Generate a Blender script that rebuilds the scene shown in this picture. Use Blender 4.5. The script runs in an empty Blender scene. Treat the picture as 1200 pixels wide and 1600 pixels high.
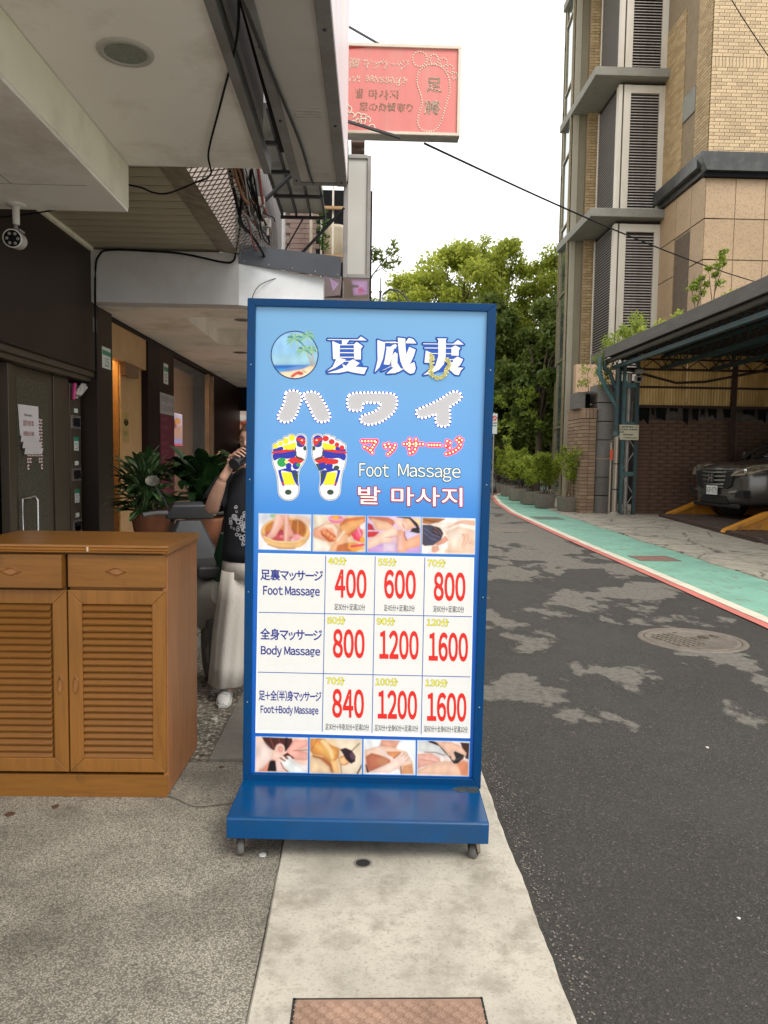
import bpy, bmesh, math, random
import numpy as np
from mathutils import Vector, Matrix

random.seed(7)
rng = np.random.default_rng(7)
R = math.radians
scene = bpy.context.scene
COL = scene.collection

# ---------------------------------------------------------------- camera
cam = bpy.data.cameras.new('camera')
cam.sensor_fit = 'HORIZONTAL'
cam.sensor_width = 36.0
cam.lens = 36.0
cam.clip_start = 0.05
cam.clip_end = 3000
cam_ob = bpy.data.objects.new('camera', cam)
COL.objects.link(cam_ob)
PIT, YAW, ROL = R(4.08), R(1.67), R(.85)
fw = Vector((math.sin(YAW) * math.cos(PIT), math.cos(YAW) * math.cos(PIT), -math.sin(PIT)))
rt = Vector((math.cos(YAW), -math.sin(YAW), 0))
up = rt.cross(fw)
rt2 = rt * math.cos(ROL) + up * math.sin(ROL)
up2 = up * math.cos(ROL) - rt * math.sin(ROL)
m = Matrix((rt2, up2, -fw)).transposed().to_4x4()
m.translation = (0, 0, 1.5)
cam_ob.matrix_world = m
scene.camera = cam_ob

# ---------------------------------------------------------------- sky and sun (bright overcast)
SUN_EL, SUN_AZ = R(50), R(148)
world = bpy.data.worlds.new('World')
scene.world = world
world.use_nodes = True
nt = world.node_tree
nt.nodes.clear()
wo = nt.nodes.new('ShaderNodeOutputWorld')
bg = nt.nodes.new('ShaderNodeBackground')
bg.inputs['Strength'].default_value = 0.12
sky = nt.nodes.new('ShaderNodeTexSky')
sky.sky_type = 'NISHITA'
sky.sun_disc = False
sky.sun_elevation = SUN_EL
sky.sun_rotation = SUN_AZ
mx = nt.nodes.new('ShaderNodeMixRGB')
mx.inputs[0].default_value = 0.86                     # cloud cover
mx.inputs[2].default_value = (12.2, 12.0, 11.7, 1)
nt.links.new(sky.outputs[0], mx.inputs[1])
nt.links.new(mx.outputs[0], bg.inputs['Color'])
nt.links.new(bg.outputs[0], wo.inputs['Surface'])
sun = bpy.data.lights.new('sun', 'SUN')
sun.energy = 2.1
sun.angle = R(30)
sun.color = (1, .95, .87)
sun_ob = bpy.data.objects.new('sun', sun)
COL.objects.link(sun_ob)
sd = Vector((math.sin(SUN_AZ) * math.cos(SUN_EL), math.cos(SUN_AZ) * math.cos(SUN_EL), math.sin(SUN_EL)))
sun_ob.rotation_euler = sd.to_track_quat('Z', 'Y').to_euler()
scene.view_settings.view_transform = 'Standard'
scene.view_settings.look = 'None'
scene.view_settings.gamma = 1
scene.view_settings.exposure = 0.33
scene.view_settings.use_curve_mapping = False
scene.render.engine = 'CYCLES'
scene.cycles.max_bounces = 7
scene.cycles.diffuse_bounces = 4
scene.cycles.transparent_max_bounces = 12
scene.cycles.use_denoising = True

# ---------------------------------------------------------------- helpers
def lin(hexs):
    out = []
    for i in (0, 2, 4):
        c = int(hexs[i:i + 2], 16) / 255
        out.append(c / 12.92 if c <= .04045 else ((c + .055) / 1.055) ** 2.4)
    return tuple(out)

def col4(c):
    if isinstance(c, str): c = lin(c)
    return (c[0], c[1], c[2], 1)

def nd(nt, t, **kw):
    n = nt.nodes.new(t)
    for k, v in kw.items():
        if k.startswith('i_'): n.inputs[k[2:].replace('_', ' ')].default_value = v
        else: setattr(n, k, v)
    return n

def mat(name, base, rough=.6, var=.18, scale=6., bump=.0, bscale=60., metal=0., spec=.5, dirt=None, dscale=2.5, damt=.5,
        stretch=None, emit=0., trans=0., alpha=1., coat=0., sheen=0.):
    """procedural surface: base colour broken up by noise, optional dirt patches and fine relief"""
    m = bpy.data.materials.new(name)
    m.use_nodes = True
    nt = m.node_tree
    b = nt.nodes['Principled BSDF']
    L = nt.links.new
    tc = nd(nt, 'ShaderNodeTexCoord')
    src = tc.outputs['Object']
    if stretch:
        mp = nd(nt, 'ShaderNodeMapping'); mp.inputs['Scale'].default_value = stretch
        L(src, mp.inputs['Vector']); src = mp.outputs[0]
    n1 = nd(nt, 'ShaderNodeTexNoise', i_Scale=scale, i_Detail=6., i_Roughness=.6)
    L(src, n1.inputs['Vector'])
    r1 = nd(nt, 'ShaderNodeValToRGB')
    c = col4(base)
    lo = tuple(max(0, x * (1 - var)) for x in c[:3]) + (1,)
    hi = tuple(min(1, x * (1 + var)) for x in c[:3]) + (1,)
    r1.color_ramp.elements[0].color = lo; r1.color_ramp.elements[0].position = .3
    r1.color_ramp.elements[1].color = hi; r1.color_ramp.elements[1].position = .7
    L(n1.outputs['Fac'], r1.inputs[0])
    colour = r1.outputs[0]
    if dirt is not None:
        n2 = nd(nt, 'ShaderNodeTexNoise', i_Scale=dscale, i_Detail=8., i_Roughness=.65)
        L(src, n2.inputs['Vector'])
        r2 = nd(nt, 'ShaderNodeValToRGB')
        r2.color_ramp.elements[0].position = .48; r2.color_ramp.elements[0].color = (0, 0, 0, 1)
        r2.color_ramp.elements[1].position = .66; r2.color_ramp.elements[1].color = (damt, damt, damt, 1)
        L(n2.outputs['Fac'], r2.inputs[0])
        x = nd(nt, 'ShaderNodeMixRGB'); x.inputs[2].default_value = col4(dirt)
        L(r2.outputs[0], x.inputs[0]); L(colour, x.inputs[1]); colour = x.outputs[0]
    L(colour, b.inputs['Base Color'])
    b.inputs['Roughness'].default_value = rough
    b.inputs['Metallic'].default_value = metal
    b.inputs['Specular IOR Level'].default_value = spec
    b.inputs['Coat Weight'].default_value = coat
    if trans: b.inputs['Transmission Weight'].default_value = trans
    if emit:
        L(colour, b.inputs['Emission Color']); b.inputs['Emission Strength'].default_value = emit
    if alpha < 1: b.inputs['Alpha'].default_value = alpha
    if bump:
        n3 = nd(nt, 'ShaderNodeTexNoise', i_Scale=bscale, i_Detail=4.)
        L(src, n3.inputs['Vector'])
        bp = nd(nt, 'ShaderNodeBump', i_Strength=bump, i_Distance=.01)
        L(n3.outputs['Fac'], bp.inputs['Height']); L(bp.outputs[0], b.inputs['Normal'])
    return m

def print_mat(name, base, emit=.35, rough=.35):
    return mat(name, base, rough=rough, var=.015, scale=30, emit=emit)

class MB:
    def __init__(s): s.v = []; s.f = []; s.sm = []
    def add(s, vs, fs, smooth=False):
        o = len(s.v); s.v += [tuple(p) for p in vs]
        s.f += [tuple(i + o for i in f) for f in fs]; s.sm += [smooth] * len(fs); return s
    def box(s, x0, y0, z0, x1, y1, z1):
        if x0 > x1: x0, x1 = x1, x0
        if y0 > y1: y0, y1 = y1, y0
        if z0 > z1: z0, z1 = z1, z0
        return s.add([(x0, y0, z0), (x1, y0, z0), (x1, y1, z0), (x0, y1, z0), (x0, y0, z1), (x1, y0, z1), (x1, y1, z1), (x0, y1, z1)],
                     [(0, 3, 2, 1), (4, 5, 6, 7), (0, 1, 5, 4), (1, 2, 6, 5), (2, 3, 7, 6), (3, 0, 4, 7)])
    def quad(s, a, b, c, d): return s.add([a, b, c, d], [(0, 1, 2, 3)])
    def tube(s, pts, r, n=8, r1=None, caps=True):
        pts = [Vector(p) for p in pts]; rings = []
        k = len(pts)
        for i, p in enumerate(pts):
            t = (pts[min(i + 1, k - 1)] - pts[max(i - 1, 0)]).normalized()
            a = t.cross(Vector((0, 0, 1)))
            if a.length < .05: a = t.cross(Vector((1, 0, 0)))
            a.normalize(); b = t.cross(a)
            rr = r if r1 is None else r + (r1 - r) * i / (k - 1)
            rings.append([p + (a * math.cos(q) + b * math.sin(q)) * rr for q in [2 * math.pi * j / n for j in range(n)]])
        vs = [q for rg in rings for q in rg]; fs = []
        for i in range(k - 1):
            for j in range(n): fs.append((i * n + j, i * n + (j + 1) % n, (i + 1) * n + (j + 1) % n, (i + 1) * n + j))
        s.add(vs, fs, True)
        if caps:
            s.add(rings[0][::-1], [tuple(range(n))]); s.add(rings[-1], [tuple(range(n))])
        return s
    def bar(s, p0, p1, w, h=None):
        """rectangular bar between two points"""
        h = h or w; p0 = Vector(p0); p1 = Vector(p1); t = (p1 - p0).normalized()
        a = t.cross(Vector((0, 0, 1)))
        if a.length < .05: a = Vector((1, 0, 0))
        a.normalize(); b = a.cross(t).normalized()
        vs = []
        for p in (p0, p1):
            for sx, sz in ((-1, -1), (1, -1), (1, 1), (-1, 1)): vs.append(p + a * sx * w / 2 + b * sz * h / 2)
        return s.add(vs, [(0, 1, 2, 3), (7, 6, 5, 4), (0, 4, 5, 1), (1, 5, 6, 2), (2, 6, 7, 3), (3, 7, 4, 0)])
    def lathe(s, prof, c=(0, 0, 0), n=24, axis='Z'):
        vs = []; fs = []; k = len(prof)
        for (r, z) in prof:
            for j in range(n):
                a = 2 * math.pi * j / n
                x, y = r * math.cos(a), r * math.sin(a)
                if axis == 'Z': p = (x, y, z)
                elif axis == 'Y': p = (x, z, y)
                else: p = (z, x, y)
                vs.append((p[0] + c[0], p[1] + c[1], p[2] + c[2]))
        for i in range(k - 1):
            for j in range(n): fs.append((i * n + j, i * n + (j + 1) % n, (i + 1) * n + (j + 1) % n, (i + 1) * n + j))
        return s.add(vs, fs, True)
    def prism(s, poly, a0, a1, plane='XZ'):
        """extrude a 2-D polygon between a0 and a1 on the missing axis"""
        def P(p, a):
            if plane == 'XZ': return (p[0], a, p[1])
            if plane == 'YZ': return (a, p[0], p[1])
            return (p[0], p[1], a)
        n = len(poly)
        vs = [P(p, a0) for p in poly] + [P(p, a1) for p in poly]
        fs = [tuple(range(n)), tuple(range(2 * n - 1, n - 1, -1))]
        for i in range(n): fs.append((i, n + i, n + (i + 1) % n, (i + 1) % n))
        return s.add(vs, fs)
    def poly(s, pts): return s.add(pts, [tuple(range(len(pts)))])
    def mesh(s, name):
        me = bpy.data.meshes.new(name); me.from_pydata(s.v, [], s.f)
        me.polygons.foreach_set('use_smooth', s.sm); me.update(); return me
    def build(s, name, material, parent=None, bevel=0., world=True, weld=False, kind=None, fix=True):
        me = s.mesh(name)
        if fix or weld:
            bm = bmesh.new(); bm.from_mesh(me)
            if weld: bmesh.ops.remove_doubles(bm, verts=bm.verts, dist=1e-5)
            bmesh.ops.recalc_face_normals(bm, faces=bm.faces); bm.to_mesh(me); bm.free()
        return link(name, me, material, parent, bevel, world, kind)

def link(name, me, material, parent=None, bevel=0., world=True, kind=None, loc=None):
    o = bpy.data.objects.new(name, me); COL.objects.link(o)
    if material is not None and len(me.materials) == 0: me.materials.append(material)
    if loc: o.location = loc
    if parent is not None:
        o.parent = parent
        if world:                       # vertices were given in world axes: shift back by the root's place
            r = parent
            off = Vector(parent.location)
            while r.parent: r = r.parent; off += Vector(r.location)
            o.location = Vector(o.location) - off
    if bevel:
        b = o.modifiers.new('bevel', 'BEVEL'); b.width = bevel; b.segments = 2; b.limit_method = 'ANGLE'; b.angle_limit = R(40)
        o.modifiers.new('wn', 'WEIGHTED_NORMAL')
    if kind: o['kind'] = kind
    return o

def tag(o, label=None, cat=None, group=None, kind=None):
    if label: o['label'] = label
    if cat: o['category'] = cat
    if group: o['group'] = group
    if kind: o['kind'] = kind
    return o

def thing(name, label, cat, loc=(0, 0, 0), rot=(0, 0, 0), group=None):
    o = bpy.data.objects.new(name, None); COL.objects.link(o)
    o.location = loc; o.rotation_euler = rot; o.empty_display_size = .2
    return tag(o, label, cat, group)

def copy_tree(o, parent=None):
    c = o.copy(); COL.objects.link(c)
    if parent is not None: c.parent = parent
    for ch in list(o.children): copy_tree(ch, c)
    return c

def piece(name, me, parent, loc, rot=None, world=True):
    o = bpy.data.objects.new(name, me); COL.objects.link(o); o.location = loc
    if rot: o.rotation_euler = rot
    if parent is not None:
        o.parent = parent
        if world:
            r = parent; off = Vector(parent.location)
            while r.parent: r = r.parent; off += Vector(r.location)
            o.location = Vector(loc) - off
    return o

def fast_mesh(name, V, F, material, parent=None, kind=None, world=True, smooth=False, loc=None):
    """V (n,3) F (m,k) numpy"""
    me = bpy.data.meshes.new(name)
    n, k = F.shape
    me.vertices.add(len(V)); me.vertices.foreach_set('co', np.ascontiguousarray(V, dtype=np.float32).ravel())
    me.loops.add(n * k); me.loops.foreach_set('vertex_index', np.ascontiguousarray(F, dtype=np.int32).ravel())
    me.polygons.add(n); me.polygons.foreach_set('loop_start', np.arange(0, n * k, k, dtype=np.int32))
    me.polygons.foreach_set('loop_total', np.full(n, k, dtype=np.int32))
    if smooth: me.polygons.foreach_set('use_smooth', np.ones(n, dtype=bool))
    me.update(calc_edges=True); me.validate()
    return link(name, me, material, parent, 0, world, kind, loc)

# ---- lettering: glyph meshes from the built-in font, laid out one by one
GL = {}
def glyph(ch, off=0.):
    k = (ch, round(off, 4))
    if k in GL: return GL[k]
    cu = bpy.data.curves.new('g', 'FONT'); cu.body = ch; cu.size = 1; cu.offset = off; cu.resolution_u = 4
    ob = bpy.data.objects.new('g', cu); COL.objects.link(ob)
    dg = bpy.context.evaluated_depsgraph_get()
    me = bpy.data.meshes.new_from_object(ob.evaluated_get(dg))
    v = np.array([x.co[:2] for x in me.vertices]).reshape(-1, 2); f = [tuple(p.vertices) for p in me.polygons]
    ec = {}
    for p in me.polygons:
        for e in p.edge_keys: ec[e] = ec.get(e, 0) + 1
    be = [e for e, c in ec.items() if c == 1]
    bpy.data.objects.remove(ob); bpy.data.curves.remove(cu); bpy.data.meshes.remove(me)
    GL[k] = (v, f, be); return GL[k]

def fullw(s): return ''.join(chr(ord(c) + 0xFEE0) if 33 <= ord(c) <= 126 else c for c in s)

def text_layout(s, x0, z0, x1, z1, gap=.06, space=.3, full=True, pitch=None):
    """places for the glyphs of s so that the ink fills the box"""
    if full: s = fullw(s)
    items = []; x = 0; lo, hi = 9, -9
    for ch in s:
        if ch == ' ': x += space; continue
        v, f, b = glyph(ch)
        if len(v) == 0: continue
        a, c = v[:, 0].min(), v[:, 0].max()
        if pitch: items.append((ch, x)); x += pitch
        else: items.append((ch, x - a)); x += (c - a) + gap
        lo = min(lo, v[:, 1].min()); hi = max(hi, v[:, 1].max())
    xs = [(glyph(ch)[0][:, 0] + o) for ch, o in items]
    xa = min(q.min() for q in xs); xb = max(q.max() for q in xs)
    sx = (x1 - x0) / (xb - xa); sz = (z1 - z0) / (hi - lo)
    return [(ch, x0 + (o - xa) * sx, z0 - lo * sz, sx, sz) for ch, o in items]

def text_into(mb, lay, y, off=0., T=None):
    for ch, ox, oz, sx, sz in lay:
        v, f, b = glyph(ch, off)
        pts = [(ox + p[0] * sx, y, oz + p[1] * sz) for p in v]
        if T: pts = [T(p) for p in pts]
        mb.add(pts, f)

def seg_d(P, A, B):
    d = B - A; t = np.clip(((P - A) @ d) / max(d @ d, 1e-9), 0, 1)
    return np.linalg.norm(P - A - t[:, None] * d, axis=1)

def inside(P, poly):
    x, y = P[:, 0], P[:, 1]; r = np.zeros(len(P), bool); n = len(poly)
    for i in range(n):
        x0, y0 = poly[i]; x1, y1 = poly[(i + 1) % n]
        if y0 == y1: continue
        c = ((y0 > y) != (y1 > y)) & (x < (x1 - x0) * (y - y0) / (y1 - y0) + x0); r ^= c
    return r

def paint(x0, y0, x1, y1, nx, nz, bgc, ops):
    """colours on a grid of (nx+1)*(nz+1) points; ops in the same units as the box, y downwards"""
    gx, gy = np.meshgrid(np.linspace(x0, x1, nx + 1), np.linspace(y0, y1, nz + 1))
    P = np.stack([gx.ravel(), gy.ravel()], 1)
    C = np.tile(np.array(lin(bgc)), (len(P), 1))
    for op in ops:
        kind, c, args, soft = op[0], np.array(lin(op[1])), op[2], op[3]
        amt = op[4] if len(op) > 4 else 1.
        if kind == 'p':
            poly = np.array(args, float)
            d = np.min([seg_d(P, poly[i], poly[(i + 1) % len(poly)]) for i in range(len(poly))], axis=0)
            sd_ = np.where(inside(P, poly), d, -d)
        elif kind == 'e':
            cx, cy, rx, ry, ang = args
            ca, sa = math.cos(R(ang)), math.sin(R(ang))
            q = P - (cx, cy); u = (q[:, 0] * ca + q[:, 1] * sa) / rx; w = (-q[:, 0] * sa + q[:, 1] * ca) / ry
            sd_ = (1 - np.sqrt(u * u + w * w)) * min(rx, ry)
        elif kind == 'l':
            pts = np.array(args[0], float); wd = args[1]
            d = np.min([seg_d(P, pts[i], pts[i + 1]) for i in range(len(pts) - 1)], axis=0)
            sd_ = wd / 2 - d
        shade = (.80 + .22 * np.clip(sd_ / (soft * 2.5 + 8), 0, 1))[:, None]
        a = np.clip(sd_ / max(soft, 1e-3) + .5, 0, 1); a = a * a * (3 - 2 * a) * amt
        C = C * (1 - a[:, None]) + c * shade * a[:, None]
    # photographic softness: slight blur and mottled tone
    G = C.reshape(nz + 1, nx + 1, 3)
    for _ in range(2):
        Q = np.pad(G, ((1, 1), (1, 1), (0, 0)), 'edge'); G = (Q[1:-1, 1:-1] * 2 + Q[:-2, 1:-1] + Q[2:, 1:-1] + Q[1:-1, :-2] + Q[1:-1, 2:]) / 6
    yy, xx = np.mgrid[0:nz + 1, 0:nx + 1]; t_ = np.zeros((nz + 1, nx + 1))
    for k in range(14):
        fx, fy, p_ = rng.uniform(-.16, .16), rng.uniform(-.16, .16), rng.uniform(0, 6.28); t_ += np.sin(xx * fx * (1 + k * .12) + yy * fy + p_) / 14
    C = np.clip(G * (1 + .30 * t_[..., None]), 0, 1).reshape(-1, 3)
    return C * .84

def colour_grid(name, C, nx, nz, corners, material, parent, world=False):
    """grid mesh over the quad corners (TL, TR, BR, BL) carrying colours C"""
    tl, tr, br, bl = [np.array(c, float) for c in corners]
    u, w = np.meshgrid(np.linspace(0, 1, nx + 1), np.linspace(0, 1, nz + 1)); u = u.ravel()[:, None]; w = w.ravel()[:, None]
    V = (tl * (1 - u) + tr * u) * (1 - w) + (bl * (1 - u) + br * u) * w
    i, j = np.meshgrid(np.arange(nx), np.arange(nz)); a = (j * (nx + 1) + i).ravel()
    F = np.stack([a, a + nx + 1, a + nx + 2, a + 1], 1)
    o = fast_mesh(name, V, F, material, parent, world=world)
    at = o.data.color_attributes.new('print', 'FLOAT_COLOR', 'POINT')
    at.data.foreach_set('color', np.hstack([C, np.ones((len(C), 1))]).astype(np.float32).ravel())
    return o

def attr_mat(name, emit=.3, rough=.35):
    m = bpy.data.materials.new(name); m.use_nodes = True; nt = m.node_tree; b = nt.nodes['Principled BSDF']
    a = nd(nt, 'ShaderNodeAttribute', attribute_name='print')
    nt.links.new(a.outputs['Color'], b.inputs['Base Color']); nt.links.new(a.outputs['Color'], b.inputs['Emission Color'])
    b.inputs['Emission Strength'].default_value = emit; b.inputs['Roughness'].default_value = rough
    return m

def leaf_cloud(name, centres, radii, per, size, material, parent, ratio=.45, squash=1., shell=.6, kind='stuff', droop=.0, world=True):
    """diamond leaves scattered in and around clumps"""
    cs = np.array(centres, float); rs = np.array(radii, float)
    n = int(sum(per)) if hasattr(per, '__len__') else per * len(cs)
    idx = np.repeat(np.arange(len(cs)), per) if not hasattr(per, '__len__') else np.repeat(np.arange(len(cs)), per)
    n = len(idx)
    d = rng.normal(size=(n, 3)); d /= np.linalg.norm(d, axis=1)[:, None]
    rad = rs[idx] * (shell + (1 - shell) * rng.random(n)) ** .7 * (1 + .18 * rng.normal(size=n))
    p = cs[idx] + d * rad[:, None] * np.array([1, 1, squash])
    a = rng.normal(size=(n, 3)) + d * .6; a[:, 2] -= droop; a /= np.linalg.norm(a, axis=1)[:, None]
    b = np.cross(a, rng.normal(size=(n, 3))); b /= np.linalg.norm(b, axis=1)[:, None]
    s = size * (.6 + .8 * rng.random(n))[:, None]
    nrm = np.cross(a, b)
    V = np.stack([p - a * s * .5, p + b * s * ratio * .5 + nrm * s * .06, p + a * s * .5, p - b * s * ratio * .5 + nrm * s * .06], 1).reshape(-1, 3)
    F = np.arange(n * 4).reshape(-1, 4)
    return fast_mesh(name, V, F, material, parent, kind=kind, world=world)

def leaf_mat(name, c1, c2, transl=.35):
    m = bpy.data.materials.new(name); m.use_nodes = True; nt = m.node_tree; b = nt.nodes['Principled BSDF']; L = nt.links.new
    g = nd(nt, 'ShaderNodeNewGeometry'); r = nd(nt, 'ShaderNodeValToRGB')
    r.color_ramp.elements[0].color = col4(c1); r.color_ramp.elements[1].color = col4(c2)
    tc = nd(nt, 'ShaderNodeTexCoord'); n = nd(nt, 'ShaderNodeTexNoise', i_Scale=.9, i_Detail=3.)
    L(tc.outputs['Object'], n.inputs['Vector'])
    ad = nd(nt, 'ShaderNodeMath', operation='MULTIPLY_ADD'); ad.inputs[1].default_value = .55
    L(g.outputs['Random Per Island'], ad.inputs[0]); 
    sb = nd(nt, 'ShaderNodeMath', operation='MULTIPLY_ADD'); sb.inputs[1].default_value = 1.3; sb.inputs[2].default_value = -.42
    L(n.outputs['Fac'], sb.inputs[0]); L(sb.outputs[0], ad.inputs[2])
    L(ad.outputs[0], r.inputs[0]); L(r.outputs[0], b.inputs['Base Color'])
    b.inputs['Roughness'].default_value = .5; b.inputs['Specular IOR Level'].default_value = .3
    t = nd(nt, 'ShaderNodeBsdfTranslucent'); L(r.outputs[0], t.inputs[0])
    x = nd(nt, 'ShaderNodeMixShader'); x.inputs[0].default_value = transl
    out = nt.nodes['Material Output']; L(b.outputs[0], x.inputs[1]); L(t.outputs[0], x.inputs[2]); L(x.outputs[0], out.inputs['Surface'])
    return m
# ---------------------------------------------------------------- materials of the setting
def ramp(nt, src, stops):
    r = nd(nt, 'ShaderNodeValToRGB'); e = r.color_ramp.elements
    e[0].position, e[0].color = stops[0][0], col4(stops[0][1]); e[1].position, e[1].color = stops[-1][0], col4(stops[-1][1])
    for p, c in stops[1:-1]:
        q = e.new(p); q.color = col4(c)
    nt.links.new(src, r.inputs[0]); return r.outputs[0]

def mixc(nt, fac, a, b, mode='MIX'):
    x = nd(nt, 'ShaderNodeMixRGB', blend_type=mode)
    for i, v in ((0, fac), (1, a), (2, b)):
        if hasattr(v, 'is_output'): nt.links.new(v, x.inputs[i])
        elif i == 0: x.inputs[0].default_value = v
        else: x.inputs[i].default_value = col4(v)
    return x.outputs[0]

def noise(nt, vec, scale, detail=5., rough=.6, dist=0.):
    n = nd(nt, 'ShaderNodeTexNoise', i_Scale=scale, i_Detail=detail, i_Roughness=rough, i_Distortion=dist)
    nt.links.new(vec, n.inputs['Vector']); return n.outputs['Fac']

def vor(nt, vec, scale, feature='F1', out='Color'):
    n = nd(nt, 'ShaderNodeTexVoronoi', feature=feature, i_Scale=scale)
    nt.links.new(vec, n.inputs['Vector']); return n.outputs[out]

def start(name):
    m = bpy.data.materials.new(name); m.use_nodes = True; nt = m.node_tree
    tc = nd(nt, 'ShaderNodeTexCoord'); return m, nt, nt.nodes['Principled BSDF'], tc.outputs['Object']

def finish(nt, b, colour, rough, height=None, strength=.4, dist=.004):
    nt.links.new(colour, b.inputs['Base Color'])
    if hasattr(rough, 'is_output'): nt.links.new(rough, b.inputs['Roughness'])
    else: b.inputs['Roughness'].default_value = rough
    if height is not None:
        bp = nd(nt, 'ShaderNodeBump', i_Strength=strength, i_Distance=dist)
        nt.links.new(height, bp.inputs['Height']); nt.links.new(bp.outputs[0], b.inputs['Normal'])

def bw(nt, src, lo, hi, a=0., b=1.):
    r = nd(nt, 'ShaderNodeMapRange'); r.inputs['From Min'].default_value = lo; r.inputs['From Max'].default_value = hi
    r.inputs['To Min'].default_value = a; r.inputs['To Max'].default_value = b
    nt.links.new(src, r.inputs['Value']); return r.outputs[0]

# asphalt: dark binder, paler stones, dusty worn patches further up the lane
def asphalt_mat():
    m, nt, b, P = start('asphalt')
    st = vor(nt, P, 150.); g = ramp(nt, st, [(0, (.017, .0155, .013)), (.55, (.035, .032, .028)), (.85, (.064, .058, .050)), (1, (.20, .18, .15))])
    g = mixc(nt, bw(nt, noise(nt, P, 2.3, 6), .35, .7, 0, .45), g, (.05, .046, .039))
    big = mixc(nt, bw(nt, noise(nt, P, .45, 3, .5), .45, .6), (1., 1., 1.), (.78, .76, .75))
    g = mixc(nt, .8, g, big, 'MULTIPLY')
    # dust patches, ragged, fading out in the foreground (laid from about 3.4 m on)
    sx = nd(nt, 'ShaderNodeSeparateXYZ'); nt.links.new(P, sx.inputs[0])
    mp = nd(nt, 'ShaderNodeMapping'); mp.inputs['Scale'].default_value = (1., .62, 1.); mp.inputs['Rotation'].default_value = (0, 0, .5); nt.links.new(P, mp.inputs[0])
    n1 = noise(nt, mp.outputs[0], 1.25, 12, .62, .25)
    lim = bw(nt, sx.outputs['Y'], 2.7, 4.6, -.15, .04)
    lim2 = bw(nt, sx.outputs['Y'], 8, 15, 0, .13)
    s = nd(nt, 'ShaderNodeMath', operation='ADD'); nt.links.new(n1, s.inputs[0]); nt.links.new(lim, s.inputs[1])
    s2 = nd(nt, 'ShaderNodeMath', operation='ADD'); nt.links.new(s.outputs[0], s2.inputs[0]); nt.links.new(lim2, s2.inputs[1])
    f = bw(nt, s2.outputs[0], .568, .592)
    dust = mixc(nt, bw(nt, noise(nt, P, 55, 5, .8), .3, .7), (.12, .112, .095), (.18, .168, .142))
    f2 = nd(nt, 'ShaderNodeMath', operation='MULTIPLY'); nt.links.new(f, f2.inputs[0]); nt.links.new(bw(nt, noise(nt, P, 22, 5), .28, .55, .45, 1), f2.inputs[1])
    g = mixc(nt, f2.outputs[0], g, dust)
    fl = vor(nt, P, 42., out='Distance')
    g = mixc(nt, bw(nt, fl, .045, .03), g, (.30, .28, .24))
    h = mixc(nt, .5, vor(nt, P, 150., out='Distance'), noise(nt, P, 260, 2))
    finish(nt, b, g, bw(nt, n1, .4, .6, .72, .9), h, .9, .006)
    return m

def pebble_mat(name, scale, dark, mid, light, bias=.5, stain=.35):
    m, nt, b, P = start(name)
    c = vor(nt, P, scale)
    sep = nd(nt, 'ShaderNodeSeparateColor'); nt.links.new(c, sep.inputs[0])
    g = ramp(nt, sep.outputs[0], [(0, dark), (bias * .55, mid), (bias, mid), (1, light)])
    d = vor(nt, P, scale, out='Distance')
    g = mixc(nt, bw(nt, d, .35, .62, 0, .8), g, tuple(x * .35 for x in mid))
    n = noise(nt, P, 1.6, 7)
    g = mixc(nt, bw(nt, n, .40, .68, 0, 1), g, mixc(nt, .6, g, (.20, .18, .15), 'MULTIPLY'))
    g = mixc(nt, bw(nt, noise(nt, P, 5.5, 6), .5, .75, 0, stain), g, (.055, .05, .042))
    finish(nt, b, g, .75, d, -.7, .004)
    return m

def concrete_mat(name, base, dark, scale=1.4, amt=.8, fine=70., crack=False):
    m, nt, b, P = start(name)
    g = ramp(nt, noise(nt, P, scale, 8, .62, .4), [(.28, tuple(x * .72 for x in base)), (.5, base), (.75, tuple(min(1, x * 1.18) for x in base))])
    g = mixc(nt, bw(nt, noise(nt, P, scale * 2.7, 8, .7), .5, .68, 0, amt), g, dark)
    g = mixc(nt, bw(nt, noise(nt, P, fine, 4, .7), .54, .70, 0, .65), g, dark); g = mixc(nt, bw(nt, noise(nt, P, 14., 9, .75), .5, .7, 0, .5), g, dark)
    v = vor(nt, P, fine * .55, out='Distance')
    g = mixc(nt, bw(nt, v, .06, .03, 0, .7), g, (.05, .045, .04))
    if crack:
        e = nd(nt, 'ShaderNodeTexVoronoi', feature='DISTANCE_TO_EDGE', i_Scale=.8)
        w = nd(nt, 'ShaderNodeMixRGB', blend_type='ADD'); w.inputs[0].default_value = .35
        nn = nd(nt, 'ShaderNodeTexNoise', i_Scale=3.); nt.links.new(P, nn.inputs['Vector'])
        nt.links.new(P, w.inputs[1]); nt.links.new(nn.outputs['Color'], w.inputs[2]); nt.links.new(w.outputs[0], e.inputs['Vector'])
        g = mixc(nt, bw(nt, e.outputs['Distance'], .02, .008, 0, .85), g, (.07, .06, .05))
    h = noise(nt, P, fine * 1.4, 5, .7)
    finish(nt, b, g, .85, h, .35, .005)
    return m

def paint_road_mat(name, base, under=(.10, .095, .085), lo=.60, hi=.66):
    m, nt, b, P = start(name)
    g = mixc(nt, bw(nt, noise(nt, P, 2.0, 7), .3, .7), tuple(x * .82 for x in base), tuple(min(1, x * 1.12) for x in base))
    mp = nd(nt, 'ShaderNodeMapping'); mp.inputs['Scale'].default_value = (3., 1, 1); nt.links.new(P, mp.inputs[0])
    w = noise(nt, mp.outputs[0], 3.6, 9, .68)
    g = mixc(nt, bw(nt, w, lo, hi, 0, .9), g, under)
    g = mixc(nt, bw(nt, vor(nt, P, 95., out='Distance'), .45, .75, 0, .3), g, tuple(x * .5 for x in base))
    finish(nt, b, g, .7, noise(nt, P, 180, 3), .4, .004)
    return m

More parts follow.
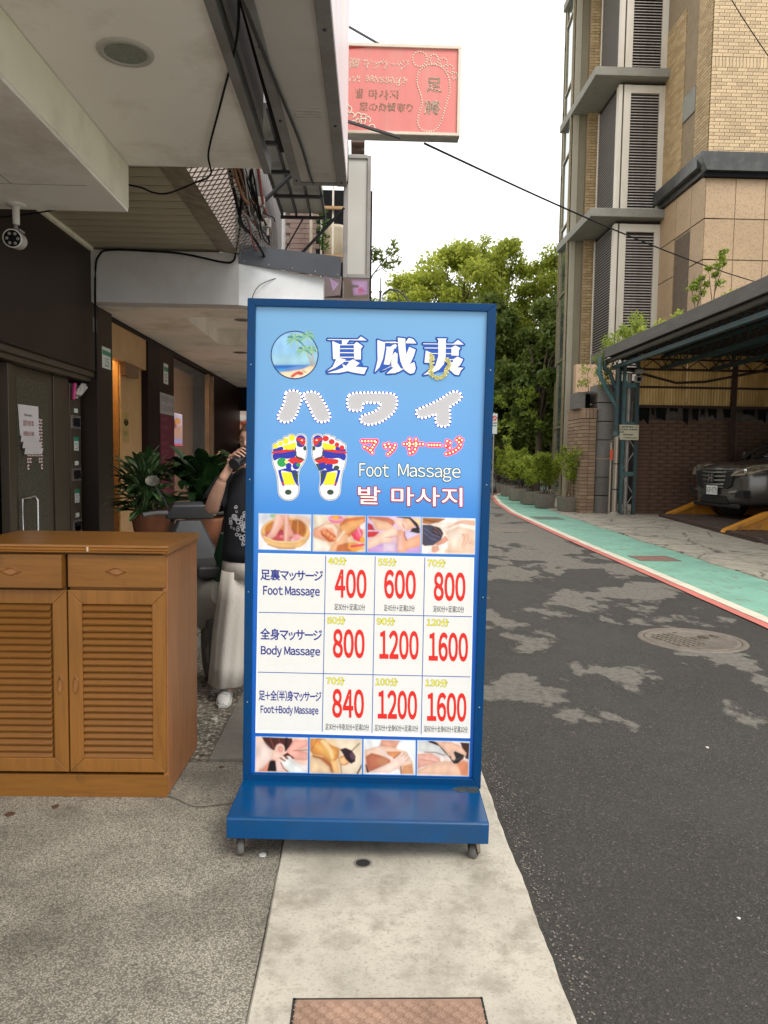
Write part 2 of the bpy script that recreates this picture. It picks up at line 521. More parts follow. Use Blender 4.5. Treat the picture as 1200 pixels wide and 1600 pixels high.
M = {}
M['asphalt'] = asphalt_mat()
M['pebble'] = pebble_mat('washed_pebble', 175., (.10, .088, .07), (.33, .30, .245), (.45, .415, .345), .34, .40)
M['pebble2'] = pebble_mat('coarse_pebble', 55., (.025, .02, .016), (.30, .26, .20), (.62, .56, .46), .55, .3)
M['concrete'] = concrete_mat('kerb_concrete', (.45, .415, .345), (.20, .175, .13), 2.0, .7, 85.)
M['slab'] = concrete_mat('slab_concrete', (.20, .185, .155), (.11, .10, .085), 1.7, .5, 60.)
M['apron'] = concrete_mat('apron_concrete', (.40, .365, .295), (.15, .13, .10), 1.1, .8, 30., True)
M['green_paint'] = paint_road_mat('green_path_paint', (.20, .42, .32), (.20, .22, .16), .54, .64)
M['white_paint'] = paint_road_mat('white_line_paint', (.66, .62, .50), (.35, .31, .24), .58, .7)
M['red_paint'] = paint_road_mat('red_line_paint', (.56, .17, .14), (.2, .13, .11), .62, .72)

# ---------------------------------------------------------------- ground, lane, pavements
def edge_x(y):      # right edge of the lane (start of the red line)
    ys = [-4, 0, 6.75, 10.5, 15, 21.4, 26, 30.9, 36, 44]; xs = [3.66, 3.66, 3.70, 3.80, 3.90, 4.13, 4.55, 5.2, 6.6, 10.5]
    return float(np.interp(y, ys, xs))

g = MB(); g.quad((-400, -200, -.05), (400, -200, -.05), (400, 1200, -.05), (-400, 1200, -.05))
tag(g.build('ground', mat('far_ground', (.38, .36, .31), .9, .2, .3)), kind='structure')  # mostly unseen; made paler to bounce light up under the canopy

YS = list(np.arange(-3, 44.01, 1.0))
road = MB()
for a, b_ in zip(YS[:-1], YS[1:]):
    road.quad((.45, a, -.012), (edge_x(a) + .5, a, -.012), (edge_x(b_) + .5, b_, -.012), (.45, b_, -.012))
road.quad((-40, 44, -.012), (60, 44, -.012), (60, 60, -.012), (-40, 60, -.012))
tag(road.build('road', M['asphalt']), kind='structure')

def band(name, material, o0, o1, z, y0=-3., y1=44., label=None, wob=.0):
    b = MB(); ys = np.arange(y0, y1 + .01, .25 if wob else .5)
    pts = []
    for y in ys:
        j0 = wob * math.sin(y * 7.3) * .5 + wob * random.uniform(-1, 1) * .5; j1 = wob * random.uniform(-1, 1)
        pts.append(((edge_x(y) + o0 + j0, y, z), (edge_x(y) + o1 + j1, y, z)))
    for p, q in zip(pts[:-1], pts[1:]): b.quad(p[0], p[1], q[1], q[0])
    return tag(b.build(name, material), kind='structure')
band('green_path', M['green_paint'], .18, 1.42, -.004, wob=.012)
band('red_line', M['red_paint'], 0, .115, .000, wob=.006)
band('white_line', M['white_paint'], .11, .245, .004, wob=.006)

# raised concrete apron on the far side, ragged edge
ap = MB(); ys = list(np.arange(-3, 44.1, .2)); prev = None
for y in ys:
    x0 = edge_x(y) + 1.40 + random.uniform(-.02, .02) + .03 * math.sin(y * 2.1); q = [(x0, y, -.03), (x0 + .02, y, .012), (x0 + .9, y, .018), (40, y, .018)]
    if prev:
        for i in range(3): ap.quad(prev[i], prev[i + 1], q[i + 1], q[i])
    prev = q
tag(ap.build('right_pavement', M['apron']), kind='structure')

# left pavement: washed pebble finish, coarser mosaic further in, smooth patch
a = MB(); a.quad((-6, -3, .0), (-.29, -3, .0), (-.29, 3.69, .0), (-6, 3.69, .0)); tag(a.build('pavement', M['pebble']), kind='structure')
a = MB(); a.quad((-6, 3.69, .002), (-.735, 3.69, .002), (-.735, 17, .002), (-6, 17, .002)); tag(a.build('pebble_pavement', M['pebble2']), kind='structure')
a = MB(); a.box(-.735, 3.69, -.02, -.29, 17, .018); tag(a.build('paving_slab', M['slab'], bevel=.006), kind='structure')
# concrete kerb strip with a ragged right edge and a shallow drain hole
ks = MB(); prev = None; random.seed(3)
hole = (.021, 2.73)
w = .594
ys = list(np.arange(-1.5, 17.01, .05))
for y in ys:
    w += random.uniform(-.003, .003) + (.590 - w) * .35
    q = [(-.287 + .0015 * math.sin(y * 9), y, .0), (-.280 + .0015 * math.sin(y * 9), y, .010), (w - .012, y, .010), (w, y, .002), (w + .006, y, -.03)]
    if prev:
        for i in range(4): ks.quad(prev[i], prev[i + 1], q[i + 1], q[i])
    prev = q
tag(ks.build('kerb_strip', M['concrete'], weld=True), kind='structure')
# loose stones along the crumbling asphalt edge
st = MB(); random.seed(5)
for i in range(1500):
    if i < 1150: x = .60 + abs(random.gauss(0, .06)) + .01; y = random.uniform(1.6, 6)
    else: x = random.uniform(.62, 2.6); y = random.uniform(1.6, 5)
    s = random.uniform(.0015, .0042) * (1.2 if i < 1150 else .8); a_ = random.uniform(0, 3); z = -.012 + s * .4
    ca, sa = math.cos(a_) * s, math.sin(a_) * s
    st.add([(x - ca, y - sa, z), (x + sa, y - ca, z), (x + ca * 1.2, y + sa * 1.2, z), (x - sa, y + ca, z), (x, y, z + s * .8)], [(0, 1, 4), (1, 2, 4), (2, 3, 4), (3, 0, 4)])
tag(st.build('gravel', mat('grit', (.15, .135, .11), .8, .6, 60), fix=False), 'loose grit scattered over the dark asphalt', 'gravel', kind='stuff')

M['cast_iron'] = mat('cast_iron', (.17, .145, .118), .6, .25, 9, .5, 120, metal=.15, dirt=(.10, .085, .07), dscale=5)
M['pit'] = mat('pit', (.02, .018, .015), .9, .2)
M['rust_plate'] = mat('rust_plate', (.29, .18, .125), .6, .22, 8, .25, 150, dirt=(.20, .12, .09), dscale=6, damt=.6)
# drain hole
t = thing('drain_hole', 'small round drain hole in the pale concrete in front of the blue sign', 'drain', (.021, 2.725, 0))
d = MB(); d.lathe([(.034, .0125), (.029, .0135), (.026, .0118)], (.021, 2.725, 0), 28); d.build('rim', M['slab'], t)
d = MB(); d.lathe([(.0265, .0116), (.0001, .0112)], (.021, 2.725, 0), 28); d.build('hole', M['pit'], t)
# checker plate cover at the bottom of the picture
t = thing('cover_plate', 'rust coloured checker plate cover set in the pale concrete strip', 'metal cover', (.09, 1.85, 0))
d = MB(); d.box(-.163, 1.45, .004, .345, 2.012, .0135); d.build('plate', M['rust_plate'], t, bevel=.003)
d = MB(); d.box(-.172, 1.45, .0106, -.164, 2.02, .0112); d.box(.346, 1.45, .0106, .352, 2.02, .0112); d.box(-.172, 2.0125, .0106, .352, 2.019, .0112); d.build('gap', M['pit'], t)
tread = MB(); random.seed(2)
for i in range(24):
    for j in range(26):
        x = -.155 + i * .0212; y = 1.46 + j * .0212
        if x > .335: continue
        k = (i + j) % 2
        for q in (-.0052, 0, .0052):
            dx, dy = (.008, .008) if k else (.008, -.008); ox, oy = (q, -q) if k else (q, q)
            tread.add([(x + ox - dx, y + oy - dy, .0136), (x + ox + dx, y + oy + dy, .0136), (x + ox + dx * .8 + .0012, y + oy + dy * .8 - (.0012 if k else -.0012), .0155), (x + ox - dx * .8 + .0012, y + oy - dy * .8 - (.0012 if k else -.0012), .0155),
                       (x + ox + dx + .003, y + oy + dy - (.003 if k else -.003), .0136), (x + ox - dx + .003, y + oy - dy - (.003 if k else -.003), .0136)], [(0, 1, 2, 3), (3, 2, 4, 5)])
tread.build('raised_tread', M['rust_plate'], t, kind='stuff', fix=False)

# round manhole cover
mc = (2.82, 6.36)
t = thing('manhole_cover', 'round cast iron manhole cover in the dark asphalt lane', 'manhole cover', (mc[0], mc[1], 0), (0, 0, R(20)))
d = MB(); d.lathe([(.445, -.011), (.44, -.004), (.395, -.003), (.392, -.008)], (0, 0, 0), 64); d.build('ring', M['cast_iron'], t, world=False)
d = MB(); d.lathe([(.388, -.008), (.385, -.003), (.350, -.003), (.347, -.006), (.0001, -.006)], (0, 0, 0), 64); d.build('lid', M['cast_iron'], t, world=False)
d = MB()
for i in range(5):
    for j in range(9):
        x = -.27 + i * .055; y = -.20 + j * .05
        if x * x + y * y > .11: continue
        d.box(x, y, -.006, x + .04, y + .035, .001)
for (cx, cy) in ((.06, .0), (.21, .02)):
    for k in range(2):
        s_ = .065 - k * .028
        d.box(cx - s_, cy - s_, -.006, cx + s_, cy - s_ + .009, .001); d.box(cx - s_, cy + s_ - .009, -.006, cx + s_, cy + s_, .001)
        d.box(cx - s_, cy - s_ + .009, -.006, cx - s_ + .009, cy + s_ - .009, .001); d.box(cx + s_ - .009, cy - s_ + .009, -.006, cx + s_, cy + s_ - .009, .001)
d.build('raised_pattern', M['cast_iron'], t, world=False, kind='stuff')
d = MB(); d.box(.02, .24, -.0058, .06, .255, -.0045); d.build('lifting_slot', M['pit'], t, world=False)
# distant round cover and access covers
t = thing('manhole_cover', 'flat round cover far up the lane beside the blue sign', 'manhole cover', (3.15, 16.2, 0))
d = MB(); d.lathe([(.40, -.011), (.39, -.004), (.35, -.006), (.0001, -.006)], (3.15, 16.2, 0), 40); d.build('lid', M['cast_iron'], t)
M['access'] = mat('access_red', (.23, .105, .085), .8, .3, 9, .2, 90, dirt=(.13, .2, .16), dscale=7)
M['access2'] = mat('access_grey', (.12, .14, .12), .8, .3, 9, .2, 90)
for (x0, y0, x1, y1, mt, lb) in ((4.25, 11.42, 4.82, 11.95, 'access', 'dull red rectangular access cover in the green painted path'), (4.45, 19.2, 5.1, 20.0, 'access2', 'grey rectangular access cover in the far green path')):
    t = thing('access_cover', lb, 'access cover', ((x0 + x1) / 2, (y0 + y1) / 2, 0))
    d = MB(); d.box(x0, y0, -.004, x1, y1, .001); d.build('lid', M[mt], t, bevel=.002)
    d = MB(); d.box(x0 - .03, y0 - .03, -.0035, x1 + .03, y0, .003); d.box(x0 - .03, y1, -.0035, x1 + .03, y1 + .03, .003); d.box(x0 - .03, y0, -.0035, x0, y1, .003); d.box(x1, y0, -.0035, x1 + .03, y1, .003)
    d.build('frame', M['cast_iron'], t)
# ---------------------------------------------------------------- the illuminated sign on wheels
sign = thing('light_box_sign', 'tall blue illuminated massage price sign standing on a wheeled blue base', 'sign',
             (.016, 3.06, 0), (0, R(.48), R(-1.67)))
HM = [0.0024404029, 5.3165046e-05, -1.4471347, 5.782976e-05, -0.0025193466, 3.2055496, 8.4220343e-07, -5.6766073e-05, 1.0]
def AP(x, y, k=1):
    """artwork layout units -> metres on the sign's own face; k = print layer"""
    w = HM[6] * x + HM[7] * y + HM[8]
    return ((HM[0] * x + HM[1] * y + HM[2]) / w, -.0007 * k, (HM[3] * x + HM[4] * y + HM[5]) / w)
M['sign_blue'] = mat('blue_enamel', (.000, .040, .135), .35, .06, 5, .03, 40, spec=.16, dirt=(.015, .04, .07), dscale=4, damt=.4)
EM = .11
fm = bpy.data.materials.new('panel_print'); fm.use_nodes = True; nt = fm.node_tree; b = nt.nodes['Principled BSDF']
tc = nd(nt, 'ShaderNodeTexCoord'); sp = nd(nt, 'ShaderNodeSeparateXYZ'); nt.links.new(tc.outputs['Object'], sp.inputs[0])
c = ramp(nt, bw(nt, sp.outputs['Z'], .2, 2.08), [(0, '0050a8'), (.42, '0a5cb6'), (.58, '347cc6'), (.66, '5490ce'), (.84, '5f96c8'), (1, '689cc6')])
nt.links.new(c, b.inputs['Base Color']); nt.links.new(c, b.inputs['Emission Color']); b.inputs['Emission Strength'].default_value = EM; b.inputs['Roughness'].default_value = .3
# cabinet shell
d = MB(); d.box(-.485, .014, .162, .485, .17, 2.107); d.build('housing', M['sign_blue'], sign, bevel=.003, world=False)
fr = MB()
def frm(a0, a1, b0, b1): pass
x0, x1, z0, z1 = -.4885, .4825, .160, 2.107; i0, i1, j0, j1 = -.4575, .4485, .2005, 2.078
for seg in ([(x0, z0), (x1, z0), (i1, j0), (i0, j0)], [(x1, z0), (x1, z1), (i1, j1), (i1, j0)], [(x1, z1), (x0, z1), (i0, j1), (i1, j1)], [(x0, z1), (x0, z0), (i0, j0), (i0, j1)]):
    fr = MB(); fr.prism(seg, -.016, .013); fr.build('frame_rail', M['sign_blue'], sign, bevel=.002, world=False)
d = MB(); d.quad((i0, 0, j0), (i1, 0, j0), (i1, 0, j1), (i0, 0, j1)); panel = d.build('front_panel', fm, sign, world=False, fix=False)
# screws on the frame
d = MB()
for z in (.5, .95, 1.4, 1.85):
    for x in (-.473, .466): d.lathe([(.0035, -.0165), (.0025, -.0185), (.0001, -.0187)], (x, 0, z), 8, 'Y')
d.build('screws', mat('screw', (.25, .3, .35), .35, .1, metal=.8), sign, world=False, kind='stuff')
# base
d = MB(); d.prism([(-.335, .092), (-.335, .166), (-.325, .174), (.22, .174), (.22, .092)], -.489, .474, 'YZ')
d.build('base', mat('blue_enamel_base', (.000, .052, .165), .24, .06, 5, .03, 40, spec=.4, dirt=(.02, .04, .06), dscale=3.5, damt=.35), sign, bevel=.004, world=False)
M['caster_metal'] = mat('caster_metal', (.30, .27, .23), .4, .3, 30, .1, metal=.7, dirt=(.12, .08, .05), dscale=14)
M['rubber'] = mat('caster_rubber', (.10, .095, .09), .6, .2, 20, dirt=(.2, .18, .15), dscale=12, damt=.4)
for i, (x, y, a) in enumerate(((-.444, -.285, 8), (.424, -.285, -25), (-.43, .17, 30), (.42, .17, 0))):
    cz = .033; wy = .018
    rot = Matrix.Rotation(R(a), 3, 'Z')
    def T(mb_):
        mb_.v = [tuple(rot @ Vector(p) + Vector((x, y, 0))) for p in mb_.v]; return mb_
    br = MB(); br.box(-.028, -.026, .084, .028, .030, .0915)
    for s in (-1, 1):
        br.prism([(-.024, .084), (.020, .084), (wy + .012, cz - .004), (wy - .012, cz - .004)], s * .019 - .0015, s * .019 + .0015, 'YZ')
    br.lathe([(.02, .078), (.022, .084)], (0, 0, 0), 16)
    c_ = T(br).build('caster', M['caster_metal'], sign, world=False, bevel=.0008)
    wl = MB(); wl.lathe([(.010, -.013), (.028, -.013), (.0325, -.009), (.033, 0), (.0325, .009), (.028, .013), (.010, .013)], (0, wy, cz), 24, 'X')
    wo_ = T(wl).build('wheel', M['rubber'], c_, world=False)
    ax = MB(); ax.tube([(-.023, wy, cz), (.023, wy, cz)], .005, 8); T(ax).build('axle', M['caster_metal'], c_, world=False)

W = lambda c, e=EM, r=.35: print_mat('print_' + c, tuple(.82 * q for q in lin(c)), e, r)
P_white, P_grey, P_navy, P_red = W('f4f4f2'), W('c2c2c6', EM * .6), W('1a2a86', .15), W('e0261e')
P_blue, P_yellow, P_black, P_gline = W('0050b8'), W('f4ee28'), W('14301c', .1), W('1e50a8', .2)
P_darkgreen, P_lblue, P_dred = W('1f5b46', .2), W('9cc6f0'), W('c01c40')

def flat(name, polys, material, k, label=None, rnd=0):
    mb = MB()
    for i, p in enumerate(polys): mb.poly([AP(x, y, k + i * .06) for x, y in p])
    o = mb.build(name, material, sign, world=False, fix=False)
    bm = bmesh.new(); bm.from_mesh(o.data); bmesh.ops.triangulate(bm, faces=bm.faces); bm.to_mesh(o.data); bm.free()
    if label: o['label'] = label
    return o

def stroke(mb, pts, w, k, closed=False, T=AP, n=8):
    """thick outline in layout units"""
    if closed: pts = list(pts) + [pts[0]]
    for (a, b2) in zip(pts[:-1], pts[1:]):
        dx, dy = b2[0] - a[0], b2[1] - a[1]; l = math.hypot(dx, dy)
        if l < 1e-6: continue
        ox, oy = -dy / l * w, dx / l * w
        mb.poly([T(a[0] + ox, a[1] + oy, k), T(b2[0] + ox, b2[1] + oy, k), T(b2[0] - ox, b2[1] - oy, k), T(a[0] - ox, a[1] - oy, k)])
    for a in pts: mb.poly([T(a[0] + w * math.cos(q), a[1] + w * math.sin(q), k) for q in [2 * math.pi * j / n for j in range(n)]])

def smooth(pts, closed=True, n=5):
    out = []; k = len(pts)
    for i in range(k if closed else k - 1):
        p0, p1, p2, p3 = [np.array(pts[(i + j) % k] if closed else pts[min(max(i + j, 0), k - 1)], float) for j in (-1, 0, 1, 2)]
        for t in [q / n for q in range(n)]:
            out.append(tuple(.5 * ((2 * p1) + (-p0 + p2) * t + (2 * p0 - 5 * p1 + 4 * p2 - p3) * t * t + (-p0 + 3 * p1 - 3 * p2 + p3) * t ** 3)))
    if not closed: out.append(tuple(pts[-1]))
    return out

# -- title characters, drawn stroke by stroke (units of two enlargements of the title)
def z1_(p): return [(500 + x / 10, 515 + y / 10) for x, y in p]
def z2_(p): return [(610 + x / 9.23, 515 + y / 9.23) for x, y in p]
T1 = [[(118, 150), (590, 155), (640, 108), (735, 172), (118, 162)], [(340, 155), (458, 165), (410, 232), (345, 232)],
      [(192, 180), (312, 230), (308, 448), (262, 466), (205, 462)], [(312, 232), (530, 232), (530, 246), (312, 246)], [(312, 292), (535, 292), (535, 306), (312, 306)],
      [(312, 355), (535, 355), (535, 370), (312, 370)], [(312, 425), (535, 425), (535, 440), (312, 440)], [(528, 232), (575, 192), (672, 262), (640, 300), (640, 468), (535, 468)],
      [(250, 470), (300, 442), (408, 470), (360, 520), (240, 600), (105, 655), (200, 580)], [(360, 490), (470, 490), (470, 503), (360, 503)],
      [(470, 490), (515, 465), (620, 525), (560, 580), (430, 650), (300, 678), (108, 680), (270, 632), (400, 580)], [(345, 535), (430, 580), (560, 582), (740, 595), (715, 640), (690, 698), (560, 680), (430, 650), (370, 600)]]
T2a = [[(895, 162), (1015, 200), (1012, 300), (985, 450), (930, 590), (855, 670), (900, 480)], [(1000, 192), (1200, 188), (1200, 206), (1000, 210)],
       [(1035, 268), (1120, 268), (1160, 232), (1200, 262), (1200, 290), (1150, 305), (1140, 360), (1090, 548), (1060, 552), (995, 545), (1015, 460), (1040, 300)],
       [(1110, 500), (1160, 380), (1180, 350), (1200, 365), (1200, 590), (1120, 590)], [(1120, 560), (1030, 620), (950, 650), (1090, 590)], [(1140, 600), (1200, 560), (1200, 680), (1035, 690)]]
T2b = [[(-10, 185), (112, 183), (112, 195), (-10, 197)], [(105, 118), (215, 130), (218, 250), (228, 360), (270, 250), (365, 290), (330, 400), (280, 500), (345, 468), (365, 560), (340, 625), (290, 640), (235, 610), (190, 570), (145, 460), (118, 300)],
       [(222, 182), (262, 120), (330, 140), (375, 202), (230, 200)],
       [(30, 225), (70, 210), (100, 235), (60, 262), (35, 330), (-12, 350), (-12, 260)], [(10, 400), (60, 330), (105, 350), (100, 480), (150, 560), (190, 570), (120, 610), (0, 632), (-12, 625), (60, 585), (20, 500)]]
T3 = [[(470, 200), (905, 205), (975, 148), (1060, 218), (470, 212)], [(668, 128), (815, 130), (800, 150), (795, 400), (770, 500), (700, 580), (600, 630), (470, 658), (560, 590), (650, 520), (690, 380), (690, 150)],
      [(490, 260), (880, 264), (880, 276), (490, 272)], [(878, 262), (935, 230), (1012, 270), (985, 300), (985, 378), (880, 375)], [(600, 340), (880, 343), (880, 354), (600, 352)],
      [(510, 302), (600, 340), (640, 430), (560, 480), (490, 478)], [(800, 425), (915, 430), (915, 440), (800, 436)], [(905, 430), (965, 390), (1048, 430), (1000, 520), (960, 545), (1055, 552), (1015, 590), (985, 658), (930, 650), (860, 590), (820, 480), (900, 470)]]
title = [z1_(p) for p in T1] + [z1_([(min(x, 1190), y) for x, y in p]) for p in T2a] + [z2_(p) for p in T2b] + [z2_(p) for p in T3]
ob = MB()
for p in title: stroke(ob, p, 2.5, 1, True)
o = ob.build('title_outline', P_blue, sign, world=False, fix=False)
# dark infill between strokes
flat('title_infill', [z1_([(200, 170), (660, 240), (640, 470), (700, 600), (400, 640), (130, 670), (250, 480), (200, 460)]), z1_([(900, 200), (1200, 190), (1200, 640), (960, 640), (870, 640)]), z2_([(-12, 190), (220, 190), (330, 260), (340, 560), (190, 590), (-12, 630)]), z2_([(480, 215), (1000, 220), (1000, 440), (960, 600), (660, 620), (500, 470)])], P_blue, 1.3)
flat('title_lettering', title, P_white, 3)
# flower garland over the last character
gl = MB(); gl2 = MB(); random.seed(11)
gp = smooth([(590, 360), (600, 430), (595, 510), (580, 580), (600, 650), (660, 700), (730, 690), (790, 640), (820, 560), (840, 490), (810, 430)], False, 4)
for i, (x, y) in enumerate(gp):
    for k in range(3):
        xx, yy = z2_([(x + random.uniform(-26, 26), y + random.uniform(-20, 20))])[0]
        r_ = random.uniform(1.2, 2.1); a0 = random.uniform(0, 6)
        pts = [(xx + r_ * (1 + .35 * math.cos(5 * q + a0)) * math.cos(q), yy + r_ * (1 + .35 * math.cos(5 * q + a0)) * math.sin(q)) for q in [2 * math.pi * j / 20 for j in range(20)]]
        stroke(gl, pts, .13, 6 + i * .05, True, n=4)
        (gl2).poly([AP(px, py, 5.8 + i * .05) for px, py in pts])
gl.build('garland_outline', W('a8a050', .1), sign, world=False, fix=False)
o = gl2.build('garland', W('f2f0b0'), sign, world=False, fix=False)

# -- round beach emblem with palms
def ze(p): return [(410 + x / 12, 500 + y / 12) for x, y in p]
cir = [(605 + 440 * math.cos(q), 655 + 445 * math.sin(q)) for q in [2 * math.pi * j / 48 for j in range(48)]]
NX = 96
ops = [('p', '8fc3ea', [(150, 200), (1060, 200), (1060, 850), (150, 850)], 60), ('p', '9fd0e8', [(150, 650), (1060, 650), (1060, 845), (150, 845)], 120),
       ('p', '0a66c0', [(150, 845), (900, 840), (640, 880), (560, 915), (150, 930)], 12), ('p', '3fa0e8', [(150, 915), (560, 900), (700, 870), (900, 850), (700, 940), (500, 960), (150, 985)], 25),
       ('p', '5a90d8', [(480, 900), (700, 850), (900, 852), (760, 920), (520, 960), (360, 985)], 20),
       ('p', 'f3d9b4', [(250, 985), (520, 958), (760, 915), (880, 862), (1060, 830), (1060, 1150), (250, 1150)], 14), ('p', 'fbeed8', [(400, 1080), (700, 1060), (900, 1000), (800, 1150), (400, 1150)], 60),
       ('l', 'd23a2c', ([(560, 1055), (620, 1010), (680, 985), (740, 1000)], 52), 10), ('e', 'd23a2c', (710, 1000, 55, 32, 5), 8), ('l', '9a4030', ([(760, 950), (820, 985)], 16), 6),
       ('l', 'c8a284', ([(930, 860), (900, 740), (850, 640)], 22), 10), ('l', 'c8b0a0', ([(960, 860), (940, 700), (930, 560)], 22), 10)]
C = paint(160, 205, 1050, 1105, NX, NX, '8cc0e8', ops)
tmp = [ze([q])[0] for q in ((160, 205), (1050, 205), (1050, 1105), (160, 1105))]
PM = attr_mat('photo_print', EM)
em_o = colour_grid('emblem_picture', C, NX, NX, [AP(*q, 1.2) for q in tmp], PM, sign)
bm = bmesh.new(); bm.from_mesh(em_o.data)
cx_, _, cz_ = AP(*ze([(605, 655)])[0], 1); rr_ = (AP(*ze([(1045, 655)])[0], 1)[0] - cx_)
bmesh.ops.delete(bm, geom=[f for f in bm.faces if math.hypot(f.calc_center_median().x - cx_, f.calc_center_median().z - cz_) > rr_], context='FACES')
bm.to_mesh(em_o.data); bm.free()
ob = MB(); stroke(ob, ze(cir), .8, 1.5, True)
ob.build('emblem_ring', W('14306e', .15), sign, world=False, fix=False)
def frond(mb, x, y, ang, ln, k, w=26, sag=.5):
    pts = []; 
    for i in range(7):
        t = i / 6; pts.append((x + math.cos(ang) * ln * t, y + math.sin(ang) * ln * t + sag * ln * t * t))
    l = []; r = []
    for i, (px, py) in enumerate(pts):
        t = i / 6; ww = w * math.sin(math.pi * (t * .85 + .08)) + (6 if i % 2 else 0); l.append((px, py - ww)); r.append((px, py + ww))
    mb.poly([AP(*ze([q])[0], k) for q in l + r[::-1]])
random.seed(4)
f1, f2, f3 = MB(), MB(), MB()
for (x, y, ln) in ((600, 350, 190), (850, 290, 150), (780, 560, 170), (930, 540, 100)):
    for i in range(12):
        a = -2.9 + i * .52 / 1.0 * .52 + random.uniform(-.1, .1)
        frond([f1, f2, f3][i % 3], x, y, a + (i % 2) * .1, ln * random.uniform(.8, 1.1), 1.8 + .1 * (i % 5), 22, .55)
    for i in range(5): frond([f1, f2][i % 2], x, y, .2 + i * .65, ln * .8, 1.7 + .1 * i, 22, .4)
f1.build('palm_fronds', W('7db8a0'), sign, world=False, fix=False); f2.build('palm_fronds', W('a6cc88'), sign, world=False, fix=False); f3.build('palm_fronds', W('4d8c94'), sign, world=False, fix=False)

# -- large katakana with bulbs round the edge
def zk(p): return [(420 + x / 7.5, 600 + y / 7.5) for x, y in p]
def zl(p): return [(530 + x / 5.714, 600 + y / 5.714) for x, y in p]
K = [zk([(205, 95), (255, 78), (310, 78), (355, 95), (380, 130), (385, 180), (370, 235), (355, 280), (340, 325), (322, 368), (300, 405), (268, 432), (228, 448), (185, 450), (138, 437), (108, 405), (108, 362), (128, 325), (150, 287), (165, 250), (178, 210), (185, 170), (190, 130)]),
     zk([(415, 112), (458, 95), (502, 90), (547, 98), (585, 118), (612, 155), (635, 190), (658, 228), (678, 265), (695, 305), (714, 350), (718, 395), (698, 432), (655, 445), (610, 448), (562, 432), (528, 390), (510, 350), (488, 300), (465, 258), (440, 212), (412, 165)]),
     zl([(92, 95), (128, 82), (165, 78), (205, 77), (275, 77), (345, 77), (425, 80), (465, 85), (498, 98), (515, 132), (517, 172), (510, 212), (492, 245), (470, 272), (440, 300), (408, 320), (375, 340), (340, 352), (300, 362), (258, 366), (220, 354), (188, 330), (192, 295), (230, 274), (265, 264), (300, 252), (333, 232), (358, 205), (368, 172), (335, 172), (258, 170), (220, 175), (212, 205), (203, 232), (168, 242), (130, 240), (88, 230), (75, 202), (70, 165), (73, 128)]),
     zl([(690, 235), (725, 215), (760, 200), (798, 185), (835, 168), (868, 152), (903, 133), (933, 115), (963, 95), (997, 75), (1035, 65), (1068, 75), (1090, 100), (1088, 130), (1060, 158), (1028, 180), (992, 205), (988, 238), (990, 268), (990, 300), (990, 335), (976, 368), (945, 380), (912, 380), (880, 370), (862, 342), (858, 305), (858, 268), (828, 283), (792, 295), (755, 305), (714, 300), (690, 272)])]
def curve_pts(p, step):
    p = smooth(p, True, 6); p.append(p[0]); d_ = [0]
    for a, b2 in zip(p[:-1], p[1:]): d_.append(d_[-1] + math.hypot(b2[0] - a[0], b2[1] - a[1]))
    n = max(3, round(d_[-1] / step)); out = []
    for i in range(n):
        s = d_[-1] * i / n; j = np.searchsorted(d_, s, 'right') - 1; t = (s - d_[j]) / max(d_[j + 1] - d_[j], 1e-6)
        out.append((p[j][0] + (p[j + 1][0] - p[j][0]) * t, p[j][1] + (p[j + 1][1] - p[j][1]) * t))
    return out
P_led = mat('white_bulb', (.9, .92, 1), .3, .02, emit=1.6); P_ledr = mat('warm_bulb', (1, .62, .30), .3, .02, emit=2.0); P_ledg = W('2a2a8c', .1)
P_redglow = mat('red_tube', lin('f02414'), .3, .05, emit=1.6); P_pink = mat('pink_edge_glow', lin('f0486c'), .4, .03, emit=1.3)  # pink edge widened and lit to imitate the glow round the lamps
P_lilac = W('8c8ce8', EM * 1.1)
def bulbs(pts, r, k, mb, sq=1.):
    for x, y in pts:
        cx, cy, cz = AP(x, y, k)
        mb.lathe([(r, 0), (r * .85, -r * .6), (r * .45, -r), (.0001, -r * 1.1)], (cx, cy, cz), 8, 'Y')
for p in K:
    sp_ = smooth(p, True, 4)
    ob = MB(); stroke(ob, sp_, 2.0, 1.0, True, n=6); ob.build('letter_edge', P_lilac, sign, world=False, fix=False)
    flat('letter_face', [sp_], P_grey, 1.5)
    ob = MB(); pts = curve_pts(p, 2.95)
    for i in range(1, len(pts), 2):
        x, y = pts[i]; stroke(ob, [(x - .01, y), (x + .01, y)], 1.05, 2, n=6)
    ob.build('bulb_gap', P_ledg, sign, world=False, fix=False, kind='stuff')
    ob = MB(); bulbs(pts[::2], .0040, 2.2, ob); ob.build('bulbs', P_led, sign, world=False, kind='stuff', fix=False)

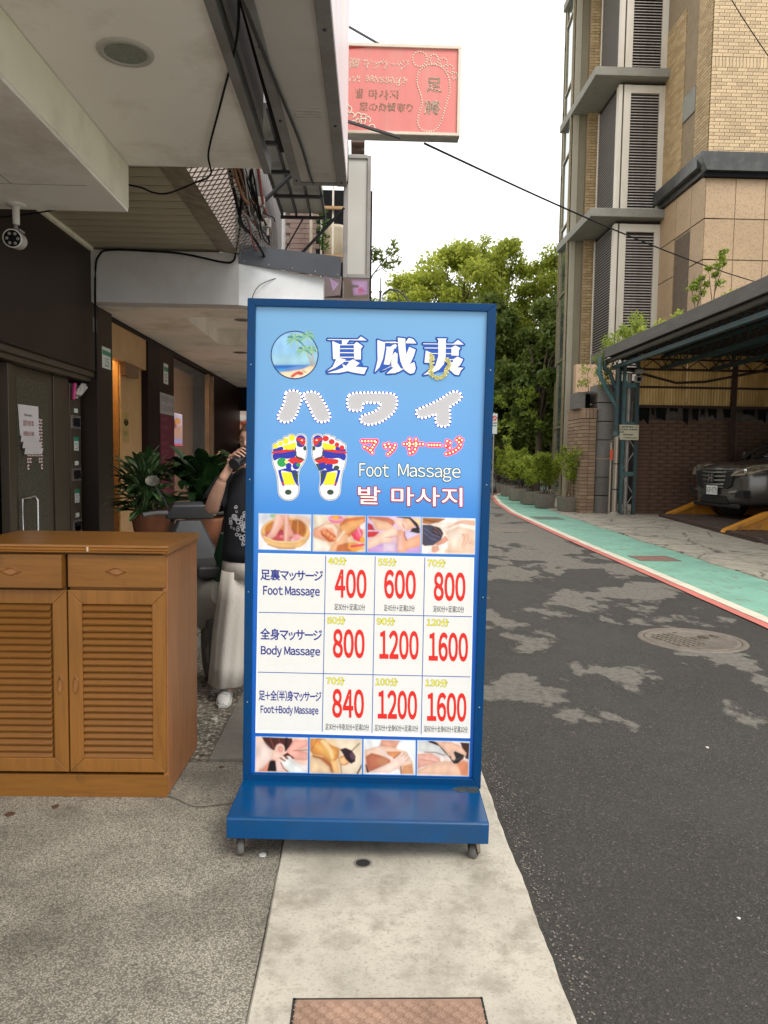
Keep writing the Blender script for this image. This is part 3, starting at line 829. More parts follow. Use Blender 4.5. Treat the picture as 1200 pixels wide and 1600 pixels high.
# -- small red katakana made of lamps
def zm(p): return [(550 + x / 6.316, 670 + y / 6.316) for x, y in p]
MA = [[[(100, 122), (242, 122), (225, 152), (200, 188), (185, 210)], [(122, 178), (150, 192), (180, 212), (200, 235)]],
      [[(322, 158), (332, 182)], [(362, 148), (374, 178)], [(424, 158), (412, 195), (385, 225), (355, 252)]],
      [[(512, 150), (600, 152), (700, 152)], [(568, 105), (566, 150), (565, 200)], [(630, 105), (630, 160), (622, 205), (600, 232), (572, 242)]],
      [[(755, 160), (870, 162)]],
      [[(940, 122), (970, 138)], [(925, 168), (965, 188)], [(930, 248), (970, 240), (1020, 215), (1055, 185), (1072, 158)], [(1032, 112), (1060, 92)], [(1055, 132), (1085, 112)]]]
for chs in MA:
    e, f_, bl = MB(), MB(), MB()
    for s_ in chs:
        q = zm(s_); stroke(e, q, 3.9, 1.0, n=10); stroke(f_, q, 2.3, 1.6, n=10)
        dd = [0]
        for a, b2 in zip(q[:-1], q[1:]): dd.append(dd[-1] + math.hypot(b2[0] - a[0], b2[1] - a[1]))
        n = max(1, round(dd[-1] / 5.2))
        for i in range(n + 1):
            s = dd[-1] * i / n; j = min(np.searchsorted(dd, s, 'right') - 1, len(q) - 2); t = (s - dd[j]) / (dd[j + 1] - dd[j])
            bulbs([(q[j][0] + (q[j + 1][0] - q[j][0]) * t, q[j][1] + (q[j + 1][1] - q[j][1]) * t)], .0037, 2.2, bl)
    e.build('lamp_letter_edge_glow', P_pink, sign, world=False, fix=False); f_.build('lamp_letter_face', P_redglow, sign, world=False, fix=False)
    bl.build('bulbs', P_ledr, sign, world=False, kind='stuff', fix=False)

# -- printed text, boxes given in layout units
def text(s, box, material, k=2, off=.0, outline=None, ooff=.05, gap=.06, space=.3, full=True, pitch=None, skew=None, name='lettering'):
    """box = left, top, right, bottom at the left end; the row follows the print rows through AP"""
    x0, y0, x1, y1 = box; sl = skew if skew is not None else .022
    lay = text_layout(s, x0, -y1, x1, -y0, gap, space, full, pitch)
    T = lambda kk: (lambda p: AP(p[0], -p[2] + (p[0] - x0) * sl, kk))
    if outline is not None:
        mb = MB(); TT = lambda x_, y_, kk: T(kk)((x_, 0, -y_)); wd = ooff * (z_ := lay[0][4]) * .62
        for ch, ox, oz, sx, sz in lay:
            v, f, be_ = glyph(ch)
            for (p_, q_) in be_: stroke(mb, [(ox + v[p_][0] * sx, -(oz + v[p_][1] * sz)), (ox + v[q_][0] * sx, -(oz + v[q_][1] * sz))], wd, k, T=TT, n=5)
        mb.build(name + '_outline', outline, sign, world=False, fix=False)
    mb = MB(); text_into(mb, lay, 0, off, T(k + .8)); return mb.build(name, material, sign, world=False, fix=False)

text('Foot', (561.5, 723.5, 608, 744.5), P_white, off=.0, outline=P_darkgreen, ooff=.05, gap=.05)
text('Massage', (622, 724.5, 719.5, 751.0), P_white, off=.0, outline=P_darkgreen, ooff=.05, gap=.05)
text('발', (560, 760, 594, 787), P_white, off=.01, outline=P_dred, ooff=.10, full=False)
text('마사지', (612, 761, 722, 790), P_white, off=.01, outline=P_dred, ooff=.10, full=False, gap=.08, skew=.012)

# -- reflexology feet
def zf(p): return [(415 + x / 8.889, 670 + y / 8.889) for x, y in p]
footL = [(105, 290), (105, 225), (150, 195), (185, 165), (240, 155), (260, 115), (310, 105), (330, 85), (385, 85), (420, 105), (450, 85), (510, 80), (555, 105), (565, 170), (560, 240), (565, 320), (555, 400), (520, 480), (470, 560), (450, 640), (450, 740), (462, 830), (440, 920), (380, 975), (310, 985), (240, 965), (190, 900), (180, 810), (170, 700), (150, 600), (120, 520), (102, 430), (100, 350)]
mir = lambda p: [(1215 - x, y) for x, y in p]
def foot(pts, art):
    s_ = smooth(zf(pts), True, 4)
    ob = MB(); stroke(ob, s_, 1.5, 1.0, True, n=6); ob.build('foot_outline', P_white, sign, world=False, fix=False)
    flat('foot_shape', [s_], W('eef0f2'), 1.2)
    ob = MB(); stroke(ob, s_, .28, 1.3, True, n=4); ob.build('foot_line', W('50506a', .1), sign, world=False, fix=False)
    for i, (c_, polys) in enumerate(art):
        for p in polys: flat('foot_zone', [p], WC(c_), 1.5 + .12 * i)
WCd = {}
def WC(c_):
    if c_ not in WCd: WCd[c_] = W(c_, EM * (.4 if lin(c_)[0] + lin(c_)[1] + lin(c_)[2] < .3 else 1))
    return WCd[c_]
ell = lambda cx, cy, rx, ry: zf([(cx + rx * math.cos(q), cy + ry * math.sin(q)) for q in [2 * math.pi * j / 18 for j in range(18)]])
S_ = lambda p: smooth(zf(p), True, 3)
Y_, B_, R_, G_, DG = 'f2e41a', '1a26a8', 'd8201c', '12a04a', '2c4632'
artL = [(R_, [S_([(110, 310), (260, 290), (400, 285), (400, 330), (110, 345)]), S_([(310, 430), (430, 385), (530, 420), (490, 475), (380, 490), (320, 450)])]),
        (B_, [S_([(110, 345), (240, 335), (400, 305), (430, 340), (400, 395), (300, 415), (200, 405), (120, 440)]), S_([(110, 285), (170, 262), (235, 250), (235, 295), (115, 310)])]),
        (Y_, [S_([(245, 235), (330, 215), (410, 190), (420, 250), (385, 285), (310, 290), (250, 270)]), ell(365, 128, 44, 42), ell(282, 170, 40, 42), ell(208, 205, 34, 34), ell(140, 242, 34, 34)]),
        (DG, [S_([(410, 270), (425, 265), (420, 330), (450, 390), (530, 420), (520, 435), (440, 410), (410, 350)]), ell(315, 880, 46, 36), ell(545, 270, 22, 32), S_([(360, 590), (440, 590), (445, 770), (400, 720)])]),
        (B_, [ell(488, 150, 66, 62), ell(490, 215, 56, 40)]), (R_, [S_([(430, 130), (480, 120), (550, 150), (545, 215), (500, 225), (470, 175), (430, 160)])]), ('f8d8b0', [ell(505, 158, 17, 12)]), ('2e4a5a', [ell(458, 205, 26, 28)]),
        (G_, [ell(228, 465, 66, 62)]), (B_, [ell(322, 515, 40, 42), ell(425, 515, 50, 48), S_([(340, 540), (370, 580), (450, 590), (445, 610), (360, 605), (250, 580), (215, 600), (260, 775), (230, 775), (180, 600), (200, 570)]), S_([(360, 600), (385, 610), (455, 780), (440, 780), (410, 740)])]),
        (G_, [ell(455, 500, 32, 24)]), ('f6f080', [ell(290, 458, 26, 26)]), (Y_, [zf([(225, 605), (360, 605), (415, 775), (262, 775)])]), (R_, [zf([(225, 740), (245, 740), (262, 775), (235, 775)])])]
artR0 = []
for c_, polys in artL: artR0.append((c_, [[(2 * 415 + 1215 / 8.889 - x, y) for x, y in p] for p in polys]))
artR = []
for i, (c_, polys) in enumerate(artR0):
    if i == 2: artR.append((Y_, [polys[0]])); artR.append((R_, [ell(1215 - 365 - 15, 135, 44, 38), ell(1215 - 282 - 15, 180, 40, 36), ell(1215 - 208 - 15, 222, 32, 34), ell(1215 - 140 - 15, 262, 34, 34)]))
    elif c_ == G_: artR.append(('2e4a4a' if i == 8 else DG, [S_([(700, 490), (790, 480), (830, 520), (810, 560), (750, 585), (720, 530)])] if i == 8 else [ell(985, 540, 38, 30)]))
    elif c_ == 'f6f080': pass
    else: artR.append((c_, polys))
artR.append((B_, [ell(868, 530, 40, 46)])); artR.append((R_, [S_([(830, 420), (990, 425), (1010, 460), (980, 485), (850, 485)])]))
foot(footL, artL); foot([(1215 - x, y) for x, y in footL], artR)

# -- price table
def cellq(pts): return [AP(x, y, 1) for x, y in pts]
rows_l = [(404, 864), (403, 957), (402, 1050), (399.5, 1146)]
rows_r = [(741.5, 871), (740, 964), (738, 1057), (735, 1154)]
flat('table_ground', [[(403.5, 864), (741, 871), (734.5, 1153.5), (399, 1145)]], P_white, 1)
flat('table_field', [[(405.5, 866.5), (739.5, 873), (733, 1147), (401.5, 1140)]], W('e6e7e4', EM * .8), 1.6)
ob = MB()
for a_, b_ in (((404.5, 956.5), (737, 963.5)), ((403, 1050), (734.5, 1057.5)), ((509, 868), (503.5, 1143)), ((586.3, 869.5), (581.3, 1145)), ((663.8, 871), (658, 1147))): stroke(ob, [a_, b_], .55, 2.4)
ob.build('table_lines', P_gline, sign, world=False, fix=False)
rows = [('足裏マッサージ', 'Foot Massage', (407.5, 889, 504.5, 906), (411.5, 915.5, 499.5, 933), ['40分', '55分', '70分'], ['400', '600', '800'], ['足30分+足湯10分', '足45分+足湯10分', '足60分+足湯10分'], 0),
        ('全身マッサージ', 'Body Massage', (407, 981.5, 503, 999), (408, 1008.5, 500, 1026), ['60分', '90分', '120分'], ['800', '1200', '1600'], None, 1),
        ('足+全(半)身マッサージ', 'Foot+Body Massage', (404.5, 1078, 502, 1094), (407.5, 1101.5, 497.5, 1117), ['70分', '100分', '130分'], ['840', '1200', '1600'], ['足30分+半身30分+足湯10分', '足30分+全身60分+足湯10分', '足60分+全身60分+足湯10分'], 2)]
P_tiny = W('30322c', .08)
cx0 = [[513, 591, 668], [511.5, 589, 667], [510, 587, 665]]
for jp, en, bj, be_, mins, price, note, ri in rows:
    text(jp, bj, P_navy, off=.018, gap=.05); text(en, be_, P_navy, off=.022, gap=.07, space=.25)
    for ci in range(3):
        x = cx0[ri][ci]; y = [869.8, 962.5, 1057][ri] + ci * 1.6
        w_ = 28 if len(mins[ci]) == 3 else 34
        text(mins[ci], (x, y + .6, x + w_, y + 12.5), P_yellow, off=.012, outline=W('6e6a10', .12), ooff=.07, gap=.10, name='minutes')
        pr = price[ci]; cx = [[548, 625, 702.5], [545, 623.5, 700.5], [544, 621, 698]][ri][ci]; w_ = 24 if len(pr) == 3 else 30
        yb = [[932.5, 933.5, 937], [1026, 1028, 1031], [1119.5, 1121.5, 1125]][ri][ci]
        text(pr, (cx - w_, yb - 42, cx + w_, yb), P_red, off=.03, gap=.10, name='price')
        if note:
            wn = 48 if ri == 0 else 68; xn = [[522.5, 600, 677], [0] * 3, [508.5, 585.5, 662.5]][ri][ci]; yn = [943, 0, 1130][ri] + ci * 1.6
            text(note[ci], (xn, yn, xn + wn, yn + 10), P_tiny, off=.004, gap=.05, name='note')
# -- the eight small photographs
def picture(cr, sc_, corners, bgc, ops, box, lab):
    C = paint(*box, 112, 78, bgc, ops)
    flat('picture_margin', [[(corners[0][0] - .8, corners[0][1] - .8), (corners[1][0] + .8, corners[1][1] - .8), (corners[2][0] + .8, corners[2][1] + .8), (corners[3][0] - .8, corners[3][1] + .8)]], P_lblue, 1)
    o = colour_grid('picture', C, 112, 78, [AP(x, y, 2) for x, y in corners], PM, sign); o['label'] = lab
S1, S2, S3, S4 = 'f0c8a8', 'e0a080', 'c87850', 'f8e0cc'
picture(0, 0, [(404.5, 802.5), (486, 804.5), (485.5, 860.5), (404.5, 858)], 'e8e4e8', [
    ('p', 'd8dce8', [(0, 0), (600, 0), (600, 120), (0, 120)], 120), ('e', 'f2cdb8', (470, 90, 160, 60, 10), 60), ('e', '9abf90', (190, 35, 40, 25, 0), 20),
    ('e', 'c8823c', (318, 215, 265, 165, 0), 10), ('e', 'e8b878', (318, 200, 258, 150, 0), 8), ('e', 'c07428', (318, 190, 225, 122, 0), 12), ('e', 'a85c1c', (450, 150, 90, 80, 20), 40), ('l', 'd89850', ([(380, 80), (370, 200)], 14), 10), ('l', 'd89850', ([(450, 80), (450, 220)], 12), 10),
    ('e', 'c04850', (270, 245, 180, 60, 0), 25), ('e', 'e898a0', (440, 260, 50, 35, 0), 10), ('e', 'f0b8b8', (400, 290, 30, 18, 0), 8), ('e', 'a83040', (265, 215, 35, 35, 0), 12), ('e', 'e07880', (275, 255, 22, 18, 0), 8), ('e', 'f4c8b0', (490, 262, 16, 14, 0), 6),
    ('p', 'e0a898', [(205, 20), (300, 20), (295, 120), (250, 190), (215, 250), (165, 285), (120, 280), (115, 255), (150, 210), (190, 130)], 14), ('p', 'f0c8b8', [(215, 20), (270, 20), (240, 130), (190, 210), (150, 250), (180, 160)], 22),
    ('p', 'd89888', [(300, 20), (350, 20), (365, 130), (400, 210), (415, 250), (365, 260), (355, 330), (300, 325), (298, 200)], 12), ('p', 'ecc0b0', [(310, 20), (340, 20), (345, 140), (330, 300), (312, 300)], 16),
    ('p', 'e6b878', [(60, 240), (110, 290), (220, 320), (420, 320), (530, 280), (570, 230), (545, 310), (480, 365), (330, 390), (180, 370), (95, 320)], 10), ('l', 'f4d8a0', ([(90, 265), (200, 312), (420, 314), (540, 262)], 14), 8), ('l', 'b87830', ([(120, 345), (250, 385), (420, 380)], 10), 10)],
    (30, 15, 592, 400), 'feet soaking in a round wooden tub with petals')
picture(0, 0, [(489.5, 804.5), (571, 806.5), (570.5, 862.5), (489, 861)], 'd8b898', [
    ('p', 'ece4d0', [(610, 0), (820, 0), (700, 150), (610, 200)], 60), ('e', 'f0d8e0', (860, 60, 110, 55, 0), 20), ('e', 'e87898', (860, 70, 80, 45, 0), 14), ('l', 'f4a8b8', ([(780, 60), (860, 80), (950, 70)], 22), 10), ('e', 'f2b030', (858, 50, 34, 26, 0), 12),
    ('p', 'd07038', [(960, 60), (1180, 30), (1180, 140), (1080, 200), (1000, 260), (900, 200), (900, 120)], 20), ('p', 'e8a868', [(900, 150), (1000, 90), (1180, 60), (1150, 110), (1000, 220), (930, 240)], 24),
    ('p', 'f4e8dc', [(610, 270), (760, 320), (840, 420), (610, 420)], 20), ('p', S2, [(610, 180), (720, 130), (820, 110), (880, 150), (900, 220), (860, 290), (800, 320), (700, 290), (610, 260)], 14), ('p', 'f6dcc4', [(630, 200), (740, 130), (830, 120), (880, 180), (870, 260), (820, 170), (720, 160)], 16),
    ('p', 'c86030', [(690, 200), (760, 180), (860, 250), (850, 310), (790, 320), (700, 240)], 10), ('e', 'e89868', (735, 210, 24, 26, 0), 8), ('e', 'e89868', (775, 232, 22, 24, 0), 8), ('e', 'e89868', (812, 260, 20, 22, 0), 8), ('e', 'e89868', (845, 282, 18, 18, 0), 8), ('l', 'a04420', ([(705, 230), (780, 300)], 8), 6),
    ('p', 'e8b088', [(860, 300), (930, 190), (960, 180), (970, 230), (990, 230), (980, 330), (1040, 420), (780, 420), (820, 350)], 14), ('l', 'f8dcc0', ([(880, 300), (950, 200)], 22), 12), ('p', 'c06a38', [(880, 350), (980, 320), (1100, 330), (1080, 420), (860, 420)], 30), ('p', 'e8a040', [(1000, 320), (1100, 320), (1160, 380), (1060, 420), (990, 380)], 20),
    ('p', 'f4e0e0', [(1120, 130), (1180, 90), (1180, 160), (1120, 200)], 14), ('e', 'e05070', (1100, 230, 50, 70, 30), 10), ('l', 'e83858', ([(1040, 230), (1100, 290), (1160, 300)], 30), 10), ('l', 'f090a8', ([(1100, 160), (1130, 240)], 24), 10), ('l', 'e04060', ([(1030, 360), (1160, 340)], 26), 10), ('e', 'f0a828', (1150, 285, 26, 30, 0), 10)],
    (612, 30, 1180, 418), 'hands massaging a foot among pink flowers')
picture(0, 0, [(574.5, 806.5), (657.5, 808), (657, 864), (574, 862.5)], 'd8b8d8', [
    ('p', 'c8a0d8', [(30, 330), (600, 330), (600, 440), (30, 440)], 30), ('p', 'e8d0e8', [(200, 330), (330, 330), (330, 420), (200, 420)], 30),
    ('p', 'c07058', [(30, 40), (250, 50), (330, 90), (300, 140), (180, 120), (60, 80)], 12), ('p', 'e8b898', [(60, 60), (240, 100), (300, 140), (280, 190), (120, 190), (100, 130)], 14), ('p', 'b82838', [(30, 110), (80, 130), (110, 190), (30, 190)], 12), ('p', 'd02828', [(30, 205), (160, 205), (110, 260), (30, 270)], 10),
    ('p', 'e8b898', [(400, 50), (500, 60), (560, 120), (500, 160), (450, 190), (400, 130)], 14), ('p', 'f0d0a0', [(510, 50), (590, 60), (590, 140), (560, 130)], 10), ('p', '181818', [(500, 160), (560, 150), (590, 200), (570, 220), (480, 200)], 10), ('p', '201818', [(330, 38), (480, 40), (560, 110), (590, 180), (560, 170), (470, 60), (340, 48)], 6),
    ('p', 'd8c8e8', [(430, 190), (580, 220), (560, 240), (450, 290)], 14), ('p', 'f0c8b8', [(300, 70), (360, 60), (440, 100), (460, 150), (410, 200), (350, 150)], 12), ('l', 'd08080', ([(400, 120), (420, 160)], 12), 8),
    ('p', 'e8a888', [(340, 180), (410, 190), (440, 290), (590, 220), (590, 350), (460, 390), (420, 430), (350, 420), (340, 300)], 12), ('l', 'a05848', ([(425, 200), (420, 240), (445, 290)], 12), 8), ('p', 'f4ccb8', [(30, 300), (170, 220), (300, 150), (350, 170), (350, 230), (280, 270), (340, 280), (280, 320), (180, 330), (80, 380), (30, 395)], 12), ('l', 'd89078', ([(220, 270), (340, 250)], 8), 8), ('p', 'f4c0b0', [(350, 230), (400, 230), (410, 400), (350, 400)], 18)],
    (32, 40, 592, 428), 'hands pressing the sole of a foot over a lilac towel')
picture(0, 0, [(659.5, 808.5), (742.5, 810.5), (741.5, 866), (659, 864.5)], 'f4e6dc', [
    ('p', 'a86838', [(615, 55), (880, 60), (780, 110), (700, 125), (615, 120)], 14), ('l', '70401c', ([(640, 80), (760, 100)], 12), 14), ('p', 'f8f4f0', [(860, 60), (1000, 55), (1000, 100), (860, 120)], 20),
    ('p', 'e8b8a0', [(900, 120), (1060, 70), (1180, 75), (1180, 130), (1020, 110), (880, 170)], 14), ('p', 'f8e0d4', [(740, 110), (880, 100), (960, 110), (870, 165), (860, 200), (760, 150)], 12),
    ('p', 'f0cdb4', [(860, 200), (1000, 140), (1180, 180), (1180, 430), (850, 430), (900, 300)], 30), ('p', 'f8e4d4', [(900, 200), (1050, 170), (1060, 260), (960, 380), (900, 320)], 50),
    ('p', 'e8bca4', [(1040, 220), (1110, 210), (1120, 270), (1180, 290), (1180, 340), (1100, 320), (1080, 390), (1030, 370), (1060, 300)], 12), ('l', 'c89078', ([(1040, 220), (1080, 250), (1040, 340)], 6), 8), ('l', 'f6dccc', ([(1130, 270), (1080, 380)], 16), 10),
    ('p', '3c3a50', [(615, 130), (700, 130), (800, 160), (845, 220), (820, 290), (740, 350), (640, 360), (615, 340)], 10), ('e', '2a2230', (775, 205, 62, 50, 30), 10), ('l', '7078a0', ([(640, 170), (720, 230), (800, 260)], 7), 8), ('l', '7078a0', ([(630, 210), (700, 270), (780, 300)], 6), 8), ('l', '806068', ([(740, 160), (800, 200), (820, 240)], 8), 8), ('l', '806068', ([(730, 190), (790, 230)], 8), 8),
    ('p', 'd89880', [(820, 290), (860, 240), (900, 290), (850, 330), (790, 350), (740, 340)], 10), ('e', 'f4f0ee', (855, 360, 45, 32, 0), 8), ('p', 'f4f0ee', [(615, 370), (720, 390), (700, 430), (615, 430)], 14), ('p', 'e0a48c', [(720, 360), (790, 350), (800, 400), (760, 430), (720, 420)], 12)],
    (612, 55, 1182, 438), 'back massage of a reclining figure with dark hair')
picture(0, 0, [(400, 1151), (481, 1153), (480.5, 1207), (399, 1205.5)], 'e8c4b0', [
    ('p', '48201c', [(90, 38), (420, 45), (430, 100), (350, 190), (280, 130), (220, 180), (150, 150)], 10), ('l', '8a4838', ([(180, 40), (230, 170)], 12), 8), ('l', '8a4838', ([(270, 50), (300, 120)], 8), 10), ('l', '241010', ([(360, 50), (350, 170)], 30), 14),
    ('p', 'd88c70', [(130, 300), (210, 270), (240, 290), (160, 410), (60, 410)], 20), ('p', '181010', [(180, 290), (245, 290), (260, 410), (155, 410)], 8), ('p', 'f4dcd0', [(30, 80), (120, 100), (200, 180), (210, 260), (100, 380), (30, 400)], 40),
    ('e', 'f0c4b4', (290, 165, 52, 60, 0), 8), ('e', 'e0a090', (295, 165, 30, 36, 0), 8), ('p', 'f0c8b8', [(220, 180), (300, 200), (320, 260), (260, 280), (190, 270)], 12),
    ('p', 'e8a898', [(360, 190), (440, 60), (590, 60), (590, 130), (470, 170), (590, 190), (590, 280), (460, 280), (380, 230)], 10), ('l', 'b06858', ([(430, 180), (590, 165)], 10), 6), ('p', '58201c', [(320, 230), (370, 200), (450, 260), (380, 290)], 10),
    ('p', 'e8ece8', [(310, 300), (380, 270), (450, 290), (590, 400), (590, 420), (400, 420), (330, 340)], 10), ('p', 'f0e8e4', [(360, 240), (400, 240), (480, 330), (590, 330), (590, 420), (440, 330)], 12), ('l', '706060', ([(295, 262), (345, 292)], 16), 6), ('p', 'f0ccc0', [(245, 280), (300, 300), (330, 420), (260, 420)], 14), ('l', '602828', ([(300, 310), (330, 370), (385, 415)], 9), 6)],
    (28, 38, 590, 415), 'ear treatment seen close up')
picture(0, 0, [(484.5, 1153), (565.5, 1155), (565, 1209), (484, 1207.5)], 'e8cba0', [
    ('p', 'f0dcc0', [(860, 55), (1165, 60), (1165, 430), (950, 430)], 60), ('p', 'd89048', [(612, 60), (760, 55), (830, 120), (930, 160), (920, 260), (850, 330), (750, 250), (640, 230), (612, 180)], 16), ('p', 'e8b060', [(640, 120), (800, 130), (900, 200), (850, 300), (740, 220)], 30),
    ('p', 'b86a34', [(640, 235), (760, 260), (840, 320), (870, 420), (780, 430), (640, 430), (620, 300)], 20), ('p', 'e8c8a0', [(612, 250), (720, 280), (820, 360), (840, 430), (612, 430)], 24), ('p', 'f4cc90', [(740, 60), (800, 90), (850, 180), (870, 260), (850, 290), (810, 200), (720, 90)], 10), ('l', 'f8d8a8', ([(860, 60), (885, 130)], 18), 10),
    ('p', 'f0be80', [(830, 300), (900, 290), (920, 360), (930, 430), (870, 430)], 14), ('e', 'd89058', (975, 290, 60, 55, 0), 12), ('p', 'f0c088', [(920, 270), (980, 250), (1020, 310), (970, 335), (930, 320)], 10), ('p', '2a1820', [(930, 170), (990, 150), (1060, 180), (1100, 240), (1095, 300), (1050, 325), (990, 270), (960, 210)], 8), ('e', '6a4858', (1065, 240, 26, 40, -20), 18),
    ('l', '5a2c18', ([(1140, 100), (1060, 180)], 10), 10), ('l', '301c10', ([(1170, 330), (1120, 430)], 16), 6), ('l', 'a86838', ([(940, 330), (950, 430)], 10), 10), ('l', 'b87038', ([(620, 200), (690, 60)], 8), 8), ('l', 'c88048', ([(760, 260), (840, 330), (860, 430)], 8), 8)],
    (612, 55, 1165, 432), 'shoulder massage on a lounger in warm light')
picture(0, 0, [(568.5, 1155), (649, 1157), (648.5, 1210.5), (568, 1209)], 'e6e8e8', [
    ('p', 'dca088', [(235, 60), (430, 70), (390, 150), (330, 170), (215, 130)], 14), ('p', 'eec8b0', [(60, 180), (215, 130), (380, 150), (500, 190), (560, 290), (575, 430), (440, 430), (420, 380), (60, 430)], 12),
    ('p', 'b86c50', [(70, 250), (130, 210), (220, 230), (330, 280), (330, 310), (200, 390), (110, 420), (80, 350)], 16), ('e', 'd08c64', (250, 300, 60, 50, 0), 40), ('p', 'd8905c', [(290, 190), (430, 185), (440, 230), (360, 270), (300, 230)], 12), ('l', 'f4dcd0', ([(200, 160), (300, 240), (345, 265)], 34), 12),
    ('p', 'f0cfc0', [(100, 420), (330, 310), (440, 200), (520, 220), (530, 280), (440, 350), (330, 420)], 12), ('l', 'c89070', ([(440, 245), (480, 200)], 6), 6), ('l', 'c89070', ([(475, 255), (510, 215)], 6), 6), ('l', 'c89070', ([(490, 290), (530, 250)], 6), 6), ('l', '8a5038', ([(360, 265), (440, 195)], 8), 8), ('l', '7a4028', ([(440, 350), (445, 430)], 12), 12), ('p', '382830', [(65, 330), (80, 340), (110, 420), (85, 425)], 8), ('p', 'e0a070', [(460, 340), (560, 320), (575, 430), (450, 430)], 30)],
    (50, 65, 590, 438), 'arm laid across a bare shoulder')
picture(0, 0, [(652.5, 1157), (733.5, 1159), (732, 1212.5), (651.5, 1211)], 'ecdcd4', [
    ('p', 'd8dad8', [(615, 75), (760, 80), (940, 200), (900, 250), (615, 190)], 30), ('p', '40261e', [(1060, 85), (1160, 90), (1155, 290), (1120, 260)], 10), ('p', 'e0e4e2', [(1100, 250), (1155, 270), (1155, 310)], 10), ('l', 'a07060', ([(690, 200), (800, 200), (900, 228)], 10), 8),
    ('p', 'e4aa98', [(615, 220), (760, 210), (850, 260), (860, 300), (780, 330), (660, 360), (615, 390)], 12), ('l', 'f4c8bc', ([(640, 250), (830, 290)], 12), 10), ('l', 'c88878', ([(640, 280), (800, 300)], 6), 8), ('p', 'ecc0a4', [(615, 400), (720, 340), (900, 290), (1100, 300), (1155, 350), (1155, 448), (615, 440)], 24), ('p', 'e0906c', [(1030, 320), (1100, 270), (1155, 300), (1155, 448), (1080, 440)], 40),
    ('l', '2c1c18', ([(740, 80), (850, 120), (910, 190), (960, 240)], 30), 8), ('p', 'e4b8a0', [(800, 80), (960, 80), (1060, 120), (1130, 200), (1120, 240), (1020, 180), (990, 190), (1020, 270), (980, 285), (900, 180)], 10), ('p', '2a2624', [(945, 245), (1010, 180), (1110, 225), (1100, 260), (1040, 315), (1000, 320)], 8), ('l', '5a504c', ([(970, 290), (1090, 250)], 8), 8), ('p', 'e8c0aa', [(950, 200), (990, 190), (1018, 260), (1000, 285), (975, 270)], 8)],
    (612, 78, 1158, 450), 'hot stone held against skin')

d = MB(); pts = [(.36, -.05), (.40, -.028), (.47, -.03), (.468, -.075), (.44, -.09), (.42, -.07), (.39, -.085)]
d.prism(pts, .1738, .1748, 'XY'); d.build('peeled_patch', mat('old_primer', (.03, .045, .05), .6, .4, 30), sign, world=False)
# ---------------------------------------------------------------- left side: canopy, arcade, shop front
M['soffit'] = mat('soffit_plaster', (.86, .81, .77), .8, .03, 1.2, .08, 25, dirt=(.50, .44, .37), dscale=1.6, damt=.6)
M['soffit_g'] = mat('soffit_plaster_old', (.80, .77, .64), .8, .06, 1.5, .08, 25, dirt=(.42, .40, .30), dscale=1.3, damt=.45)
M['white_wall'] = mat('white_render', (.56, .55, .56), .75, .06, 1.4, .06, 30, dirt=(.33, .30, .26), dscale=2.2, damt=.35)
M['grey_metal'] = mat('grey_metal', (.20, .20, .20), .5, .12, 6, .05, 50, metal=.2, dirt=(.12, .10, .08), dscale=4)
M['alu'] = mat('aluminium', (.34, .325, .31), .45, .1, 5, .04, 60, metal=.35, dirt=(.18, .15, .12), dscale=3)
M['box_sheet'] = mat('sheet_metal_grey', (.50, .475, .46), .5, .07, 1.8, .05, 20, metal=.1, dirt=(.20, .18, .16), dscale=1.2, damt=.4)
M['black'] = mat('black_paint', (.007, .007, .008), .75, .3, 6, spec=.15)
M['dark_steel'] = mat('dark_steel', (.025, .025, .03), .55, .3, 8, .1, 60)
M['dark_stone'] = mat('dark_granite', (.026, .017, .013), .4, .35, 160, .0, spec=.25, dirt=(.012, .009, .007), dscale=1.0, damt=.5)
M['dark_wood'] = mat('dark_reddish_panel', (.012, .004, .004), .5, .3, 5, spec=.2)
M['stainless'] = mat('stainless', (.13, .108, .080), .38, .15, 3, .03, 60, metal=.65, stretch=(1, 1, .15), dirt=(.10, .08, .06), dscale=3)
M['plank'] = mat('soffit_plank', (.40, .35, .26), .7, .15, 3, .05, 40, stretch=(.3, 3, 1), dirt=(.16, .13, .09), dscale=2)
M['tan'] = mat('tan_laminate', (.46, .28, .13), .4, .08, 3, dirt=(.32, .18, .08), dscale=2)
M['warm_room'] = mat('warm_plaster', (.55, .30, .10), .6, .12, 2)
M['brown'] = mat('brown_panel', (.03, .012, .008), .5, .3, 4, spec=.2)

# near building: canopy soffit
t = thing('canopy', 'pale plaster canopy soffit with a deep step hanging over the pavement', 'canopy', (-1.5, 2, 3.1))
d = MB(); d.box(-1.519, 1.0, 3.335, -.660, 5.1, 3.62); d.build('upper_soffit', M['soffit'], t, bevel=.004)
d = MB(); d.box(-6, 1.0, 3.045, -1.522, 5.1, 3.62); d.build('lower_soffit', M['soffit'], t, bevel=.004)
d = MB(); d.box(-1.5225, 1.0, 3.065, -1.518, 5.097, 3.334); d.build('fascia_step', M['soffit_g'], t)
d = MB()
d.box(-2.9, 4.62, 3.0435, -1.62, 4.625, 3.0455); d.box(-2.05, 1.5, 3.0435, -2.045, 4.62, 3.0455); d.box(-6, 3.95, 3.0435, -2.05, 3.953, 3.0455)
d.build('panel_joint', mat('joint_line', (.30, .27, .26), .8), t, kind='stuff')
d = MB(); d.box(-.6595, 1.0, 3.31, -.612, 5.12, 3.40); d.build('edge_trim', M['grey_metal'], t, bevel=.003)
d = MB(); d.box(-.6115, 1.0, 3.64, -.43, 5.62, 3.86); d.build('dark_beam', M['black'], t)
d = MB(); d.box(-6, 1.0, 3.621, -.66, 5.1, 9.0); d.build('upper_wall', M['white_wall'], t)
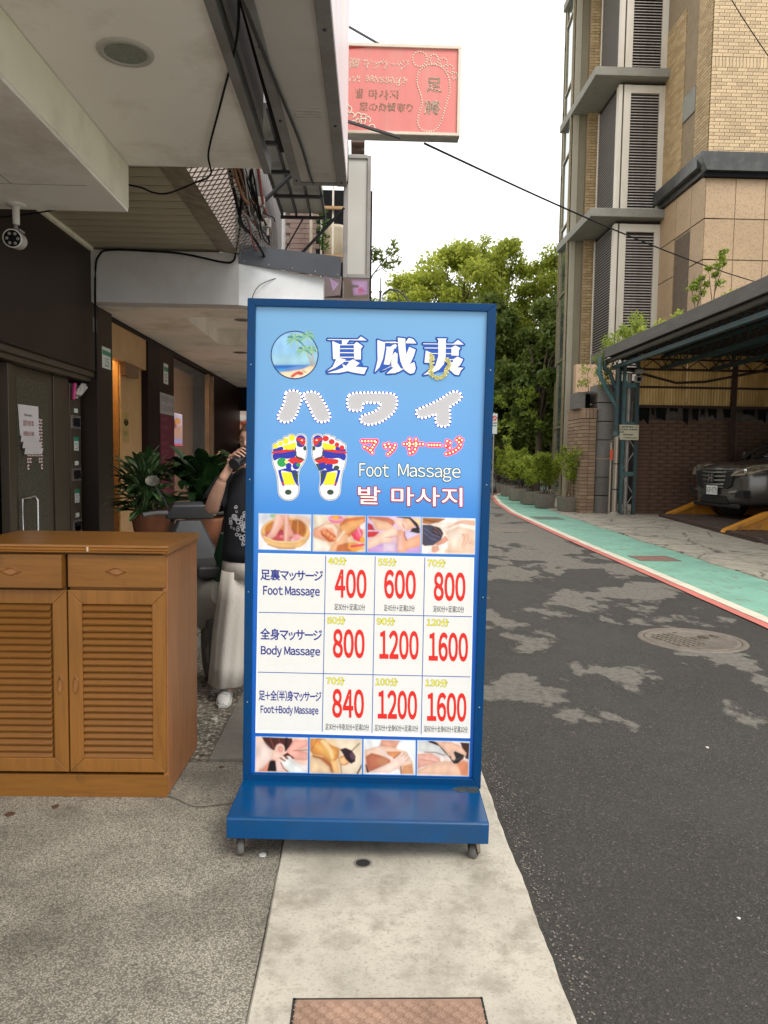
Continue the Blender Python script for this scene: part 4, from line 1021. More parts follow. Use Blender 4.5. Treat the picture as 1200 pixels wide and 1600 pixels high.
# down-light
t = thing('downlight', 'round recessed downlight with a pale ring in the canopy soffit', 'downlight', (-1.109, 3.694, 3.335))
d = MB(); d.lathe([(.128, 3.3345), (.124, 3.326), (.100, 3.322), (.094, 3.327)], (-1.109, 3.694, 0), 40); d.build('ring', mat('lamp_ring', (.42, .40, .37), .5, .1), t)
d = MB(); d.lathe([(.094, 3.327), (.05, 3.3295), (.0001, 3.33)], (-1.109, 3.694, 0), 32); d.build('lens', mat('lamp_lens', (.22, .245, .22), .25, .2, 40), t)

# long advertising light box seen from below
a_ = math.atan2(.135 - .1, 2.1)
t = thing('fascia_light_box', 'long grey light box seen from below along the canopy edge', 'light box', (-.13, 5.3, 3.305), (0, 0, -.012))
d = MB(); d.box(-.348, -4.0, .012, .0, 0, 1.25); d.build('housing', M['box_sheet'], t, bevel=.004, world=False)
for nm, (x0, x1) in (('edge_strip', (-.352, -.300)), ('edge_strip', (-.062, .004))):
    d = MB(); d.box(x0, -4.02, 0, x1, .003, .0125); d.build(nm, M['grey_metal'], t, bevel=.002, world=False)
d = MB(); d.box(-.300, -.045, .004, -.062, .003, .0125); d.build('end_strip', M['grey_metal'], t, world=False)
fm_ = mat('milky_panel', (.70, .62, .68), .4, .1, 1.5, stretch=(1, 3, .4), emit=.10, dirt=(.80, .70, .50), dscale=1.2, damt=.6)
d = MB(); d.box(.0005, -4.0, .03, .006, -.02, 1.24); d.build('face', fm_, t, world=False)
for (yy, n) in ((-1.12, 4), (-.20, 6)):
    for i in range(n):
        d = MB(); d.prism([(-.235, .0125), (-.235, .006), (-.10, .006), (-.10, .0125)], yy + i * .032 * (1 if n == 4 else .55), yy + i * .032 * (1 if n == 4 else .55) + .012, 'XZ'); d.build('louvre', M['box_sheet'], t, world=False)
for (x, y) in ((-.325, -.10), (-.325, -1.0), (-.325, -1.75), (-.03, -.08), (-.03, -.95), (-.03, -1.9)):
    d = MB(); d.lathe([(.009, 0), (.007, -.006), (.0001, -.007)], (x, y, 0), 10); d.build('screw', M['dark_steel'], t, world=False)

# security camera
t = thing('security_camera', 'white bullet security camera with infrared ring hanging under the canopy', 'camera', (-2.19, 5.0, 3.045))
wp = mat('camera_white', (.62, .60, .57), .4, .06)
d = MB(); d.lathe([(.062, 0), (.062, -.008), (.045, -.014), (.022, -.018), (.021, -.12), (.018, -.125)], (0, 0, 0), 24); d.build('bracket', wp, t, world=False)
d = MB(); d.tube([(.0, 0, -.12), (0, -.01, -.15), (.01, -.02, -.165)], .012, 10); d.box(-.03, -.05, -.172, .045, .02, -.163); d.build('joint', M['alu'], t, world=False)
body = MB(); body.lathe([(.0001, -.13), (.040, -.12), (.052, -.105), (.052, .03), (.056, .04), (.056, .055), (.050, .055)], (0, 0, 0), 28, 'Z')
rot = Matrix.Rotation(R(98), 3, 'X') @ Matrix.Identity(3); rz_ = Matrix.Rotation(R(10), 3, 'Z')
def TR(mb_, off): mb_.v = [tuple(rz_ @ (rot @ Vector(p)) + Vector(off)) for p in mb_.v]; return mb_
off = (.0, -.03, -.222)
body_o = TR(body, off).build('body', wp, t, world=False)
fc = MB(); fc.lathe([(.050, .050), (.049, .052), (.0001, .052)], (0, 0, 0), 28); TR(fc, off).build('front_glass', M['black'], t, world=False)
for i in range(6):
    q = i * math.pi / 3; e = MB(); e.lathe([(.010, .052), (.008, .055), (.0001, .055)], (.032 * math.cos(q), .032 * math.sin(q), 0), 12); TR(e, off).build('infrared_lamp', mat('ir_lamp', (.25, .24, .23), .3) if i == 0 else bpy.data.materials['ir_lamp'], t, world=False)
e = MB(); e.lathe([(.012, .052), (.009, .057), (.0001, .058)], (0, 0, 0), 14); TR(e, off).build('lens', M['black'], t, world=False)

# plank soffit, mesh fascia
t = thing('plank_soffit', 'beige plank soffit with dark joints above the arcade entrance', 'soffit', (-2, 6.3, 3.44))
pm = MB(); pm.box(-1.398, -.0775, 0, 1.2 - .0, .0775, .02); pm.box(0, 0, 0, 0, 0, 0) if False else None
pm = MB(); pm.box(-.60, -.078, 0, .60, .078, .02); pme = pm.mesh('plank'); pme.materials.append(M['plank'])
for i in range(17): piece('plank', pme, t, (-2.0, 5.12 + i * .172 - .3, 3.44), (R(random.uniform(-.6, .6)), 0, 0))
d = MB(); d.box(-2.6, 4.7, 3.462, -1.3, 7.6, 3.47); d.build('backing', mat('joint_dark', (.05, .04, .03), .9), t)
d = MB(); d.box(-2.60, 4.9, 3.405, -2.57, 7.5, 3.44); d.build('edge_trim', M['soffit_g'], t)

M['rusty_mesh'] = mat('weathered_mesh', (.30, .25, .19), .6, .3, 12, .2, 60, metal=.3, dirt=(.10, .07, .05), dscale=5)
M['mesh_light'] = mat('expanded_metal', (.20, .155, .11), .6, .3, 9, metal=.2, dirt=(.09, .06, .04), dscale=3, damt=.7)
t = thing('expanded_metal_fascia', 'weathered expanded metal fascia beside the plank soffit', 'mesh panel', (-1.3, 6.3, 3.44))
d = MB(); d.quad((-1.40, 4.9, 3.435), (-1.20, 4.9, 3.40), (-1.20, 7.52, 3.40), (-1.40, 7.52, 3.435)); d.quad((-1.40, 4.9, 3.44), (-1.20, 4.9, 3.405), (-1.20, 7.52, 3.405), (-1.40, 7.52, 3.44)); d.build('lower_strip', M['rusty_mesh'], t, fix=False)
d = MB(); random.seed(8)
def mp_(u, w): return Vector((-1.20 + .25 * w, 4.85 + u, 3.405 + .17 * w))
nu, nw = 30, 8
for i in range(nu):
    for j in range(nw):
        u0 = i * .090 + (j % 2) * .045; w0 = j / nw; a, b2, c2 = mp_(u0, w0), mp_(u0 + .045, w0 + 1 / nw), mp_(u0 + .090, w0)
        for p, q in ((a, b2), (b2, c2)):
            d.add([p, p + Vector((0, .026, .001)), q + Vector((-.004, .026, .001)), q + Vector((-.004, 0, 0))], [(0, 1, 2, 3)])
d.build('diamond_mesh', M['mesh_light'], t, kind='stuff', fix=False)

# wire bundle
t = thing('wire_bundle', 'tangled black and red wires and clamps hanging beside the metal mesh', 'cables', (-1.0, 6.4, 3.8))
random.seed(21)
wm = [M['black'], M['dark_steel'], mat('wire_red', (.25, .035, .02), .5), mat('wire_grey', (.4, .4, .4), .5), mat('wire_brown', (.2, .08, .03), .6)]
for i in range(34):
    d = MB(); x0 = -.96 + random.uniform(-.06, .12); z0 = 3.74 + random.uniform(-.12, .12); pts = []
    y0, y1 = random.uniform(5.0, 6.2), random.uniform(6.6, 7.75); n = 12; s1, s2 = random.uniform(-.06, .06), random.uniform(2, 9)
    for k in range(n):
        f_ = k / (n - 1); pts.append((x0 - .02 * f_ + s1 * math.sin(f_ * s2), y0 + (y1 - y0) * f_, z0 - .16 * f_ + .05 * math.sin(f_ * s2 * 1.3 + i) - .08 * math.sin(f_ * 3.14)))
    d.tube(pts, random.choice((.005, .007, .012)), 6); d.build('wire', wm[0 if random.random() < .65 else random.randrange(5)], t)
for (y, z) in ((5.5, 3.72), (6.15, 3.70), (6.75, 3.66), (7.2, 3.62)):
    d = MB(); d.box(-.98, y - .03, z - .05, -.86, y + .03, z + .03); d.box(-.95, y - .02, z - .13, -.93, y, z - .05); d.box(-.90, y - .02, z - .12, -.88, y, z - .05); d.build('clamp', M['alu'], t, bevel=.004)

# ribbed cladding, awning, brackets, window beyond
t = thing('ribbed_cladding', 'grey vertical ribbed metal cladding behind the wire bundle', 'cladding', (-1.16, 9, 3.4))
rb = MB(); rb.box(-.02, -.05, 0, .025, .05, 2.2); rme = rb.mesh('rib'); rme.materials.append(mat('rib_grey', (.26, .255, .27), .45, .12, 4, metal=.3))
for i in range(18): piece('rib', rme, t, (-1.145, 7.72 + i * .165, 3.35))
d = MB(); d.box(-1.25, 7.6, 3.3, -1.17, 10.7, 5.6); d.build('backing_sheet', M['grey_metal'], t)

t = thing('awning', 'translucent grey awning panel on a dark metal frame', 'awning', (-.78, 8.7, 4.53))
d = MB(); d.box(-1.04, 6.9, 4.54, -.50, 9.9, 4.548); d.build('sheet', mat('awning_sheet', (.34, .35, .31), .5, .12, 4, trans=.0, emit=.0, dirt=(.2, .19, .15), dscale=2), t)
for i in range(4):
    x = -1.04 + i * .176; d = MB(); d.box(x - .012, 6.9, 4.495, x + .012, 9.9, 4.538); d.build('rafter', M['dark_steel'], t)
for y in (7.6, 8.35, 9.1, 9.88):
    d = MB(); d.box(-1.06, y - .02, 4.46, -.49, y + .02, 4.494); d.build('purlin', M['dark_steel'], t)
for nm, p, q, r_, lb in (('support_strut', (-1.12, 7.6, 3.80), (-.62, 7.3, 4.14), .035, 'dark diagonal strut under the end of the long light box'), ('support_strut', (-.78, 9.2, 3.82), (-.24, 9.0, 4.33), .034, 'dark diagonal strut in front of the barred window'), ('support_strut', (-1.02, 9.9, 4.05), (-.78, 9.85, 4.45), .02, 'thin diagonal strut under the awning corner')):
    d = MB(); d.bar(p, q, r_, r_ * .6); o = d.build(nm, M['dark_steel'], None); tag(o, lb, 'bracket', 'struts under the awning')

wb = thing('window_building', 'old tiled building with a barred window behind the awning', 'building', (-1, 10.7, 3))
d = MB(); d.box(-6, 10.9, 3.62, -.72, 14, 6.0); d.build('wall', mat('old_wall', (.36, .30, .27), .8, .15, 6), wb)
tm = MB(); tm.box(-.1, 0, 0, .1, .02, .062); tme = tm.mesh('tile'); tme.materials.append(mat('pinkish_tile', (.30, .21, .18), .5, .35, 3))
for i in range(20):
    for j in range(2): piece('tile', tme, wb, (-.985 + j * .205 + (.05 if i % 2 else 0), 10.87, 3.75 + i * .068))
d = MB(); d.box(-1.18, 10.6, 3.3, -1.10, 10.9, 5.2); d.build('pilaster', M['white_wall'], wb)
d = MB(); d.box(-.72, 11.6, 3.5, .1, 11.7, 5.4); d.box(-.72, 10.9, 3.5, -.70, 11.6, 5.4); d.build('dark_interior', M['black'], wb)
wf = MB(); wf.box(-.74, 10.48, 3.5, -.71, 10.6, 5.3); wf.box(-.2, 10.48, 3.5, -.17, 10.6, 5.3); wfo = wf.build('window_frame', mat('old_frame', (.55, .48, .38), .6), wb)
for i in range(4):
    d = MB(); d.box(-.60 + i * .155, 10.52, 3.5, -.576 + i * .155, 10.545, 5.3); d.build('bar', mat('bar_cream', (.62, .58, .50), .5) if i == 0 else bpy.data.materials['bar_cream'], wfo)
for z in (4.15, 4.78):
    d = MB(); d.box(-.71, 10.47, z, -.17, 10.515, z + .035); d.build('wooden_rail', mat('rail_wood', (.42, .25, .12), .6) if z < 4.5 else bpy.data.materials['rail_wood'], wfo)
o = tag(MB().lathe([(.0001, 0), (.13, .0), (.17, .06), (.18, .25), (.16, .40), (.12, .46), (.0001, .47)], (-.40, 10.85, 4.20), 24).build('storage_jar', mat('jar_cream', (.55, .47, .34), .5, .15, 4)), 'rounded cream jar standing behind the window bars', 'jar')
cl = MB(); cl.box(-.36, 10.4, 3.0, .06, 10.7, 3.3); 
leafM = leaf_mat('leaf_dull', (.03, .075, .012), (.11, .20, .035))
t = thing('hanging_plant', 'small green plant hanging in front of the barred window', 'plant', (-.55, 10.3, 4.5))
d = MB(); d.tube([(-.56, 10.3, 4.95), (-.55, 10.3, 4.6), (-.57, 10.28, 4.2)], .006, 5); d.build('stem', leafM, t)
leaf_cloud('foliage', [(-.56, 10.3, 4.66), (-.57, 10.3, 4.5), (-.56, 10.3, 4.36), (-.53, 10.3, 4.25)], [.07, .08, .08, .06], 60, .05, leafM, t)

# vertical light box sign and its purple lower end
t = thing('vertical_sign_box', 'blank grey vertical light box sign with an aluminium frame', 'sign', (-.1, 9.1, 3.55))
fs = mat('blank_face', (.56, .55, .51), .35, .04, 2, dirt=(.55, .50, .40), dscale=1.5, damt=.4)
d = MB(); d.box(-.235, 9.02, 3.57, .045, 9.15, 4.90); d.build('face', fs, t)
for (x0, z0_, x1, z1_b) in ((-.252, 3.55, -.198, 4.92), (.016, 3.55, .058, 4.92)):
    d = MB(); d.box(x0, 9.0, z0_, x1, 9.17, z1_b); d.build('frame_side', M['alu'], t, bevel=.004)
for z in (3.55, 4.885):
    d = MB(); d.box(-.197, 9.0, z, .015, 9.17, z + .045); d.build('frame_end', M['alu'], t, bevel=.004)
t = thing('purple_sign_stub', 'faded purple sign box below the blank vertical sign', 'sign', (-.1, 9.1, 3.3))
C = paint(0, 0, 100, 80, 40, 32, '7a6a5c', [('p', 'c8a0d0', [(30, 5), (95, 5), (98, 60), (40, 65)], 6), ('p', '7a6a5c', [(30, 22), (60, 24), (60, 34), (30, 34)], 3), ('e', 'd878a8', (68, 45, 12, 14, 20), 6), ('l', '8a5a90', ([(60, 40), (90, 50)], 3), 2)])
d = MB(); d.box(-.245, 9.0, 3.30, .055, 9.16, 3.545); d.build('housing', mat('purple_grey', (.22, .17, .17), .5), t, bevel=.005)
PM2 = attr_mat('faded_print', 0.0, .5)
colour_grid('print', C, 40, 32, [(-.235, 8.998, 3.535), (.045, 8.998, 3.535), (.045, 8.998, 3.31), (-.235, 8.998, 3.31)], PM2, t, world=True)
t = thing('purple_sign_stub', 'tapered purple box tucked between the white beam and the vertical sign', 'sign', (-.4, 9.0, 3.3))
d = MB(); d.prism([(-.47, 3.54), (-.50, 3.30), (-.28, 3.33), (-.26, 3.54)], 8.9, 9.1); d.build('housing', bpy.data.materials['purple_grey'], t, bevel=.005)
d = MB(); d.poly([(-.40, 8.897, 3.52), (-.36, 8.897, 3.37), (-.29, 8.897, 3.46)]); d.build('print', mat('lilac_print', (.45, .30, .50), .5), t, fix=False)
d = MB(); d.box(-.48, 8.9, 3.26, .06, 9.3, 3.30); tag(d.build('sign_ledge', mat('ledge_grey', (.20, .16, .15), .6)), 'thin grey ledge under the two purple sign boxes', 'ledge')

# red projecting sign
rs = thing('projecting_sign', 'faded red projecting sign with dotted bulbs shaped like a foot', 'sign', (.35, 7.5, 4.5))
RX0, RX1, RZ0, RZ1 = -.60, .885, 4.548, 5.37
red = mat('faded_red_face', (.66, .20, .18), .5, .06, 3, stretch=(3, 1, .3), dirt=(.60, .27, .23), dscale=2)
d = MB(); d.box(RX0, 7.512, RZ0, RX1, 7.66, RZ1); d.build('housing', M['alu'], rs, bevel=.003)
d = MB(); d.quad((RX0 + .02, 7.509, RZ0 + .025), (RX1 - .028, 7.509, RZ0 + .025), (RX1 - .028, 7.509, RZ1 - .028), (RX0 + .02, 7.509, RZ1 - .028)); d.build('face', red, rs, fix=False)
cream = mat('cream_trim', (.66, .58, .48), .45, .06)
for b_ in ((RX0, RZ0, RX1, RZ0 + .026), (RX0, RZ1 - .03, RX1, RZ1), (RX1 - .03, RZ0 + .0262, RX1, RZ1 - .0302)):
    d = MB(); d.box(b_[0], 7.490, b_[1], b_[2], 7.511, b_[3]); d.build('frame_rail', cream, rs, bevel=.002)
rx = lambda x: -.195 + (x - 120) / 880 * (.884 + .195)      # sign enlargement units -> metres
rzz = lambda y: 5.37 - (y - 95) / 720 * (5.37 - 4.548)
bead_w = mat('bead_cream', (.80, .74, .60), .4); bead_d = mat('bead_dark', (.30, .25, .17), .4)
def beads(pts, r, mb, y=7.5085):
    for x, z in pts: mb.lathe([(r, 0), (r * .6, -r * .8), (.0001, -r)], (x, y, z), 6, 'Y')
def path_beads(p, step, r, mb, closed=True):
    p = smooth(p, closed, 5)
    if closed: p.append(p[0])
    q = [(rx(a), rzz(b)) for a, b in p]; dd = [0]
    for a, b in zip(q[:-1], q[1:]): dd.append(dd[-1] + math.hypot(b[0] - a[0], b[1] - a[1]))
    n = int(dd[-1] / step); out = []
    for i in range(n):
        s = dd[-1] * i / n; j = min(np.searchsorted(dd, s, 'right') - 1, len(q) - 2); t_ = (s - dd[j]) / max(dd[j + 1] - dd[j], 1e-6)
        out.append((q[j][0] + (q[j + 1][0] - q[j][0]) * t_, q[j][1] + (q[j + 1][1] - q[j][1]) * t_))
    beads(out, r, mb)
circ = lambda cx, cy, a, b: [(cx + a * math.cos(q), cy + b * math.sin(q)) for q in [2 * math.pi * j / 12 for j in range(12)]]
fb = MB()
for p in (circ(680, 205, 55, 60), circ(790, 205, 32, 40), circ(862, 225, 28, 34), circ(915, 275, 24, 32), circ(950, 330, 22, 27)): path_beads(p, .024, .0085, fb)
path_beads([(790, 245), (720, 262), (670, 320), (662, 400), (690, 480), (705, 560), (680, 640), (672, 710), (700, 765), (760, 780), (820, 760), (860, 680), (885, 580), (910, 480), (915, 400), (895, 320), (850, 265)], .024, .0085, fb)
fb.build('foot_bulbs', bead_w, rs, kind='stuff', fix=False)
def dot_text(s, x0, y0, x1, y1, step, r, material, full=True, nm='dotted_lettering', rim=None):
    lay = text_layout(s, rx(x0), rzz(y1), rx(x1), rzz(y0), .12, .4, full); mb = MB(); rm_ = MB()
    for ch, ox, oz, sx, sz in lay:
        v, f, be = glyph(ch); adj = {}
        for a, b in be: adj.setdefault(a, []).append(b); adj.setdefault(b, []).append(a)
        done = set(); acc = 0.
        for a, b in be:
            pa = (ox + v[a][0] * sx, oz + v[a][1] * sz); pb = (ox + v[b][0] * sx, oz + v[b][1] * sz); l = math.hypot(pb[0] - pa[0], pb[1] - pa[1])
            acc += l
            if acc >= step:
                k = max(1, int(l / step))
                beads([(pa[0] + (pb[0] - pa[0]) * (i + .5) / k, pa[1] + (pb[1] - pa[1]) * (i + .5) / k) for i in range(k)], r, mb); acc = 0
            if rim: rm_.bar((pa[0], 7.508, pa[1]), (pb[0], 7.508, pb[1]), .004, .004)
    if rim: rm_.build(nm, rim, rs, kind='stuff', fix=False)
    mb.build(nm, material, rs, kind='stuff', fix=False)
dot_text('足', 742, 350, 850, 460, .012, .006, bead_d, False, rim=bead_w); dot_text('將', 724, 532, 845, 640, .012, .006, bead_d, False, rim=bead_w)
dot_text('脚', 140, 210, 215, 290, .017, .0055, bead_w, False); dot_text('マッサージ', 240, 215, 600, 295, .017, .0055, bead_w, False)
dot_text('oot', 120, 350, 228, 398, .017, .0055, bead_w); dot_text('Massage', 275, 342, 585, 420, .017, .0055, bead_w)
dot_text('발', 195, 450, 252, 525, .013, .005, bead_d, False); dot_text('마사지', 295, 455, 518, 530, .014, .005, bead_d, False)
dot_text('足の角質取り', 222, 560, 632, 628, .014, .005, bead_d, False)
wv = MB()
for (cx, cy, k) in ((115, 590, 0), (140, 620, 1), (118, 650, 0), (160, 668, 1), (215, 672, 0), (255, 680, 1), (285, 700, 0), (180, 735, 1), (215, 720, 0), (320, 760, 1), (245, 715, 0)):
    q = [(rx(cx + 24 * math.cos(a)), 7.5075, rzz(cy + 24 * math.sin(a))) for a in [math.pi * (.9 + i * .2) for i in range(8)]]
    for a, b in zip(q[:-1], q[1:]): wv.bar(a, b, .008, .008)
wv.build('wave_pattern', bead_w, rs, kind='stuff', fix=False)
d = MB(); d.poly([(RX0 + .02, 7.508, RZ1 - .03), (rx(290), 7.508, RZ1 - .03), (rx(120), 7.508, rzz(148)), (RX0 + .02, 7.508, rzz(150))]); d.build('red_stripe', mat('strong_red', (.55, .03, .03), .5), rs, fix=False)
d = MB(); d.bar((-.5, 7.4, 4.70), (.32, 7.45, 4.50), .03, .02); tag(d.build('sign_bracket', M['dark_steel']), 'dark flat bracket crossing the lower edge of the red sign', 'bracket', 'brackets of the red sign')
d = MB(); d.bar((-.6, 7.4, 5.68), (.20, 7.6, 5.37), .016, .016); tag(d.build('sign_bracket', M['dark_steel']), 'thin dark stay rod above the red sign', 'bracket', 'brackets of the red sign')
d = MB(); d.box(-.30, 8.5, 4.60, -.20, 9.0, 4.98); tag(d.build('wall_bracket', M['dark_steel']), 'dark bracket box just below the red sign', 'bracket')
t = thing('small_eave', 'small brown tiled eave peeping out below the red sign', 'roof', (-.08, 9.4, 4.9))
for i in range(4):
    d = MB(); d.box(-.18, 9.3 + i * .12, 5.18 - i * .045, -.02, 9.42 + i * .12, 5.23 - i * .045); d.build('board', mat('eave_brown', (.14, .09, .07), .7) if i == 0 else bpy.data.materials['eave_brown'], t)

# ---------------------------------------------------------------- arcade and shop front
ar = thing('arcade', 'white rendered arcade beam and soffit in front of the shops', 'arcade', (-1.5, 7.5, 2.9))
d = MB(); d.box(-2.598, 7.5, 2.93, -1.2, 7.7, 3.42); d.build('beam', M['white_wall'], ar, bevel=.004)
d = MB(); q = [(-1.2, 7.5), (-.42, 8.0), (-.42, 8.2), (-1.2, 7.7)]
d.prism(q, 2.93, 3.32, 'XY'); d.build('beam', mat('bluish_render', (.58, .60, .63), .7, .05, 1.4, dirt=(.42, .42, .42), dscale=2, damt=.4), ar, bevel=.003)
d = MB(); q = [(-1.22, 7.485), (-.24, 7.985), (-.24, 8.01), (-1.22, 7.51)]
vs = [(-1.2, 7.49, 3.32), (-.25, 8.0, 3.315), (-.24, 8.0, 3.53), (-1.2, 7.49, 3.50), (-1.2, 7.51, 3.32), (-.25, 8.02, 3.315), (-.24, 8.02, 3.53), (-1.2, 7.51, 3.50)]
fl = thing('dark_flashing', 'dark blue grey metal flashing sloping across the top of the white beam', 'flashing', (-.7, 7.7, 3.4))
MB().add(vs, [(0, 1, 2, 3), (7, 6, 5, 4), (0, 4, 5, 1), (1, 5, 6, 2), (2, 6, 7, 3), (3, 7, 4, 0)]).build('sheet', mat('flashing_grey', (.035, .040, .052), .45, .2, 3), fl)
for i in range(5):
    f_ = .05 + i * .23; MB().lathe([(.008, 0), (.006, -.005), (.0001, -.006)], (-1.2 + .95 * f_, 7.489 + .51 * f_, 3.345), 8, 'Y').build('rivet', M['alu'], fl)
# arcade ceiling with raised tray
CX0, CX1, CY0, CY1 = -1.88, -.55, 8.2, 10.2
for b_ in ((-3.2, 7.7, CX0, 16.5), (CX1, 7.9, .0 - .42, 16.5), (CX0, 7.7, CX1, CY0), (CX0, CY1, CX1, 16.5)):
    d = MB(); d.box(b_[0], b_[1], 2.93, b_[2], b_[3], 3.02); d.build('soffit', M['soffit'], ar)
d = MB(); d.box(CX0, CY0, 3.12, CX1, CY1, 3.16); d.build('tray_ceiling', M['soffit'], ar)
d = MB(); d.box(CX0 - .04, CY0 - .04, 3.021, CX0, CY1 + .04, 3.119); d.box(CX1, CY0, 3.021, CX1 + .04, CY1, 3.119); d.box(CX0, CY1, 3.021, CX1, CY1 + .04, 3.119); d.box(CX0, CY0 - .04, 3.021, CX1, CY0, 3.119); d.build('tray_side', M['soffit'], ar)
d = MB(); d.box(-6, 7.72, 3.45, -1.26, 17, 3.6); d.build('floor_above', M['white_wall'], ar)
for (x, y, z) in ((-1.46, 9.4, 3.118), (-1.72, 10.9, 2.928), (-1.45, 13.2, 2.928)):
    t = thing('ceiling_spot', {3.118: 'unlit spot lamp in the raised tray of the arcade ceiling', 2.928: 'unlit spot lamp in the arcade soffit'}[z] + (' nearest the tray' if 10 < y < 12 else ' nearest the dark end wall' if y > 12 else ''), 'spot lamp', (x, y, z), group='unlit spots in the arcade ceiling')
    MB().lathe([(.10, z), (.095, z - .006), (.075, z - .003)], (x, y, 0), 20).build('ring', M['alu'], t); MB().lathe([(.075, z - .003), (.0001, z - .001)], (x, y, 0), 18).build('lens', mat('spot_dark', (.06, .05, .045), .3) if y < 10 else bpy.data.materials['spot_dark'], t)

# stone fascia over the steel door
fs_ = thing('shop_building', 'dark granite clad shop building with a steel door and a lit entrance', 'building', (-2.6, 7, 0))
d = MB(); d.box(-3.2, 1.0, 2.29, -2.6, 7.69, 3.44); d.build('granite_fascia', M['dark_stone'], fs_, bevel=.006)
d = MB(); d.box(-3.2, 1.0, 2.235, -2.63, 7.66, 2.289); d.box(-3.2, 1.0, 2.19, -2.66, 7.66, 2.234); d.build('lintel_trim', M['stainless'], fs_, bevel=.004)
d = MB(); d.box(-3.2, 7.67, 0, -2.60, 8.12, 2.93); d.build('stone_column', M['dark_stone'], fs_, bevel=.005)
# steel door recess
dr = MB(); dr.box(-2.80, 6.16, .03, -2.76, 6.95, 2.185); dro = dr.build('steel_door', M['stainless'], fs_, bevel=.003); dro['label'] = 'stainless steel entrance door with a patterned lower panel'
C = paint(0, 0, 100, 200, 60, 120, '6a6152', [('p', '4a4a3a', [(8, 90), (92, 90), (92, 200), (8, 200)], 20), ('p', '7a6a50', [(6, 0), (90, 0), (90, 60), (6, 60)], 30, .6)])
d = MB(); d.box(-2.7605, 6.24, .2, -2.757, 6.86, 2.10); d.build('patterned_panel', mat('etched_steel', (.12, .115, .085), .35, .5, 45, .3, 60, metal=.5), dro)
pt_ = MB()
for i in range(7):
    for j in range(9):
        y, z = 6.42 + i * .045, 1.30 + j * .055
        if j < 3 and (abs(i - 3) + j * 1.5 < 4.2): continue
        pt_.box(-2.7565, y, z, -2.7555, y + .032, z + .010); pt_.box(-2.7565, y, z + .030, -2.7555, y + .032, z + .040); pt_.box(-2.7565, y, z + .0102, -2.7555, y + .008, z + .0298)
pt_.build('etched_pattern', mat('pattern_pink_glow', (.70, .50, .50), .35, .1, emit=.12), dro, kind='stuff')  # pink sheen painted on with a slight glow of its own
d = MB(); d.tube([(-2.72, 6.23, .55), (-2.72, 6.23, 1.12), (-2.72, 6.45, 1.13), (-2.70, 6.47, 1.10), (-2.70, 6.47, .5)], .014, 10); d.build('handle', mat('chrome', (.6, .6, .6), .15, .05, metal=.9), dro)
d = MB(); d.box(-2.80, 6.965, .0, -2.75, 7.315, 2.185); d.build('steel_side_panel', M['stainless'], fs_, bevel=.003)
d = MB(); d.box(-2.80, 6.04, .0, -2.73, 6.145, 2.185); d.build('door_jamb', M['stainless'], fs_, bevel=.003)
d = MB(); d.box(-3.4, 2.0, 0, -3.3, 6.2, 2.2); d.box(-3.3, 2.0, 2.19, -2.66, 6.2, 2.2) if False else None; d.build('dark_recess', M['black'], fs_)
d = MB(); d.box(-2.98, 7.55, 0, -2.9, 7.67, 2.185); d.box(-3.2, 6.0, 0, -3.1, 7.7, 2.2); d.build('recess_back', M['dark_stone'], fs_)
# mail boxes
mbx = thing('mailbox_column', 'column of stainless mailboxes with slots beside the steel door', 'mailboxes', (-2.75, 7.45, .6))
d = MB(); d.box(-2.86, 7.325, .35, -2.745, 7.60, 2.15); d.build('housing', M['stainless'], mbx, bevel=.003)
pl_w = mat('enamel_white', (.62, .66, .62), .35, .04); pl_g = mat('enamel_green', (.02, .22, .13), .35); ink = mat('ink_dark', (.02, .03, .03), .5)
def wall_text(s, X, y0, y1, z0, z1, parent, material, full=True, k=0, nm='lettering', gap=.08):
    """lettering on a wall that faces +X; reading direction is +Y"""
    lay = text_layout(s, y0, z0, y1, z1, gap, .3, full); mb = MB()
    for ch, ox, oz, sx, sz in lay:
        v, f, b = glyph(ch, .0)
        mb.add([(X + k * .0006, ox + p[0] * sx, oz + p[1] * sz) for p in v], f)
    return mb.build(nm, material, parent, fix=False)
for i, z in enumerate((1.86, 1.36, .86, .5)):
    d = MB(); d.box(-2.7445, 7.36, z - .13, -2.742, 7.59, z - .005); d.build('slot_surround', mat('chrome_flap', (.55, .50, .50), .2, metal=.8) if i == 0 else bpy.data.materials['chrome_flap'], mbx)
    d = MB(); d.box(-2.7425, 7.40, z - .11, -2.7405, 7.575, z - .03); d.build('slot', M['black'], mbx)
    d = MB(); d.box(-2.7445, 7.43, z + .02, -2.742, 7.52, z + .06); d.build('name_label', pl_w, mbx)
    q = MB().box(-2.7445, 7.42, z + .16, -2.742, 7.53, z + .29).build('number_plate', pl_w, mbx)
    MB().box(-2.7425, 7.42, z + .25, -2.7405, 7.53, z + .29).build('green_band', pl_g, q); wall_text(['15', '13', '15', '15'][i], -2.7415, 7.445, 7.51, z + .17, z + .235, q, ink)
t = thing('rolled_flyers', 'rolled paper flyers stuck in the top of the mailbox column', 'flyers', (-2.72, 7.5, 2.1))
for i in range(5):
    MB().tube([(-2.72, 7.40 + i * .03, 2.05), (-2.70, 7.50 + i * .035, 2.14 + .02 * (i % 2))], .014, 8).build('flyer', mat('flyer_paper', (.5, .48, .46), .6, .3, 20) if i == 0 else bpy.data.materials['flyer_paper'], t)
MB().tube([(-2.72, 7.35, 2.0), (-2.71, 7.36, 2.15)], .02, 8).build('flyer', mat('flyer_magenta', (.5, .03, .18), .5), t)
